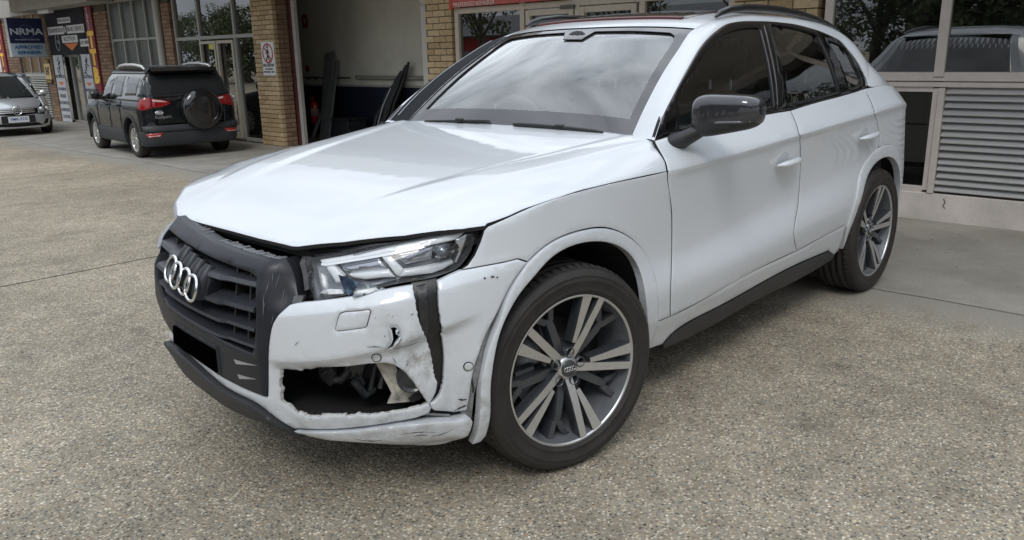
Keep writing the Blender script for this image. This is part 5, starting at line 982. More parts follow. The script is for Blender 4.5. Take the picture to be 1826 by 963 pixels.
# ---- headlight
hlp = TR['headlight']
hl = panel('headlight', body, hlp, mat('headlamp_bowl', (.26,.27,.29), .25, metal=.5, coat=.3, noise=.3, nscale=30), car, res=.02, depth=.062, thick=-.05, drop=0, edge=0)
panel('headlight', body, hlp, mat('headlamp_bowl', (.10,.11,.125), .3), car, res=.03, depth=.05, thick=-.04, drop=0, edge=0, mirror=True)
lens = panel('lens', body, hlp, LENS, hl, res=.018, depth=.008, thick=.03, drop=.006, edge=.006)
for nm, key, dep, m in (('daytime_light_bar','hl_strip_top',.028,LWHT),('daytime_light_bar','hl_strip_left',.032,LWHT),('daytime_light_bar','hl_strip_low',.032,LWHT),('daytime_light_bar','hl_strip_diag',.032,LWHT),('daytime_light_bar','hl_strip_mid',.031,LWHT),
      ('reflector','hl_reflector',.05,mat('reflector_grey',(.45,.46,.50),.12,metal=.8,noise=.25,nscale=18)),('reflector','hl_reflector2',.05,mat('reflector_grey',(.3,.3,.3))),('projector','hl_projector',.045,GLOSSB),('chrome_edge','hl_chrome',.03,SILV)):
    panel(nm, body, TR[key], m, hl, res=.012, depth=dep, thick=.018, drop=.004, edge=.004)
def inset_line(key, m, d, w, par, i0, i1, nm):
    q = TR[key][i0:i1+1]; v, f = strip_on(body, q, w, d, taper=False); obj(nm, v, f, m, par)
inset_line('hl_strip_top', mat('light_edge', (.9,.92,.95), .3), .026, .003, hl, 7, 11, 'light_edge')
inset_line('hl_strip_top', mat('strip_grey', (.25,.26,.28), .4), .0255, .0018, hl, 1, 4, 'bar_groove')
ctr = np.mean(TR['hl_projector'], axis=0)
Mp = Matrix.Translation(Vector(body([ctr[0]-.004],[ctr[1]+.002],.05)[0])) @ q
MB().lathe([(0,.030),(.010,.028),(.018,.020),(.0225,.008),(.024,.004),(.026,.004),(.027,-.005)], Mp, 24).build('projector_lens', mat('projector_glass', (.25,.27,.30), .03, metal=.6, coat=1.), hl)
for dz_, ds_ in ((.016,-.02),(-.014,-.025),(.0,.024)):
    a = body([ctr[0]+ds_],[ctr[1]+dz_],.04)[0]; MB().box(a[0]-.004,a[0]+.004,a[1]-.012,a[1]+.012,a[2]-.004,a[2]+.004,b=.001).build('projector_fin', SILV, hl)
for key, dep, m in (('hl_shard1',.002,mat('shard_blue',(.06,.09,.14),.12,metal=.4,noise=.8,nscale=50)),('hl_shard2',-.002,mat('shard_grey',(.13,.15,.17),.2,metal=.3,noise=.5,nscale=30)),('hl_shard3',.004,mat('shard_white',(.7,.72,.74),.3))):
    cx_ = np.array(TR[key]).mean(0)
    panel('lens_shard', body, TR[key], m, hl, res=.012, depth=dep, thick=.004, drop=0, edge=0, disp=(lambda s,z,c=cx_,k=dep: -(s-c[0])*(.25 if k>0 else -.2)))
# dark gap around the lamp: inner structure of the nose
plate('lamp_carrier', [(.42,.70),(1.05,.79),(1.12,.93),(1.08,.935),(.84,.90),(.60,.885),(.40,.872),(.38,.80)], .085, DARK, car, .01)
plate('lamp_carrier', [(.44,.862),(.60,.872),(.80,.888),(1.0,.912),(1.09,.925),(1.085,.915),(.98,.898),(.80,.874),(.60,.858),(.46,.846)], .03, mat('carrier_black', (.02,.02,.022), .35, coat=.2), car, .02)
plate('headlamp_bracket', [(.42,.855),(.455,.84),(.475,.78),(.492,.74),(.475,.735),(.45,.78),(.425,.81)], .05, mat('bracket_dark', (.10,.10,.105), .5, noise=.5, nscale=30), car, .012)
plate('headlamp_bracket', [(.46,.725),(.50,.73),(.50,.715),(.46,.705)], .02, mat('bracket_dark', (.10,.10,.105), .5), car, .012)

# ---- grille (grey plastic, knocked slightly out of level)
def skew(z0, s, k=.09): return z0 - k*s
go = [(-.375,.872),(-.20,.857),(0,.840),(.20,.830),(.378,.824),(.398,.830),(.425,.80),(.474,.708),(.455,.690),(.43,.662),(.405,.62),(.388,.56),(.376,.50),(.365,.415),(.362,.398)]
bot = [p for p in TR['bumper'] if -.26 < p[0] < .35 and p[1] > .385 and p[1] < .5][:]
bot = [(p[0], p[1]+.003) for p in TR['bumper'][TR['bumper'].index(min(TR['bumper'], key=lambda p: abs(p[0]-.3361)+abs(p[1]-.3965))):][:18] if p[0] > -.27]
go += bot + [(-.300,.515),(-.36,.575),(-.43,.66),(-.470,.745),(-.455,.78),(-.41,.85)]
gi = [(-.365,.830),(-.2,.820),(-.05,.810),(.144,.797),(.299,.786),(.330,.774),(.350,.70),(.345,.62),(.330,.555),(.318,.535),(.10,.552),(-.10,.572),(-.262,.600),(-.33,.66),(-.385,.745)]
GF = lambda s, z, d=0.: body(s, z, d)
gr = panel('grille', GF, go, GRYP, car, holes=[gi], res=.018, edge=.006, drop=.005, depth=-.010, thick=.05,
    extra=[(s_, z_) for z_ in np.arange(.40,.84,.012) for s_ in (.352,.359,-.372,-.379)], disp=lambda s, z: .036*np.clip((s-.355)/.09, 0, 1) + .03*np.clip((-s-.37)/.09, 0, 1))
slats = [(.775,.745,.040,.05),(.704,.668,.040,.08),(.652,.606,.034,.10),(.604,.551,.030,.12)]
for k,(zl, zr_, h, tw) in enumerate(slats):
    V = MB(); n = 28; prof = [(-.014, 0.0), (-.020,.005), (-.017,h*.42), (.045,h*.74), (.06,h*.6), (.06,0.), (.02,-.006)]
    sL, sR = -.362+.026*k, .338
    rows_ = []
    for i in range(n+1):
        s = sL + (sR-sL)*i/n; t = (s+.35)/.69; zb = zl + (zr_-zl)*t - .010*sin(pi*t)
        e = .018*max(0, abs(t-.78)<.004) 
        dd = .012*min(1,max(0,(t-.76)/.03)) + .010*min(1,max(0,(.20-t)/.03))
        rows_.append(body([s]*7, [zb+p[1] for p in prof], np.array([p[0]+dd for p in prof])))
    A = np.concatenate(rows_); F = []
    for i in range(n):
        for j in range(7): F.append((i*7+j, i*7+(j+1)%7, (i+1)*7+(j+1)%7, (i+1)*7+j))
    F += [tuple(range(7)), tuple(range(n*7, n*7+7))[::-1]]
    o_ = obj('slat', A, F, mat('slat_grey_plastic', (.034,.037,.045), .36, noise=.2, nscale=9), gr)
for s in (-.27,-.18,.20,.275):
    zt = .80-.04*s; zb = .575-.09*s
    P = []
    for d in (.012,.075):
        for ds in (-.004,.004):
            for z in (zb, zt): P.append(body([s+ds],[z],d)[0])
    obj('fin', P, [(0,1,3,2),(4,6,7,5),(0,4,5,1),(2,3,7,6)], mat('fin_dark', (.02,.021,.024), .5), gr)
plate('grille_backing', [(-.38,.82),(.34,.79),(.34,.52),(-.30,.58)], .085, mat('mesh_black', (.01,.01,.011), .6), gr, .005)
# four lobed cover behind the rings, and the rings themselves
RCX = [-.108,-.051,.006,.063]; RZ = [.752,.741,.730,.719]
for s, z in zip(RCX, RZ):
    V = MB(); pts = []; rr = []
    for i in range(9):
        t = i/8; pts.append(body([s+.006*t],[z-.045+.098*t], -.012+.016*t*t)[0]); rr.append(.0305*(1-.30*t**4))
    V.tube(pts, rr, 14).build('emblem_cover', GRYP, gr)
plate('emblem_block', [(-.13,.705),(.105,.682),(.115,.735),(.09,.765),(-.12,.785)], -.016, GRYP, gr, .05, edge=.008)
tn = (body([0],[.74],0.)[0]-body([0],[.74],.05)[0])
for j,(s, z) in enumerate(zip(RCX, RZ)):
    V = MB(); n = 40; pts = []
    for i in range(n+1):
        a = 2*pi*i/n; pts.append(body([s+.0395*cos(a)],[z+.0405*sin(a)-.006], -.046-.004*(j%2)-.0015*cos(a))[0])
    V.tube(pts, .0058, 8, caps=False, flat=.85); V.build('emblem_ring', CHR, gr)
plt = panel('number_plate', body, [(-.170,.527),(.123,.507),(.121,.428),(-.186,.462)], mat('plate_black', (.001,.001,.001), 1., spec=0.), car, res=.03, depth=-.022, thick=.012, edge=.004, drop=.001)
panel('plate_surround', body, [(-.182,.541),(.137,.520),(.136,.418),(-.198,.452)], GRYP, plt, res=.03, depth=-.014, thick=.02, edge=.005, drop=.003)
for P in ([(.226,.497),(.29,.499),(.342,.502),(.235,.484)], [(.236,.448),(.29,.451),(.333,.454),(.245,.435)]):
    plate('grille_vent', P, -.0125, mat('vent_silver', (.45,.46,.48), .3, metal=.6), gr, .004)
# row of broken clips along the top of the grille
CL = mat('clip_grey', (.16,.165,.175), .55, noise=.6, nscale=40); rr_ = random.Random(2)
V = MB()
for a, b in ((-.385,-.085),(.02,.37)):
    s = a
    while s < b:
        w = rr_.uniform(.008,.015); z = .876-.088*(s+.385)/1.0*.55 + .001; 
        z = np.interp(s, [-.385,0,.385],[.873,.841,.826])
        p = body([s],[z],.02+rr_.uniform(0,.006))[0]; hgt = rr_.uniform(.001,.006)
        V.box(p[0]-.004, p[0]+.022+rr_.uniform(0,.008), p[1]-w/2, p[1]+w/2, p[2]-.010, p[2]-.004+hgt, b=.0015); s += w*rr_.uniform(.9,1.5)
V.build('broken_clips', CL, gr)['kind'] = 'stuff'
V = MB()
for a, b in ((-.395,-.07),(.01,.375)):
    pts = []
    for i in range(7):
        s = a+(b-a)*i/6; z = np.interp(s, [-.385,0,.385],[.873,.841,.826]); pts.append(body([s],[z-.004],.030)[0])
    V.tube(pts, .007, 6, flat=.5)
V.build('clip_rail', CL, gr)

# ---- bonnet
hs = TR['hood_side'][::-1]       # front ... rear
hf = TR['hood_front']
left = [(-.7505,0.0)] + [p for p in hf if p[1] < -.1] 
fl3 = [tuple(p[:2]) for p in body(*np.array([q for q in TR['hoodline3']]).T)]
side = [p for p in sorted(fl3) if p[0] > hf[-1][0]+.006]
r3 = body(*np.array(TR['hoodrear3']).T)
rear = [(r3[0][0]-.003, r3[0][1]), (r3[1][0]-.003, r3[1][1]), (.600,-.815),(.607,-.76),(.622,-.69),(.655,-.5),(.668,-.25),(.672,0)]
halfp = left + side + rear
hp = [(x, y) for x, y in halfp] + [(x, -y) for x, y in halfp[::-1][1:-1]]
def hood_disp(x, y): return 0*x
hood_o = panel('bonnet', hood, hp, WP, car, res=.022, gap=.0035, edge=.003, drop=.0022, thick=.012, seal=GAP_SHADE)
panel('bonnet_lining', hood, list(offset(np.array(hp)[::(1 if area2(np.array(hp))>0 else -1)], .03)), DARK, car, res=.08, depth=.03, thick=.02, drop=0, edge=0)
# cowl
both_c = MB().box(.66,.80,-.66,.66,1.02,1.085).build('cowl', BLKP, car)

# ---- greenhouse
cp = [(t, 0.) for t in np.linspace(0, 1, 60)] + [(1.,.5)] + [(t, 1.) for t in np.linspace(1, 0, 60)]
def cantm(t, v, depth=0.): return cant(t*1., v*1., depth)
# parametrised strip: build directly as a grid
def grid(name, fn, us, vs, m, parent, mirror=False, flip=False):
    U_, V_ = np.meshgrid(us, vs, indexing='ij'); P = fn(U_.ravel(), V_.ravel()); nv = len(vs)
    if mirror: P = P*[1,-1,1]
    F = [(i*nv+j, (i+1)*nv+j, (i+1)*nv+j+1, i*nv+j+1) for i in range(len(us)-1) for j in range(nv-1)]
    if flip ^ mirror: F = [f[::-1] for f in F]
    return obj(name, P, F, m, parent, smooth=True)
ts = np.unique(np.r_[np.linspace(0,1,110), E_T, N_T])
for mr_ in (False, True):
    grid('roof_side_frame', cant, ts, np.linspace(0,1,11), WP, car, mirror=mr_, flip=False)
    # glass and frames
    w = TR['window_outer']
    panel('window_frame', side_glass, w, GLOSSB, car, holes=[TR['front_glass'], TR['rear_glass'], TR['quarter_glass']], res=.035, depth=.0, thick=.014, edge=.003, drop=.002, mirror=mr_, seal=GAP_SHADE)
    panel('front_side_glass', side_glass, TR['front_glass'], SG, car, res=.06, depth=.010, thick=.004, edge=0, drop=0, mirror=mr_)
    panel('rear_side_glass', side_glass, TR['rear_glass'], PG, car, res=.06, depth=.010, thick=.004, edge=0, drop=0, mirror=mr_)
    panel('quarter_glass', side_glass, TR['quarter_glass'], PG, car, res=.06, depth=.008, thick=.004, edge=0, drop=0, mirror=mr_)
    panel('pillar_cover', side_glass, TR['pillar_gloss'], GLOSSB, car, res=.05, depth=-.004, thick=.006, mirror=mr_)
panel('far_pillar_strip', cant, [(.004,.30),(.28,.40),(.322,.70),(.318,.995),(.004,.995)], mat('far_strip_black', (.012,.013,.016), .6, spec=.2), car, res=.03, depth=-.004, thick=.006, edge=.003, mirror=True)  # dark strip laid over the far windscreen pillar only
MB().tube([tuple(cant([t_],[.55],-.007)[0]*[1,-1,1]) for t_ in np.linspace(.02,.30,14)], .003, 5).build('far_pillar_line', mat('far_line_grey', (.30,.32,.35), .4), car)
def roofm(t, w, depth=0.): return roof(t, w, depth)
T0, T1, T2 = .325, .815, .985
grid('roof', roofm, np.linspace(T0, T1, 60), np.r_[-1,np.linspace(-.97,.97,40),1], WP, car, flip=True)
def roof_panel(name, poly, m, **k): return panel(name, roof, poly, m, car, **k)
roof_panel('sunroof', [(.395,-.80),(.395,.80),(.72,.80),(.72,-.80)], mat('sunroof_glass', (.02,.012,.012), .03, coat=1.), res=.08, depth=-.007, thick=.012, edge=.01, drop=.005)
roof_panel('sunroof_deflector', [(.383,-.78),(.383,.78),(.393,.78),(.393,-.78)], mat('deflector_red', (.10,.03,.03), .3), res=.05, depth=-.012, thick=.014)
fr = [(.0,-1.),(.0,1.),(T0-.003,1.),(T0-.003,-1.)]
fi = [(.045,-.93),(.045,.93),(.15,.925),(.26,.92),(.285,.90),(.297,.85),(.302,.5),(.302,.16),(.265,.10),(.262,-.10),(.302,-.16),(.302,-.5),(.297,-.85),(.285,-.90),(.26,-.92),(.15,-.925)]
ws = panel('windscreen', roof, fr, WS, car, res=.03, depth=.014, thick=.004, edge=0, drop=0, step=.03)
panel('frit_band', roof, fr, mat('frit_black', (.03,.028,.032), .12, coat=1.), ws, holes=[fi], res=.03, depth=.004, thick=.003, edge=0, drop=0, step=.02)
panel('rear_window', roof, [(T1+.008,-.9),(T1+.008,.9),(T2,.88),(T2,-.88)], GLOSSB, car, res=.05, depth=0, thick=.01)
grid('tailgate_upper', roofm, np.linspace(T1, 1.0, 16), np.linspace(-1,1,24), WP, car, flip=True).location.z = -.004
# roof rails
for sg in (-1, 1):
    R_ = [(1.43,1.570),(1.47,1.588),(1.55,1.604),(1.70,1.616),(1.9,1.618),(2.1,1.613),(2.3,1.600),(2.5,1.580),(2.68,1.556),(2.78,1.540)]
    MB().tube([(x, sg*.585, z) for x, z in R_], [.006,.012,.015,.016,.016,.016,.016,.015,.012,.006], 10, flat=1.25).build('roof_rail', mat('rail_black', (.012,.012,.013), .3, coat=.5), car)
# wipers
for P, rr in ([(-.004,.78),(-.002,.58),(.002,.36),(.004,.16)], .006), ([(-.006,-.06),(-.004,-.30),(-.003,-.55),(-.006,-.80)], .009):
    pts = [tuple(roof([t],[w],-.020)[0]) for t, w in P]; a, b = pts[0], pts[-1]
    fine = [tuple(spline([0,1,2,3], np.array(pts), np.array([u]))[0]) for u in np.linspace(0,3,12)]
    V = MB().tube(fine, [rr*.6]+[rr]*10+[rr*.6], 8); V.tube([(q_[0]+.004, q_[1], q_[2]-.010) for q_ in fine], .004, 6)
    q_ = fine[6]; V.box(q_[0]-.012,q_[0]+.012,q_[1]-.022,q_[1]+.022,q_[2]-.006,q_[2]+.013,b=.004)
    V.build('wiper', mat('wiper_black', (.010,.010,.010), .45), car)
# light rub marks down the dark cheek of the grille
V, F = [], []; rk = random.Random(8)
for k in range(8):
    s0 = rk.uniform(.375,.45); z0 = rk.uniform(.62,.80); l_ = rk.uniform(.02,.07); v, f = strip_on(lambda a,b,d: body(a,b,d+.036*np.clip((a-.355)/.09,0,1)), [(s0,z0),(s0+rk.uniform(-.008,.008),z0+l_)], .0009, -.0125); n_ = len(V); V += v; F += [tuple(i_+n_ for i_ in q_) for q_ in f]
for k in range(len(V)): V[k][0] -= .0015
obj('scuff_marks', V, F, mat('rub_grey', (.12,.13,.155), .6), gr)['kind'] = 'stuff'
# door mirrors
def mirror_unit(sg):
    c = Vector((.752, -1.030, 1.196)); n1, n2 = 34, 22; V = []; F = []; F2 = []
    def sp(v, e): return math.copysign(abs(v)**e, v)
    for i in range(n2+1):
        ph = -pi/2 + pi*i/n2
        for j in range(n1):
            th = 2*pi*j/n1
            x = .086*sp(cos(ph),.48)*sp(cos(th),.70); y = .128*sp(cos(ph),.45)*sp(sin(th),.50); z = .076*sp(sin(ph),.62)
            t = (-y+.128)/.256                                    # 0 inboard ... 1 outboard (y negative)
            z *= 1.0 - .24*t + .08*(1-t); x *= 1-.12*t; x += .045*t; z += .006*t - .012*(1-t) - (.012 if z < 0 else 0)*(1-t)
            if x > .055: x = .055 + (x-.055)*.3
            p = c + Vector((x, y, z)); V.append((p.x, p.y*(1 if sg<0 else -1), p.z))
    for i in range(n2):
        for j in range(n1): F.append((i*n1+j, i*n1+(j+1)%n1, (i+1)*n1+(j+1)%n1, (i+1)*n1+j))
    if sg > 0: F = [f[::-1] for f in F]
    F = [f[::-1] for f in F]
    top = [f for f in F if np.mean([V[k][2] for k in f]) > 1.163]; low = [f for f in F if f not in top]
    capm = mat('mirror_cap_grey', (.035,.035,.042), .14, coat=1., metal=.2)
    a = obj('door_mirror', V, low, BLKP, car, smooth=True)
    obj('mirror_cap', [tuple(Vector(v)+ (Vector(v)-Vector((c.x, c.y*(1 if sg<0 else -1), c.z)))*.012) for v in V], top, capm, a, smooth=True)
    y = lambda v: v*(1 if sg < 0 else -1)
    MB().tube([(.70,y(-.845),1.078),(.70,y(-.885),1.095),(.735,y(-.94),1.13),(.76,y(-.98),1.155)], [.062,.052,.042,.040], 14, flat=.6).build('mirror_arm', BLKP, a)
    MB().tube([(.70+.0,y(-.985),1.160),(.694,y(-1.03),1.163),(.708,y(-1.09),1.165),(.74,y(-1.135),1.168)], .0055, 8).build('indicator_strip', mat('indicator_clear', (.14,.145,.155), .2, metal=.3), a)
    obj('mirror_glass', [(.835,y(-.95),1.14),(.85,y(-1.11),1.15),(.85,y(-1.11),1.22),(.835,y(-.95),1.23)], [(0,1,2,3)], CHR, a)
mirror_unit(-1)

# ---- cabin
INT = mat('cabin_black', (.045,.045,.048), .7, noise=.2, nscale=12); INT2 = mat('cabin_grey', (.10,.10,.105), .7, noise=.2, nscale=12)
MB().box(.3,3.2,-.80,.80,.30,.42).build('cabin_floor', INT, car)
D = MB(); prof = [(.62,.95),(.68,1.055),(.85,1.085),(1.02,1.07),(1.10,1.0),(1.10,.75)]
for i in range(len(prof)-1):
    (x0,z0),(x1,z1) = prof[i], prof[i+1]; D.add([(x0,-.74,z0),(x1,-.74,z1),(x1,.74,z1),(x0,.74,z0)], [(0,1,2,3)])
D.build('dashboard', INT, car)
MB().tube([(.98,.37+.17*cos(a),1.10+.20*sin(a)*.9+0) for a in []] or [(1.16,.37,1.10),(1.16,.371,1.10)], .001, 3).build('column_stub', INT, car)
rim_ = [(1.14+.06*sin(a)*-1*.5, .38+.18*cos(a), 1.035+.17*sin(a)) for a in np.linspace(0, 2*pi, 33)]
st = MB().tube(rim_, .014, 8, caps=False); st.tube([(1.10,.38,1.03),(1.0,.38,.99)], .045, 10); st.tube([(1.14,.21,1.03),(1.13,.55,1.03)], .018, 6); st.build('steering_wheel', INT, car)
MB().tube([(1.09,.46,1.06),(1.08,.50,1.12),(1.08,.50,1.165)], .008, 6).build('steering_stalk', mat('stalk_silver', (.6,.6,.6), .3, metal=.5), car)
def seat(x, y, w=.26):
    s_ = MB()
    s_.box(x-.50, x+.05, y-w, y+w, .50, .68, b=.06)
    b_ = empty_seat = None
    c = []
    o = s_.build('seat', SEAT, car)
    bm = MB()
    V = []; F = []; n = 9
    for i in range(n):
        t = i/(n-1); ww = w*(1-.25*max(0,t-.6)/.4); xx = x + .05 + .22*t; th = .075-.02*t
        for (dx, dy) in ((-th,-ww*.85),(-th*.6,-ww),(th,-ww*.9),(th,ww*.9),(-th*.6,ww),(-th,ww*.85)): V.append((xx+dx, y+dy, .60+.62*t))
    for i in range(n-1):
        for j in range(6): F.append((i*6+j, i*6+(j+1)%6, (i+1)*6+(j+1)%6, (i+1)*6+j))
    F += [tuple(range(6))[::-1], tuple(range((n-1)*6, n*6))]
    obj('seat_back', V, F, SEAT, o, smooth=True)
    MB().box(x+.25, x+.35, y-.135, y+.135, 1.27, 1.44, b=.045).build('headrest', SEAT, o)
    h = MB(); h.tube([(x+.29,y-.06,1.18),(x+.30,y-.06,1.30)], .006, 6); h.tube([(x+.29,y+.06,1.18),(x+.30,y+.06,1.30)], .006, 6); h.build('headrest_posts', CHR, o)
seat(1.60, -.37); seat(1.60, .37); seat(2.45, -.40, .30); seat(2.45, .40, .30)
ym = MB().tube([(1.17,0,1.50),(1.20,0,1.46)], .012, 6); ym.box(1.19,1.215,-.12,.12,1.405,1.465,b=.012); ym.build('interior_mirror', INT, car)
MB().tube([(1.14,.0,1.50),(1.22,.0,1.47)], .055, 12, flat=.5).build('camera_pod', INT, car)
MB().box(1.30,3.0,-.50,.50,1.505,1.515).build('headliner', INT2, car)
for sg in (-1,1): MB().tube([(1.72,sg*.755,.55),(1.76,sg*.74,1.12),(1.80,sg*.60,1.50)], .045, 8, flat=.5).build('pillar_trim', INT2, car)
# door inner skins, firewall, floor pan keep light out
for sg in (-1,1): MB().box(.50,3.1,sg*.80,sg*.825,.30,1.06).build('inner_skin', INT, car)
MB().box(.45,.55,-.80,.80,.25,1.03).build('firewall', DARK, car)
MB().box(.40,3.45,-.72,.72,.20,.30).build('floor_pan', DARK, car)
MB().box(3.3,3.45,-.70,.70,.25,1.05).build('rear_bulkhead', DARK, car)
plate('inner_side', [(s_x(.46),.32),(s_x(2.30),.32),(s_x(2.30),1.0),(s_x(.46),.95)], .04, DARK, car, .005, res=.15)
plate('inner_side', [(s_x(.46),.32),(s_x(2.30),.32),(s_x(2.30),1.0),(s_x(.46),.95)], .04, DARK, car, .005, res=.15, mirror=True)
for mr_ in (False, True):
    plate('inner_side', [(1.0,.86),(s_x(0),.9),(s_x(.5),.84),(s_x(.5),.95),(s_x(0),.96),(1.2,.92)], .03, DARK, car, .005, res=.15, mirror=mr_)
    plate('inner_side', [(s_x(2.25),.86),(s_x(2.6),.93),(s_x(3.1),.93),(s_x(3.3),.8),(s_x(3.35),1.05),(s_x(2.25),1.1)], .04, DARK, car, .005, res=.15, mirror=mr_)
# wheel wells
def well(cx, sg):
    V = MB(); n = 26; y1 = sg*.56; r = .455; P = []
    for i in range(n+1):
        a = radians(-18 + 216*i/n); P.append((cx+r*cos(a), .375+r*sin(a)))
    for i in range(n):
        (a,b),(c,d) = P[i], P[i+1]; ya = sg*(abs(float(body([s_x(a)],[max(b,.3)],.035)[0][1]))-.0); yc = sg*abs(float(body([s_x(c)],[max(d,.3)],.035)[0][1])); V.add([(a,ya,b),(c,yc,d),(c,y1,d),(a,y1,b)], [(0,1,2,3)], True)
    V.add([(x,y1,z) for x,z in P], [tuple(range(n+1))]); V.build('wheel_well', mat('well_liner', (.016,.016,.018), .85, noise=.4, nscale=30), car)
for cx in (0., 2.828):
    for sg in (-1,1): well(cx, sg)

# ---- wheels
def make_wheel():
    root = obj('wheel', [], [], RUB)
    I = Matrix.Identity(4)
    t = MB(); R = .3685
    prof = [(.262,.108),(.272,.118),(.285,.1235),(.2865,.1250),(.289,.1250),(.2905,.1240),(.300,.127),(.318,.1285),(.322,.131),(.326,.1285),(.336,.1262),(.338,.1275),(.340,.1255),(.343,.124),(.354,.116),(.361,.106),(.3655,.094),(.3675,.080)]
    for g0 in (.062,.020,-.020,-.062): prof += [(.3685,g0+.006),(.360,g0+.005),(.360,g0-.005),(.3685,g0-.006)]
    prof += [(.3675,-.080),(.3655,-.094),(.354,-.116),(.326,-.1285),(.285,-.1235),(.262,-.108)]
    t.lathe(prof, I, 88)
    root.data = t_mesh = t.build('tyre_tmp', RUB).data
    bpy.data.objects.remove([o for o in bpy.data.objects if o.name.startswith('tyre_tmp')][0])
    # tread blocks on the shoulders
    b = MB()
    for k in range(72):
        a = 2*pi*k/72
        for sgn in (1,-1):
            M = Matrix.Rotation(a, 4, 'Z')
            b.add([M @ Vector(p) for p in ((.3615,-.0125,sgn*.108),(.3615,.0095,sgn*.108),(.3700,.0095,sgn*.083),(.3700,-.0125,sgn*.083),(.3696,.0125,sgn*.070),(.3696,-.0095,sgn*.070))], [(0,1,2,3),(3,2,4,5)])
    b.build('tread_blocks', mat('tread', (.03,.028,.026), .8, noise=.4, nscale=40), root)['kind'] = 'stuff'
    r = MB(); r.lathe([(.2745,.112),(.2735,.1175),(.2645,.1175),(.2625,.110)], I, 88); rim = root; r.build('rim', MACH, root)
    q = MB(); q.lathe([(.2626,.1105),(.2600,.095),(.2540,.055),(.2480,.0),(.2440,-.09)], I, 72); q.build('rim_barrel', mat('barrel_grey', (.22,.23,.25), .32, metal=.4, noise=.2, nscale=20), rim)
    d = MB(); d.lathe([(.0,.012),(.07,.012),(.075,.0),(.165,.0),(.165,-.02),(.0,-.02)], I, 48); d.build('brake_disc', DISC, rim)
    d = MB(); d.lathe([(.0,-.05),(.246,-.05)], I, 40); d.build('wheel_back', DARK, rim)
    cal = MB(); cal.prism([(.10,-.06),(.175,-.08),(.195,0),(.175,.08),(.10,.06),(.115,0)], Matrix.Rotation(radians(200),4,'Z'), -.03, .035); cal.build('brake_caliper', mat('caliper_grey', (.12,.12,.125), .5, noise=.3), rim)
    def spoke(ang, pts, wi, wo, face, name='spoke'):
        """pts=(r, axial) along the spoke, half widths wi..wo"""
        M = Matrix.Rotation(radians(ang), 4, 'Z'); V = []; F = []; n = len(pts)
        for k,(rad, ax, off) in enumerate(pts):
            t = k/(n-1); w = wi + (wo-wi)*t
            for (yy, zz) in ((-w, ax),(w, ax),(w*1.18, ax-.010),(w*1.0+.002, ax-.045),(-w*1.0-.002, ax-.045),(-w*1.18, ax-.010)): V.append(M @ Vector((rad, yy+off, zz)))
        for k in range(n-1):
            for j in range(6): F.append((k*6+j, k*6+(j+1)%6, (k+1)*6+(j+1)%6, (k+1)*6+j))
        F += [tuple(range(6))[::-1], tuple(range((n-1)*6,n*6))]
        o = obj(name, V, F, [ANTH, face], rim)
        for k in range(n-1): o.data.polygons[k*6].material_index = 1
        return o
    for k in range(5):
        a = 72*k
        th = [(.094,.088,0),(.15,.099,0),(.21,.108,0),(.2645,.1165,0)]
        tn = [(.030,.072,-.000),(.07,.083,0),(.13,.096,0),(.20,.107,0),(.2645,.1165,0)]
        spoke(a+77.6, th, .0085, .0200, MACH); spoke(a+63.2, tn, .0155, .0135, MACH)
        dk = [(.06,.060,0),(.11,.070,0),(.17,.075,0),(.21,.072,0)]
        spoke(a+40.5, dk, .016, .013, ANTH, 'inner_spoke')
        spoke(a+43.5, [(.195,.072,.0),(.225,.072,.02),(.2575,.070,.055)], .012, .015, ANTH, 'inner_spoke')
        spoke(a+38.0, [(.195,.072,.0),(.235,.080,-.008),(.2600,.085,-.014)], .010, .012, ANTH, 'inner_spoke')
        M = Matrix.Rotation(radians(a+82.5), 4, 'Z') @ Matrix.Translation((.056,0,0))
        MB().lathe([(.0,.062),(.0085,.062),(.0095,.058),(.0095,.045)], M, 6, smooth=False).build('wheel_bolt', mat('bolt_steel', (.10,.10,.11), .35, metal=.8), rim)
        MB().lathe([(.019,.040),(.019,.083),(.0165,.084),(.0145,.078),(.0145,.04)], M, 20).build('bolt_bore', ANTH, rim)
    MB().lathe([(.0,.062),(.038,.062),(.050,.056),(.075,.045),(.085,.02)], I, 40).build('hub', ANTH, rim)
    MB().lathe([(.030,.082),(.040,.0805),(.043,.076),(.044,.055)], I, 40).build('hub_face', MACH, rim)
    cap = MB().lathe([(.0,.089),(.027,.089),(.030,.087),(.031,.078)], I, 32).build('centre_cap', mat('cap_grey', (.07,.075,.08), .35, metal=.4), rim)
    return root, rim, cap
def tree_copy(o, parent):
    c = o.copy(); COL.objects.link(c); c.parent = parent
    return c
wheel0, rim0, cap0 = make_wheel()
EMB = MB()
for k in range(4):
    EMB.tube([(-.0165+.011*k+.0078*cos(a), .0078*sin(a), .0905) for a in np.linspace(0, 2*pi, 19)], .0013, 5, caps=False)
emb0 = EMB.build('cap_emblem', CHR, rim0)
def wheel_matrix(cx, cy, sg, steer):
    """local z -> outward"""
    n = Vector((sin(steer), -cos(steer), 0)) if sg < 0 else Vector((-sin(steer), cos(steer), 0))
    ux = Vector((cos(steer), sin(steer), 0)) if sg < 0 else Vector((-cos(steer), -sin(steer), 0))
    M = Matrix((ux, Vector((0,0,1)), n)).transposed().to_4x4(); M.translation = Vector((cx, cy, .3685)); return M
def put_wheel(first, M, spin):
    M = M @ Matrix.Rotation(radians(spin), 4, 'Z')
    if first: r = wheel0
    else:
        r = wheel0.copy(); COL.objects.link(r)
        for ch in wheel0.children:
            c = ch.copy(); COL.objects.link(c); c.parent = r
    r.parent = car; r.matrix_basis = M
    return r
STEER = -.2127
bpy.context.view_layer.update()
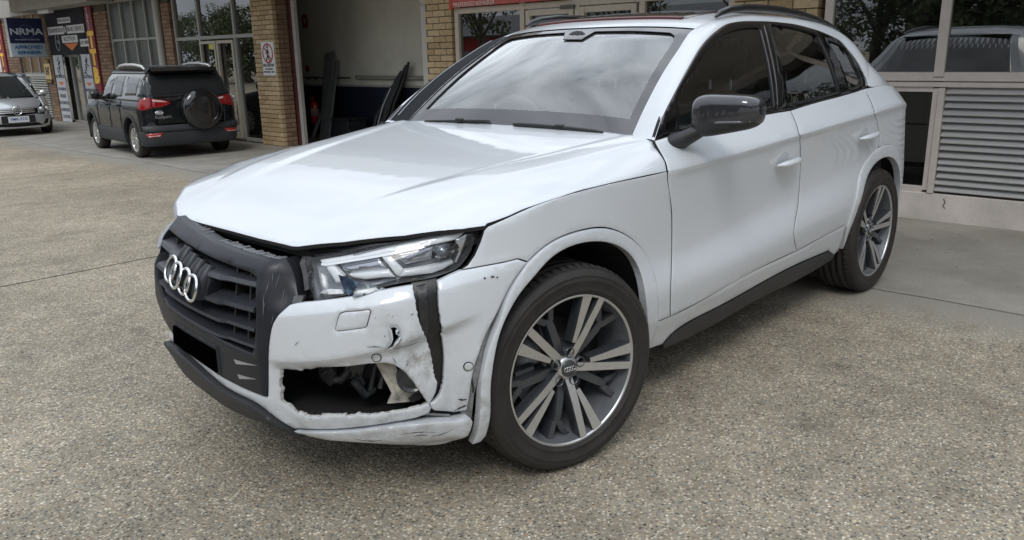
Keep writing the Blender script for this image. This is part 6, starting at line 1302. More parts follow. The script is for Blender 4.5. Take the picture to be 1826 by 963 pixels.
for i, (cx, cy, sg, st_, sp_) in enumerate([(0,-.81,-1,STEER,0),(2.819,-.806,-1,0,10),(0,.81,1,STEER,20),(2.819,.806,1,0,40)]): put_wheel(i == 0, wheel_matrix(cx, cy, sg, st_), sp_)
# ================================================================ background cars
class Shell:
    """half plan outline from tail centre (s=0) round the corner, along the flank, to the nose centre"""
    def __init__(s, l0, l1, W, rear, front, fs, fr, ff, M):
        P = []
        (ra, rb), (fa, fb) = rear, front            # corner size along l, across w
        P += [(l0, w) for w in np.linspace(0, W-rb, 12)]
        P += [(l0+ra-ra*cos(a)**.9, W-rb+rb*sin(a)**.9) for a in np.linspace(.05, pi/2, 14)]
        P += [(l, W) for l in np.linspace(l0+ra, l1-fa, 30)[1:]]
        P += [(l1-fa+fa*sin(a)**.9, W-fb+fb*cos(a)**.9) for a in np.linspace(.05, pi/2-.001, 14)]
        P += [(l1, w) for w in np.linspace(W-fb, 0, 12)[1:]]
        P = np.array(P); d = np.r_[0, np.cumsum(np.hypot(*np.diff(P,axis=0).T))]; s.t = np.linspace(0, d[-1], 800)
        s.P = np.stack([np.interp(s.t, d, P[:,k]) for k in (0,1)], 1); T = np.gradient(s.P, s.t, axis=0)
        for _ in range(6): T[1:-1] = (T[:-2]+2*T[1:-1]+T[2:])/4
        T /= np.linalg.norm(T,axis=1)[:,None]; s.N = np.stack([-T[:,1], T[:,0]],1); s.fs, s.fr, s.ff, s.M, s.l0, s.l1, s.W, s.end = fs, fr, ff, np.array(M), l0, l1, W, d[-1]
    def sl(s, l): i = np.argmin(abs(s.P[:,0]-l)+ (abs(s.P[:,1]-s.W)>.08)*9); return float(s.t[i])
    def sw(s, w, rear=True): m = s.P[:,0] < (s.l0+s.l1)/2; i = np.argmin(abs(s.P[:,1]-w)+ (m != rear)*9); return float(s.t[i])
    def __call__(s, S, Z, d=0.):
        S = np.atleast_1d(S).astype(float); Z = np.atleast_1d(Z).astype(float); sg = np.sign(S)+(S == 0); S = abs(S); ov = S > s.end; S = np.where(ov, 2*s.end-S, S); sg = np.where(ov, -sg, sg)
        p = np.stack([np.interp(S, s.t, s.P[:,k]) for k in (0,1)],1); n = np.stack([np.interp(S, s.t, s.N[:,k]) for k in (0,1)],1)
        il = np.where(n[:,0] < 0, s.fr(Z), s.ff(Z)); iw = s.fs(Z)
        l = p[:,0] - n[:,0]*(il+d); w = p[:,1] - n[:,1]*(iw+d)
        L = np.stack([l, w*sg, Z, np.ones(len(Z))], 1)
        return (L @ s.M.T)[:, :3]
def F1(*pts):
    a = np.array(pts); return lambda z: np.interp(z, a[:,0], a[:,1])
def small_wheel(par, M, R, w, spokes, silver, nm='wheel'):
    """local z outward"""
    t = MB(); t.lathe([(R*.66,w*.42),(R*.72,w*.5),(R*.86,w*.5),(R*.95,w*.43),(R,w*.3),(R,-w*.3),(R*.95,-w*.45),(R*.7,-w*.5)], Matrix.Identity(4), 40)
    r = t.build(nm, RUB, par); r.matrix_basis = M
    MB().lathe([(R*.67,w*.40),(R*.655,w*.45),(R*.62,w*.44),(R*.60,w*.2),(R*.57,-w*.4)], Matrix.Identity(4), 40).build('rim', silver, r)
    MB().lathe([(0,-w*.1),(R*.6,-w*.1)], Matrix.Identity(4), 24).build('wheel_back', DARK, r)
    for k in range(spokes):
        a = Matrix.Rotation(2*pi*k/spokes, 4, 'Z'); V = []
        for rad, hw, ax in ((R*.10,R*.05,w*.30),(R*.36,R*.05,w*.40),(R*.645,R*.095,w*.42)):
            V += [a @ Vector((rad,-hw,ax)), a @ Vector((rad,hw,ax)), a @ Vector((rad,hw,ax-.03)), a @ Vector((rad,-hw,ax-.03))]
        obj('spoke', V, [(0,1,5,4),(1,2,6,5),(3,0,4,7),(4,5,9,8),(5,6,10,9),(7,4,8,11)], silver, r)
    MB().lathe([(0,w*.36),(R*.14,w*.34),(R*.18,w*.2)], Matrix.Identity(4), 16).build('hub_cap', silver, r)
    return r
def frame_M(o, fwd, S, ls=1.):
    """columns: l (forward), w (left side), z"""
    f = Vector((fwd[0], fwd[1], 0)).normalized(); lft = Vector((-f.y, f.x, 0))
    M = Matrix((f*S*ls, lft*S, Vector((0,0,1))*S)).transposed().to_4x4(); M.translation = Vector(o); return M
def wheel_M(M, l, w, z, sg, steer=0.):
    S = M.col[1].to_3d().length; f = M.col[0].to_3d().normalized(); lf = M.col[1].to_3d()/S
    f2 = f*cos(steer)+lf*sin(steer); l2 = lf*cos(steer)-f*sin(steer); n = l2*sg; ux = n.cross(Vector((0,0,1)))*-1
    A = Matrix((ux, Vector((0,0,1)), n)).transposed()
    if A.determinant() < 0: A = Matrix((-ux, Vector((0,0,1)), n)).transposed()
    A = A.to_4x4(); A = A @ Matrix.Scale(S, 4); A.translation = (M @ Vector((l,w*sg,z,1))).to_3d(); return A
# ---- black compact SUV
EM = frame_M((3.64, 9.36, 0), (sin(radians(5)), cos(radians(5))), .83, .94)
BP = mat('black_metallic_paint', (.005,.006,.008), .30, spec=.25, coat=.45, metal=.1, noise=.2, nscale=4); ECL = mat('cladding_grey', (.032,.035,.040), .55, noise=.2, nscale=6)
ALY = mat('bright_alloy', (.62,.62,.60), .3, metal=.8); EGL = mat('dark_car_glass', (.02,.024,.026), .05, coat=.35, spec=.5)
ECO = Shell(.0, 4.0, .882, (.22,.28), (.55,.55), F1((.2,.06),(.33,.015),(.6,0),(.85,.005),(1.0,.03),(1.08,.07),(1.3,.14),(1.5,.245),(1.6,.36)), F1((.2,.03),(.33,-.02),(.55,-.02),(.60,.03),(.9,.05),(1.08,.08),(1.3,.15),(1.5,.24),(1.6,.30)), F1((.2,.05),(.5,0),(.8,.05),(1.,.25)), EM)
EG = Shell(.0, 2.86, .882, (.22,.28), (.5,.5), ECO.fs, ECO.fr, F1((1.0,-.12),(1.08,.0),(1.3,.42),(1.5,.90),(1.6,1.25)), EM)
eco = empty('parked_car', (3.66,11.0,0), 'black compact SUV with tail-mounted spare wheel parked by the shopfront at left', 'car')
def rel(par):      # meshes are in world coordinates: undo the parent's offset
    for o in par.children:
        if not o.get('_r'): pass
def arch_poly(sh, z0, z1, l0, l1, axles, r, zc, rear=None, front=None, z1b=None):
    """flank outline with arches cut in its lower edge, from l0 to l1 (or on round the corners to s)"""
    a = sh.sl(l0) if rear is None else rear; b = sh.sl(l1) if front is None else front
    P = [(a, z0)]
    for ax in axles:
        dz = z0 - zc
        if abs(dz) < r:
            th = math.asin(dz/r)
            for i in range(15): t = pi-th - (pi-2*th)*i/14; P.append((sh.sl(ax+r*cos(t)), zc+r*sin(t)))
    P += [(b, z0), (b, z1b or z1), (a, z1)]
    return P
AX = (.745, 3.265); ER = .335
def cp2(name, sh, poly, m, par=None, **k):
    par = par or eco; out = []
    k.setdefault('res', .12); k.setdefault('edge', .006); k.setdefault('drop', .004); k.setdefault('thick', .02)
    for sg in (1, -1):
        out.append(panel(name, sh, [(s*sg, z) for s, z in poly], m, None, **k)); 
    for o in out:
        o.parent = par; o.matrix_parent_inverse = par.matrix_world.inverted() if par.type == 'EMPTY' else Matrix.Identity(4)
    return out
def setpar(o, par):
    bpy.context.view_layer.update(); o.parent = par
    if par.type == 'EMPTY': o.matrix_parent_inverse = Matrix.Translation(-par.location)
    return o
def cpar(name, sh, poly, m, par, two=True, **k):
    k.setdefault('res', .10); k.setdefault('edge', .006); k.setdefault('drop', .004); k.setdefault('thick', .02); out = []
    poly = [(float(a), float(b)) for a, b in poly]
    t0 = [q for q in poly if q[0] <= .025]; t1 = [q for q in poly if q[0] >= sh.end-.025]
    if len(t0) == 2 and len(t1) == 0:      # crosses the centre line of the tail
        i0 = [i for i, q in enumerate(poly) if q[0] <= .025]; r = poly[i0[1]:]+poly[:i0[0]] if False else [q for q in poly if q[0] > .025]; poly = r + [(-a, b) for a, b in r[::-1]]; two = False
    elif len(t1) == 2 and len(t0) == 0:    # crosses the centre line of the nose
        i1 = [i for i, q in enumerate(poly) if q[0] >= sh.end-.025]; n = len(poly); k0 = i1[-1] if i1[-1]-i1[0] == 1 else i1[0]
        r = [poly[(k0+1+i) % n] for i in range(n-2)]; poly = r + [(2*sh.end-a, b) for a, b in r[::-1]]; two = False
    for sg in ((1, -1) if two else (1,)):
        o = panel(name, sh, [(s*sg, z) for s, z in poly], m, None, **k); out.append(setpar(o, par))
    return out
E_ = ECO
c1 = E_.sw(.60); rr1 = arch_poly(E_, .50, 1.02, 0, 1.22, AX[:1], .42, ER, rear=c1)
cpar('rear_quarter', E_, rr1, BP, eco, gap=.003)
cpar('rear_door', E_, [(E_.sl(1.23),.50),(E_.sl(1.88),.50),(E_.sl(1.88),1.02),(E_.sl(1.23),1.02)], BP, eco, gap=.003)
cpar('front_door', E_, [(E_.sl(1.89),.50),(E_.sl(2.69),.50),(E_.sl(2.69),1.0),(E_.sl(1.89),1.02)], BP, eco, gap=.003)
cpar('front_fender', E_, arch_poly(E_, .50, 1.0, 2.70, 3.8, AX[1:], .42, ER, front=E_.end*.88, z1b=.80), BP, eco, gap=.003)
lowp = arch_poly(E_, .24, .50, 0, 0, AX, .42, ER, rear=0.02, front=E_.end-.02)
def low_piece(a_, ax0, ax1, b_, r=.42, zc=ER, z0=.24, z1=.50):
    P = [(a_, z0)] if ax0 is None else []
    if ax0 is not None: P += [(E_.sl(ax0+sqrt(r*r-(z-zc)**2)), z) for z in np.linspace(z1, z0, 6)]
    if ax1 is not None: P += [(E_.sl(ax1-sqrt(r*r-(z-zc)**2)), z) for z in np.linspace(z0, z1, 6)]
    else: P += [(b_, z0), (b_, z1)]
    return P + ([(a_, z1)] if ax0 is None else [])
cpar('cladding', E_, low_piece(0., None, AX[0], None), ECL, eco, depth=-.006)
cpar('cladding', E_, low_piece(None, AX[0], AX[1], None), ECL, eco, depth=-.006)
cpar('cladding', E_, low_piece(None, AX[1], None, E_.end-.03), ECL, eco, depth=-.006)
for ax in AX:
    ring = [(E_.sl(ax+.40*cos(t)), ER+.40*sin(t)) for t in np.linspace(-.1, pi+.1, 24)] + [(E_.sl(ax+.455*cos(t)), ER+.455*sin(t)) for t in np.linspace(pi+.05, -.05, 24)]
    cpar('wheel_arch_trim', E_, ring, ECL, eco, depth=-.016, thick=.05)
cpar('tailgate', E_, [(0,.62),(c1-.01,.62),(c1-.01,1.06),(0,1.06)], BP, eco, depth=.004)
cpar('rear_bumper', E_, [(0,.48),(c1+.28,.50),(c1+.28,.60),(0,.60)], ECL, eco, depth=-.03)
cpar('tail_lamp', E_, [(E_.sl(.20),.90),(E_.sl(.14),1.05),(E_.sw(.79),1.09),(E_.sw(.66),1.07),(E_.sw(.66),.91),(E_.sw(.8),.87)], mat('lamp_red', (.30,.006,.010), .10, coat=.7, noise=.5, nscale=40), eco, depth=-.012, res=.05)
cpar('tail_lamp', E_, [(E_.sw(.655),.91),(E_.sw(.655),1.07),(E_.sw(.46),1.04),(E_.sw(.34),1.0),(E_.sw(.35),.96),(E_.sw(.5),.92)], mat('lamp_red', (.30,.006,.010), .10, coat=.7, noise=.5, nscale=40), eco, depth=-.012, res=.05)
cpar('lamp_pale_band', E_, [(E_.sw(.64),1.015),(E_.sw(.64),1.055),(E_.sw(.47),1.028),(E_.sw(.36),.995),(E_.sw(.47),1.0)], mat('lamp_pale', (.65,.5,.5), .15, coat=1.), eco, depth=-.0155, res=.05)  # paler band set over the tail lamp
cpar('reflector', E_, [(E_.sw(.80),.40),(E_.sw(.83),.46),(E_.sw(.56),.48),(E_.sw(.60),.41)], mat('reflector_red', (.45,.03,.03), .2, coat=1.), eco, depth=-.016, res=.05)
cpar('reflector_clear', E_, [(E_.sw(.79),.405),(E_.sw(.80),.43),(E_.sw(.60),.44),(E_.sw(.62),.415)], mat('lamp_white', (.6,.55,.55), .2, coat=1.), eco, depth=-.018, res=.05)
# greenhouse
def gp(name, poly, m, **k): return cpar(name, EG, poly, m, eco, **k)
G = EG
gp('greenhouse', [(0.0,1.02),(G.end,1.02),(G.end,1.55),(0,1.55)], GLOSSB, res=.12, depth=.0)
gp('front_side_window', [(G.sl(1.90),1.06),(G.sl(2.52),1.04),(G.sl(2.34),1.20),(G.sl(2.12),1.36),(G.sl(1.90),1.43)], EGL, depth=-.004)
gp('rear_side_window', [(G.sl(1.22),1.08),(G.sl(1.84),1.06),(G.sl(1.84),1.44),(G.sl(1.30),1.45)], EGL, depth=-.004)
gp('quarter_window', [(G.sl(.42),1.12),(G.sl(1.04),1.10),(G.sl(1.14),1.44),(G.sl(.42),1.42)], EGL, depth=-.004)
gp('rear_corner_window', [(G.sw(.74),1.10),(G.sl(.34),1.10),(G.sl(.34),1.40),(G.sw(.76),1.42)], EGL, depth=-.005)
gp('rear_window', [(0,1.08),(G.sw(.70),1.10),(G.sw(.70),1.46),(0,1.48)], EGL, depth=-.005)
gp('windscreen', [(G.end,1.08),(G.end-.75,1.10),(G.end-.75,1.48),(G.end,1.50)], EGL, depth=-.004)
gp('roof_edge', [(0,1.50),(G.end-.02,1.50),(G.end-.02,1.58),(0,1.58)], BP, depth=-.006, res=.1)
loop = [G([s],[1.575],-.004)[0] for s in np.linspace(0.01, G.end-.01, 60)]; loopR = [G([-s],[1.575],-.004)[0] for s in np.linspace(G.end-.01, .01, 60)]
ctr_ = np.mean(loop+loopR, axis=0); ring1 = np.array(loop+loopR); ring2 = ctr_+(ring1-ctr_)*.8 + [0,0,.022]; ring3 = ctr_+(ring1-ctr_)*.4 + [0,0,.034]; nn_ = len(ring1)
Vv = np.concatenate([ring1,ring2,ring3,[ctr_+[0,0,.038]]]); Ff = []
for a in (0,1): Ff += [(a*nn_+i, a*nn_+(i+1)%nn_, (a+1)*nn_+(i+1)%nn_, (a+1)*nn_+i) for i in range(nn_)]
Ff += [(2*nn_+i, 2*nn_+(i+1)%nn_, 3*nn_) for i in range(nn_)]
setpar(obj('roof', Vv, Ff, mat('roof_black_ribbed', (.02,.02,.022), .35, coat=.4), None, smooth=True), eco)
def EP(l, w, z): return tuple((EM @ Vector((l,w,z,1))).to_3d())
for w in (-.36,-.18,0,.18,.36): setpar(MB().tube([EP(.45,w,1.612),EP(1.2,w,1.62),EP(2.1,w,1.612)], .008, 5).build('roof_rib', BP, None), eco)
setpar(MB().add([EP(.05,-.56,1.535),EP(.05,.56,1.535),EP(.30,.57,1.59),EP(.30,-.57,1.59),EP(.07,-.56,1.515),EP(.07,.56,1.515),EP(.30,.57,1.54),EP(.30,-.57,1.54)], [(0,1,2,3),(4,5,1,0),(7,6,5,4),(1,5,6,2),(4,0,3,7)]).build('spoiler', BP, None), eco)
for sg in (1,-1):
    setpar(MB().tube([EP(.38,sg*.60,1.56),EP(.5,sg*.605,1.615),EP(.9,sg*.605,1.645),EP(1.4,sg*.605,1.65),EP(1.8,sg*.60,1.63),EP(2.05,sg*.59,1.58)], [.015,.03,.033,.033,.028,.012], 8, flat=.8).build('roof_rail', ALY, None), eco)
    setpar(MB().tube([EP(2.40,sg*.84,1.04),EP(2.42,sg*.94,1.08)], .04, 6).tube([EP(2.40,sg*.90,1.11),EP(2.42,sg*.98,1.11),EP(2.42,sg*1.05,1.10)], [.075,.09,.06], 10).build('door_mirror', BP, None), eco)
    for l in (1.28, 1.97): setpar(MB().tube([EP(l,sg*.885,.93),EP(l+.03,sg*.905,.935),EP(l+.17,sg*.905,.94),EP(l+.20,sg*.88,.94)], .016, 6).build('door_handle', BP, None), eco)
    setpar(MB().tube([EP(1.25,sg*.880,.985),EP(2.7,sg*.882,.96)], .004, 4).build('waist_crease', BP, None), eco)
# spare wheel in its gloss cover, emblem and badge
Ms = EM @ Matrix.Translation((-.03,-.17,.85)) @ Matrix.Rotation(radians(-90), 4, 'Y')
sp_ = setpar(MB().lathe([(0,.150),(.22,.152),(.31,.140),(.352,.10),(.365,.04),(.36,-.06)], Ms, 48).build('spare_wheel_cover', mat('cover_black', (.008,.008,.010), .12, coat=1.), None), eco)
setpar(MB().lathe([(.25,.153),(.255,.158),(.265,.152)], Ms, 40).build('cover_ring', GLOSSB, None), eco)
def on_rear(l, w, z, S=1.): 
    f = EM.col[0].to_3d().normalized(); lf = EM.col[1].to_3d().normalized(); M = Matrix((-lf, Vector((0,0,1)), -f)).transposed().to_4x4(); M.translation = Vector(EP(l,w,z)); return M
t = text('EcoSport', .062, on_rear(-.0+.035,.50,.745), ALY, None, ext=.002, name='badge'); setpar(t, eco)
o = MB().lathe([(0,.006),(.9,.004),(1.0,0)], on_rear(.03,.56,.82) @ Matrix.Diagonal((.062,.032,1,1)), 24).build('oval_emblem', mat('emblem_silver', (.55,.57,.6), .3, metal=.6), None); setpar(o, eco)
setpar(MB().tube([tuple(on_rear(.024,.56,.82) @ Vector((.052*cos(a),.025*sin(a),.0))) for a in np.linspace(0,2*pi,21)], .003, 5).build('emblem_ring', CHR, None), eco)
for l in AX:
    for sg in (1,-1):
        w_ = small_wheel(None, wheel_M(EM, l, .735, ER-.01, sg), .325, .205, 9, ALY); bpy.context.view_layer.update(); w_.parent = eco; w_.matrix_parent_inverse = Matrix.Translation(-eco.location)
        V = MB(); A = [(l+.42*cos(t), ER+.42*sin(t)) for t in np.linspace(-.3, pi+.3, 16)]
        for (a,b),(c,d) in zip(A[:-1],A[1:]): V.add([EP(a,sg*.85,b),EP(c,sg*.85,d),EP(c,sg*.5,d),EP(a,sg*.5,b)], [(0,1,2,3)])
        V.add([EP(a,sg*.5,b) for a,b in A], [tuple(range(len(A)))]); setpar(V.build('wheel_well', DARK, None), eco)
V = MB(); 
V.add([EP(*p) for p in ((.15,-.7,.22),(3.8,-.7,.22),(3.8,.7,.22),(.15,.7,.22),(.15,-.7,.5),(3.8,-.7,.5),(3.8,.7,.5),(.15,.7,.5))], [(0,1,2,3),(0,4,5,1),(1,5,6,2),(2,6,7,3),(3,7,4,0)]); setpar(V.build('underbody', DARK, None), eco)
V = []; L_ = np.linspace(2.62,3.98,12); Wn = np.linspace(-.8,.8,15)
for l in L_:
    for w in Wn: V.append(EP(l - .10*(w/.8)**2*(l-2.62), w*(1-.10*max(0,(l-3.3)/.7)), 1.06 - .03*(w/.8)**4 - .11*(l-2.62) - .12*max(0,(l-3.6)/.4)**2))
setpar(obj('bonnet', V, [(i*15+j,i*15+j+1,(i+1)*15+j+1,(i+1)*15+j) for i in range(11) for j in range(14)], BP, None, smooth=True), eco)

# ---- silver hatchback facing the yard
MM = frame_M((3.34, 19.2, 0), (-.06, -1), .775)
SIL = mat('silver_paint', (.55,.565,.585), .30, metal=.55, coat=1., noise=.08, nscale=5)
MC = Shell(.0, 4.35, .89, (.3,.4), (.62,.62), F1((.2,.05),(.4,.01),(.65,0),(.85,.01),(1.0,.05)), F1((.2,.02),(1.,.05)), F1((.15,.12),(.22,.03),(.35,.0),(.55,.02),(.68,.10),(.8,.22),(.95,.42)), MM)
MG = Shell(.1, 3.55, .86, (.3,.35), (.5,.6), F1((.95,.0),(1.1,.06),(1.3,.12),(1.5,.2),(1.6,.28)), F1((.95,.0),(1.6,.35)), F1((.95,.0),(1.1,.25),(1.3,.60),(1.5,1.02),(1.6,1.30)), MM)
mer = empty('parked_car', (3.34,17.5,0), 'silver hatchback facing the yard at the far left, cut by the picture edge', 'car')
M_ = MC; AXm = (.80, 3.58)
cpar('flank', M_, arch_poly(M_, .22, .98, 0, 0, AXm, .37, .315, rear=.02, front=M_.sw(.70, False)), SIL, mer)
fe = M_.end
fs_ = lambda w: M_.sw(w, False)
cpar('front_bumper', M_, [(fs_(.70),.20),(fe,.20),(fe,.24),(fs_(.6),.26),(fs_(.45),.335),(fe,.335),(fe,.53),(fs_(.46),.55),(fs_(.70),.52)], SIL, mer, res=.06)
cpar('lower_intake', M_, [(fs_(.56),.25),(fe,.23),(fe,.345),(fs_(.46),.345)], DARK, mer, depth=.02, res=.08)
cpar('corner_intake', M_, [(fs_(.74),.30),(fs_(.58),.27),(fs_(.66),.40),(fs_(.76),.42)], DARK, mer, depth=-.003, res=.08)
cpar('intake_edge', M_, [(fs_(.78),.29),(fs_(.755),.28),(fs_(.78),.42),(fs_(.80),.43)], ALY, mer, depth=-.006, res=.08)
cpar('grille_surround', M_, [(fe,.555),(fs_(.44),.575),(fs_(.46),.66),(fs_(.43),.70),(fe,.715)], GLOSSB, mer, depth=-.004, res=.06)
for z in (.585,.628,.672): cpar('grille_bar', M_, [(fe,z),(fs_(.42),z+.012),(fs_(.42),z+.030),(fe,z+.020)], ALY, mer, depth=-.016, res=.08)
cpar('grille_frame', M_, [(fe,.70),(fs_(.44),.688),(fs_(.45),.703),(fe,.718)], CHR, mer, depth=-.012, res=.08)
cpar('headlight', M_, [(fs_(.50),.56),(fs_(.72),.60),(M_.sl(3.86),.70),(M_.sl(3.80),.79),(fs_(.72),.755),(fs_(.52),.68)], mat('lamp_glass', (.30,.32,.32), .06, metal=.5, coat=1.), mer, depth=-.008, res=.06)
for w in (.60,.76):
    for sg in (1,-1):
        p = M_([fs_(w)*sg],[.665],-.012)[0]; fdir = (-MM.col[0].to_3d()).normalized()
        setpar(MB().lathe([(0,.012),(.03,.010),(.042,0)], Matrix.Translation(Vector(p)) @ (-fdir).to_track_quat('Z','Y').to_matrix().to_4x4(), 16).build('lamp_bulb', mat('lamp_bright', (.75,.78,.78), .08, metal=.6), None), mer)
cpar('greenhouse', MG, [(.02,.95),(MG.end,.95),(MG.end,1.52),(.02,1.52)], GLOSSB, mer, res=.12)
cpar('windscreen', MG, [(MG.end,.98),(MG.sw(.66,False),.98),(MG.sw(.60,False),1.46),(MG.end,1.48)], EGL, mer, depth=-.006)
cpar('pillar', MG, [(MG.sw(.67,False),.95),(MG.sw(.78,False),.95),(MG.sw(.70,False),1.53),(MG.sw(.61,False),1.49)], SIL, mer, depth=-.01, res=.08)
cpar('roof_edge', MG, [(.02,1.48),(MG.end,1.50),(MG.end,1.58),(.02,1.58)], SIL, mer, depth=-.006, res=.1)
loop = [MG([s],[1.575],-.004)[0] for s in np.linspace(0.03, MG.end-.01, 50)]; loopR = [MG([-s],[1.575],-.004)[0] for s in np.linspace(MG.end-.01, .03, 50)]
ctr_ = np.mean(loop+loopR, axis=0); ring1 = np.array(loop+loopR); ring2 = ctr_+(ring1-ctr_)*.6 + [0,0,.02]; nn_ = len(ring1)
setpar(obj('roof', np.concatenate([ring1,ring2,[ctr_+[0,0,.03]]]), [(i,(i+1)%nn_,nn_+(i+1)%nn_,nn_+i) for i in range(nn_)]+[(nn_+i,nn_+(i+1)%nn_,2*nn_) for i in range(nn_)], SIL, None, smooth=True), mer)
def MP(l, w, z): return tuple((MM @ Vector((l,w,z,1))).to_3d())
V = []; L_ = np.linspace(3.2,4.20,14); Wn = np.linspace(-.80,.80,19)
for l in L_:
    t = (l-3.2)/1.0
    for w in Wn: V.append(MP(l - .16*(w/.8)**2*t*1.2, w*(1-.28*t**3), .985 - .012*(w/.8)**2 - .035*(w/.8)**8 - .10*t - .17*t**4))
setpar(obj('bonnet', V, [(i*19+j,i*19+j+1,(i+1)*19+j+1,(i+1)*19+j) for i in range(13) for j in range(18)], SIL, None, smooth=True), mer)
def on_front(l, w, z):
    f = MM.col[0].to_3d().normalized(); lf = MM.col[1].to_3d().normalized(); M = Matrix((lf, Vector((0,0,1)), f)).transposed().to_4x4(); M.translation = Vector(MP(l,w,z)); return M
fl_ = 4.35
E2 = on_front(fl_+.03,0,.655)
star = MB().tube([tuple(E2 @ Vector((.082*cos(a),.082*sin(a),0))) for a in np.linspace(0,2*pi,29)], .010, 6)
for k in range(3):
    a = pi/2+2*pi*k/3; star.prism([(.016*cos(a+1.05),.016*sin(a+1.05)),(.016*cos(a-1.05),.016*sin(a-1.05)),(.078*cos(a),.078*sin(a))], E2, -.004,.006)
setpar(star.build('star_emblem', CHR, None), mer)
star2 = MB().tube([MP(4.14,0,.865),MP(4.14,0,.90)], .008, 6); setpar(star2.build('bonnet_badge', CHR, None), mer)
pl_ = MB(); P_ = on_front(fl_+.012,0,.44); pl_.prism([(-.30,-.075),(.30,-.075),(.30,.075),(-.30,.075)], P_, 0, .01); setpar(pl_.build('plate_holder', DARK, None), mer)
pl_ = MB(); pl_.prism([(-.185,-.062),(.185,-.062),(.185,.058),(-.185,.058)], P_, .011, .016); setpar(pl_.build('number_plate', mat('plate_white', (.62,.64,.68), .4), None), mer)
t = text('YMK-71G', .075, P_ @ Matrix.Translation((0,0,.018)), mat('plate_blue', (.03,.06,.22), .5), None, ext=.001, name='plate_lettering', bold=.001); setpar(t, mer)
for sg in (1,-1): setpar(MB().tube([MP(3.15,sg*.84,1.0),MP(3.16,sg*.94,1.03)], .03, 6).tube([MP(3.14,sg*.90,1.05),MP(3.16,sg*.98,1.06),MP(3.16,sg*1.06,1.05)], [.05,.075,.05], 10).build('door_mirror', SIL, None), mer)
for l in AXm:
    for sg in (1,-1):
        w_ = small_wheel(None, wheel_M(MM, l, .80, .31, sg), .31, .205, 5, ALY); bpy.context.view_layer.update(); w_.parent = mer; w_.matrix_parent_inverse = Matrix.Translation(-mer.location)
V = MB(); V.add([MP(*p) for p in ((.15,-.66,.20),(4.1,-.66,.20),(4.1,.66,.20),(.15,.66,.20),(.15,-.66,.6),(4.1,-.66,.6),(4.1,.66,.6),(.15,.66,.6))], [(0,1,2,3),(0,4,5,1),(1,5,6,2),(2,6,7,3),(3,7,4,0),(4,5,6,7)]); setpar(V.build('underbody', DARK, None), mer)
cpar('tail_panel', M_, [(.0,.22),(.45,.22),(.45,.95),(.0,.95)], SIL, mer, res=.15)
# ================================================================ things round the workshop
ne = empty('no_entry_sign', (FX-.006,9.585,1.415), 'white no entry sign with crossed-out walking figure on the brick pier', 'sign')
bxo('sign_plate', WHT, ne, -.004,.004,-.19,.19,-.265,.265,b=.002)
MB().tube([(-.0065,.145*cos(a),.085+.145*sin(a)) for a in np.linspace(0,2*pi,41)], .014, 6, flat=.25).build('red_ring', RED_S, ne)
MB().tube([(-.0075,.10,.19),(-.0075,-.10,-.02)], .012, 6, flat=.4).build('red_bar', RED_S, ne)
fg = MB(); fg.lathe([(0,.003),(.022,.003),(.023,0)], Matrix.Translation((-.006,.0,.185)) @ Matrix.Rotation(radians(-90),4,'Y'), 14)
for P in ([(0,.155),(.0,.06)],[(0,.06),(.05,-.03)],[(0,.06),(-.045,-.035)],[(0,.14),(.05,.07)],[(0,.14),(-.045,.085)]): fg.tube([(-.0055,a,b) for a,b in P], .013, 6, flat=.4)
fg.build('walking_figure', BLK_S, ne)
text('NO ENTRY', .068, on_wall(-.0055,0,-.105), BLK_S, ne, bold=.002); text('AUTHORISED', .040, on_wall(-.0055,0,-.165), BLK_S, ne); text('PERSONNEL ONLY', .040, on_wall(-.0055,0,-.21), BLK_S, ne)
WX = BX-.01
fe_ = empty('fire_extinguisher', (WX-.10,10.80,.19), 'red fire extinguisher on the dark blue workshop wall', 'extinguisher')
RP = mat('extinguisher_red', (.75,.02,.025), .25, coat=.8)
MB().lathe([(0,0),(.072,.0),(.082,.015),(.082,.36),(.06,.41),(.03,.43),(.0,.43)], Matrix.Identity(4), 24).build('cylinder', RP, fe_)
MB().lathe([(.022,.42),(.022,.455),(.0,.455)], Matrix.Identity(4), 12).build('valve', BLK_S, fe_)
MB().box(-.09,.02,-.012,.012,.455,.475,b=.004).box(-.08,.01,-.010,.010,.495,.512,b=.004).build('handle', RP, fe_)
MB().tube([(-.03,.01,.45),(-.08,.06,.40),(-.07,.10,.22),(-.05,.10,.10)], .012, 8).build('hose', BLK_S, fe_)
MB().lathe([(.0835,.16),(.0835,.30)], Matrix.Identity(4), 24).build('label_band', mat('label_cream', (.5,.35,.3), .5), fe_)
f2 = empty('fire_sign', (WX-.006,11.03,2.075), 'red fire extinguisher location sign high on the workshop wall', 'sign')
bxo('sign_plate', mat('sign_red_deep', (.33,.02,.02), .5), f2, -.004,.004,-.085,.085,-.115,.115); bxo('white_symbol', mat('symbol_pale', (.55,.45,.42), .5), f2, -.006,-.004,-.03,.03,-.05,.06)
f3 = empty('red_disc', (WX-.006,11.07,1.22), 'round dark red disc sign on the workshop wall', 'sign'); MB().lathe([(0,.01),(.068,.01),(.07,0)], Matrix.Rotation(radians(-90),4,'Y'), 28).build('disc', mat('sign_red_deep', (.3,.02,.02), .5), f3)
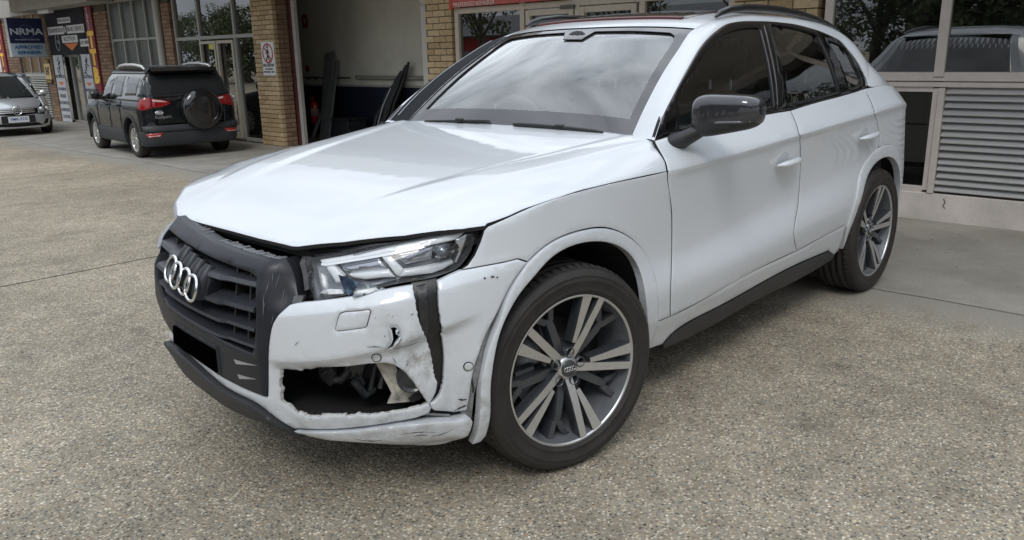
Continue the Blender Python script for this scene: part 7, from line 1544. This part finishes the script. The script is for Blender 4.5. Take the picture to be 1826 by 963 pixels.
# ribbed grey lengths leaning on the wall
GP_ = mat('ribbed_grey_plastic', (.20,.21,.21), .6, noise=.15, nscale=8)
def lean(name, label, y, w, top, xb, tilt, m, ribs, cat, h):
    r = empty(name, (xb, y, 0), label, cat)
    L_ = hypot(h, BX-.03-xb); a = atan2(BX-.03-xb, h)
    M = Matrix.Rotation(tilt, 4, 'X') @ Matrix.Rotation(a, 4, 'Y')
    bd = MB().box(-.02,.0,-w/2,w/2,0,L_).build('board', m, r); bd.matrix_basis = M
    for k in range(ribs):
        y0 = -w/2+w*(k+.5)/ribs; q = MB().box(-.035,-.02,y0-w/ribs*.32,y0+w/ribs*.32,0,L_-.01).build('rib', m, r); q.matrix_basis = M
    return r
lean('ribbed_panel', 'long grey ribbed panel leaning on the workshop wall, in front of its pair', 9.80, .34, 0, 6.25, radians(-16), GP_, 5, 'panel', 1.36)
lean('ribbed_panel', 'taller grey ribbed panel leaning behind the front one in the workshop', 10.02, .30, 0, 6.40, radians(-9), GP_, 4, 'panel', 1.52)
lean('plastic_trim', 'short pale grey trim piece leaning beside the ribbed panels', 10.12, .10, 0, 6.20, radians(-20), mat('trim_pale_grey', (.22,.23,.24), .5), 1, 'trim piece', .80)
bpz = empty('car_bumper', (6.4,8.3,0), 'black car bumper and hoses standing on end against the workshop wall', 'bumper')
for k in range(6):
    rk = random.Random(k+20); y0 = -.25+.10*k; V = MB(); pts = []
    for i in range(9):
        t = i/8; pts.append((.02+.33*t+rk.uniform(-.02,.02), .28-.45*t+y0*.6+.10*sin(pi*t)*(1 if k % 2 else -.4), .02+(1.30-.05*k)*t))
    V.tube(pts, [.03,.045,.05,.055,.05,.05,.045,.04,.03], 8, flat=.6); V.build('bumper_skin' if k < 3 else 'hose', BLKP, bpz)
MB().tube([(.0,.18,.25),(.1,.12,.6),(.2,.0,.9)], .008, 6).build('chrome_strip', ALY, bpz)
sb = empty('storage_box', (6.5,9.4,0), 'dark storage box on the workshop floor', 'box'); bxo('box_body', mat('box_dark', (.03,.03,.035), .6), sb, -.2,.2,-.25,.25,0,.35,b=.01); bxo('box_lid', mat('box_dark', (.03,.03,.035), .6), sb, -.21,.21,-.26,.26,.352,.38,b=.01)

# ================================================================ across the yard (seen in the windows and paintwork)
BARK = mat('bark', (.10,.075,.055), .9, noise=.4, nscale=12)
def leaf_mat():
    m, nt, p = nodes_of('foliage'); N = nt.nodes.new; L = nt.links.new
    tc = N('ShaderNodeTexCoord'); n = N('ShaderNodeTexNoise'); n.inputs['Scale'].default_value = 1.4; n.inputs['Detail'].default_value = 4; L(tc.outputs['Object'], n.inputs[0])
    r = N('ShaderNodeValToRGB'); r.color_ramp.elements[0].position = .35; r.color_ramp.elements[0].color = (.035,.055,.018,1); r.color_ramp.elements[1].position = .65; r.color_ramp.elements[1].color = (.115,.135,.045,1)
    L(n.outputs[0], r.inputs[0]); L(r.outputs[0], p.inputs['Base Color']); p.inputs['Roughness'].default_value = .65; return m
LEAF = leaf_mat()
def crown_mesh(seed, rx, rz, nclump, nleaf, dens=1.):
    r = random.Random(seed); V = []; F = []
    for c in range(nclump):
        while True:
            p = Vector((r.uniform(-1,1), r.uniform(-1,1), r.uniform(-1,1)))
            if .25 < p.length < 1: break
        c0 = Vector((p.x*rx, p.y*rx, p.z*rz)); cr = r.uniform(.28,.6)
        for _ in range(nleaf):
            d = Vector((r.gauss(0,1), r.gauss(0,1), r.gauss(0,1))).normalized()*cr*r.uniform(.4,1)
            q = c0+d; s = r.uniform(.05,.12); a = Vector((r.gauss(0,1),r.gauss(0,1),r.gauss(0,1))).normalized(); b = a.orthogonal().normalized()
            k = len(V); V += [q-a*s, q+b*s*.55, q+a*s, q-b*s*.55]; F.append((k,k+1,k+2,k+3))
    me = bpy.data.meshes.new('crown'); me.from_pydata([tuple(v) for v in V], [], F); me.materials.append(LEAF); return me
CR = [crown_mesh(1, 2.3, 1.9, 90, 70), crown_mesh(2, 2.0, 2.4, 85, 70), crown_mesh(3, 1.7, 1.5, 42, 36)]
def tree(x, y, h, kind, label, group=None):
    r = empty('tree', (x,y,0), label, 'tree', group); rk = random.Random(int(x*10+y*7))
    V = MB(); top = h*.55
    V.tube([(0,0,0),(.05,.03,top*.4),(-.04,.06,top*.8),(.05,0,h*.75)], [.22,.17,.13,.04], 8)
    for k in range(6):
        a = rk.uniform(0,2*pi); V.tube([(0,0,top*rk.uniform(.6,.95)),(cos(a)*.7,sin(a)*.7,top*1.15),(cos(a)*1.4,sin(a)*1.4,top*1.45)], [.08,.055,.02], 6)
    V.build('trunk', BARK, r)
    o = bpy.data.objects.new('crown', CR[kind]); COL.objects.link(o); o.parent = r; o.location = (0,0,h-CRH[kind]*.8); o.rotation_euler = (0,0,rk.uniform(0,6)); s = rk.uniform(.9,1.2); o.scale = (s,s,s)
CRH = [1.9,2.4,1.5]
k = 0
spots = [(-11.5,-2.5,4.3,0),(-11.8,-.2,4.6,0),(-11.5,1.8,4.2,0),(-12,4.0,4.6,1),(-12.5,6.2,4.3,0),(-13.5,1.0,6.4,0),(-14,5,6.2,1),(-16,26,5.2,2),(-13,34,3.6,0),(-14,38,4.4,1),(-13,43,3.8,0),(-14,48,4.6,0),(-13,53,3.9,1),(-14,58,4.8,0),(-13,64,4.2,0),(-14,70,5,1),(-13,77,4.4,0),(-14,85,5,0),(-13,94,4.6,1),(-13,-21,6.2,0),(-14.5,-17.5,7,1),(-13,-14.5,6.4,0),(-15,-11.5,7.2,1),(-13.2,-9,6.0,0),(-14.6,-6.2,6.8,0),(-13.6,-3.6,6.2,1),(-15.5,-1.0,6.6,0),(-16,2.0,5.2,0),(-17,12.5,4.4,2),(-17,18.5,4.6,2),(-12,-26,7,1),(-4,-19,6.6,0),(0.5,-20,6.2,1),(5,-19,6.8,0),(-8,-21,6.5,1),(10,-20,6.4,0)]
for (x, y, h, kd) in spots: tree(x, y, h, kd, 'leafy tree across the yard behind the camera', 'trees across the yard')
hd = empty('far_building', (-24,28,0), 'low grey roofed building with a red band across the yard, seen reflected', 'building')
bxo('walls', mat('far_wall', (.30,.27,.24), .8), hd, -3,3,-12,14,0,2.4); bxo('red_band', mat('sign_red_deep', (.3,.02,.02), .5), hd, 3,3.06,-8,12,1.6,2.3)
V = MB(); V.add([(-3.4,-12.4,2.4),(3.4,-12.4,2.4),(3.4,14.4,2.4),(-3.4,14.4,2.4),(0,-12.4,3.6),(0,14.4,3.6)], [(0,4,5,3),(1,2,5,4),(0,1,4),(2,3,5)]); V.build('roof', mat('roof_grey', (.14,.14,.15), .6), hd)
for y in (-9,-5,-1,3,7,11): bxo('window', EGL, hd, 3.0,3.03,y-.8,y+.8,.7,1.5)

# dry leaf bits and grit blown over the yard
rk = random.Random(77); V = []; F = []
for k in range(170):
    x, y = rk.uniform(-1.9,4.5), rk.uniform(-2.6,8); 
    if rk.random() < .5: x, y = rk.uniform(2.6,5.0), rk.uniform(-2.0,6.0)
    a = rk.uniform(0,6.28); s_ = rk.uniform(.004,.013); c, d = cos(a)*s_, sin(a)*s_; z = .010; n = len(V)
    V += [(x-c,y-d,z+rk.uniform(0,.004)),(x+d*.45,y-c*.45,z+.004),(x+c,y+d,z+rk.uniform(0,.006)),(x-d*.45,y+c*.45,z+.002)]; F.append((n,n+1,n+2,n+3))
tag(obj('leaf_litter', V, F, mat('dry_leaf', (.11,.075,.04), .85, noise=.5, nscale=3)), 'scattered dry leaf bits and grit on the yard and apron', 'litter', kind='stuff')
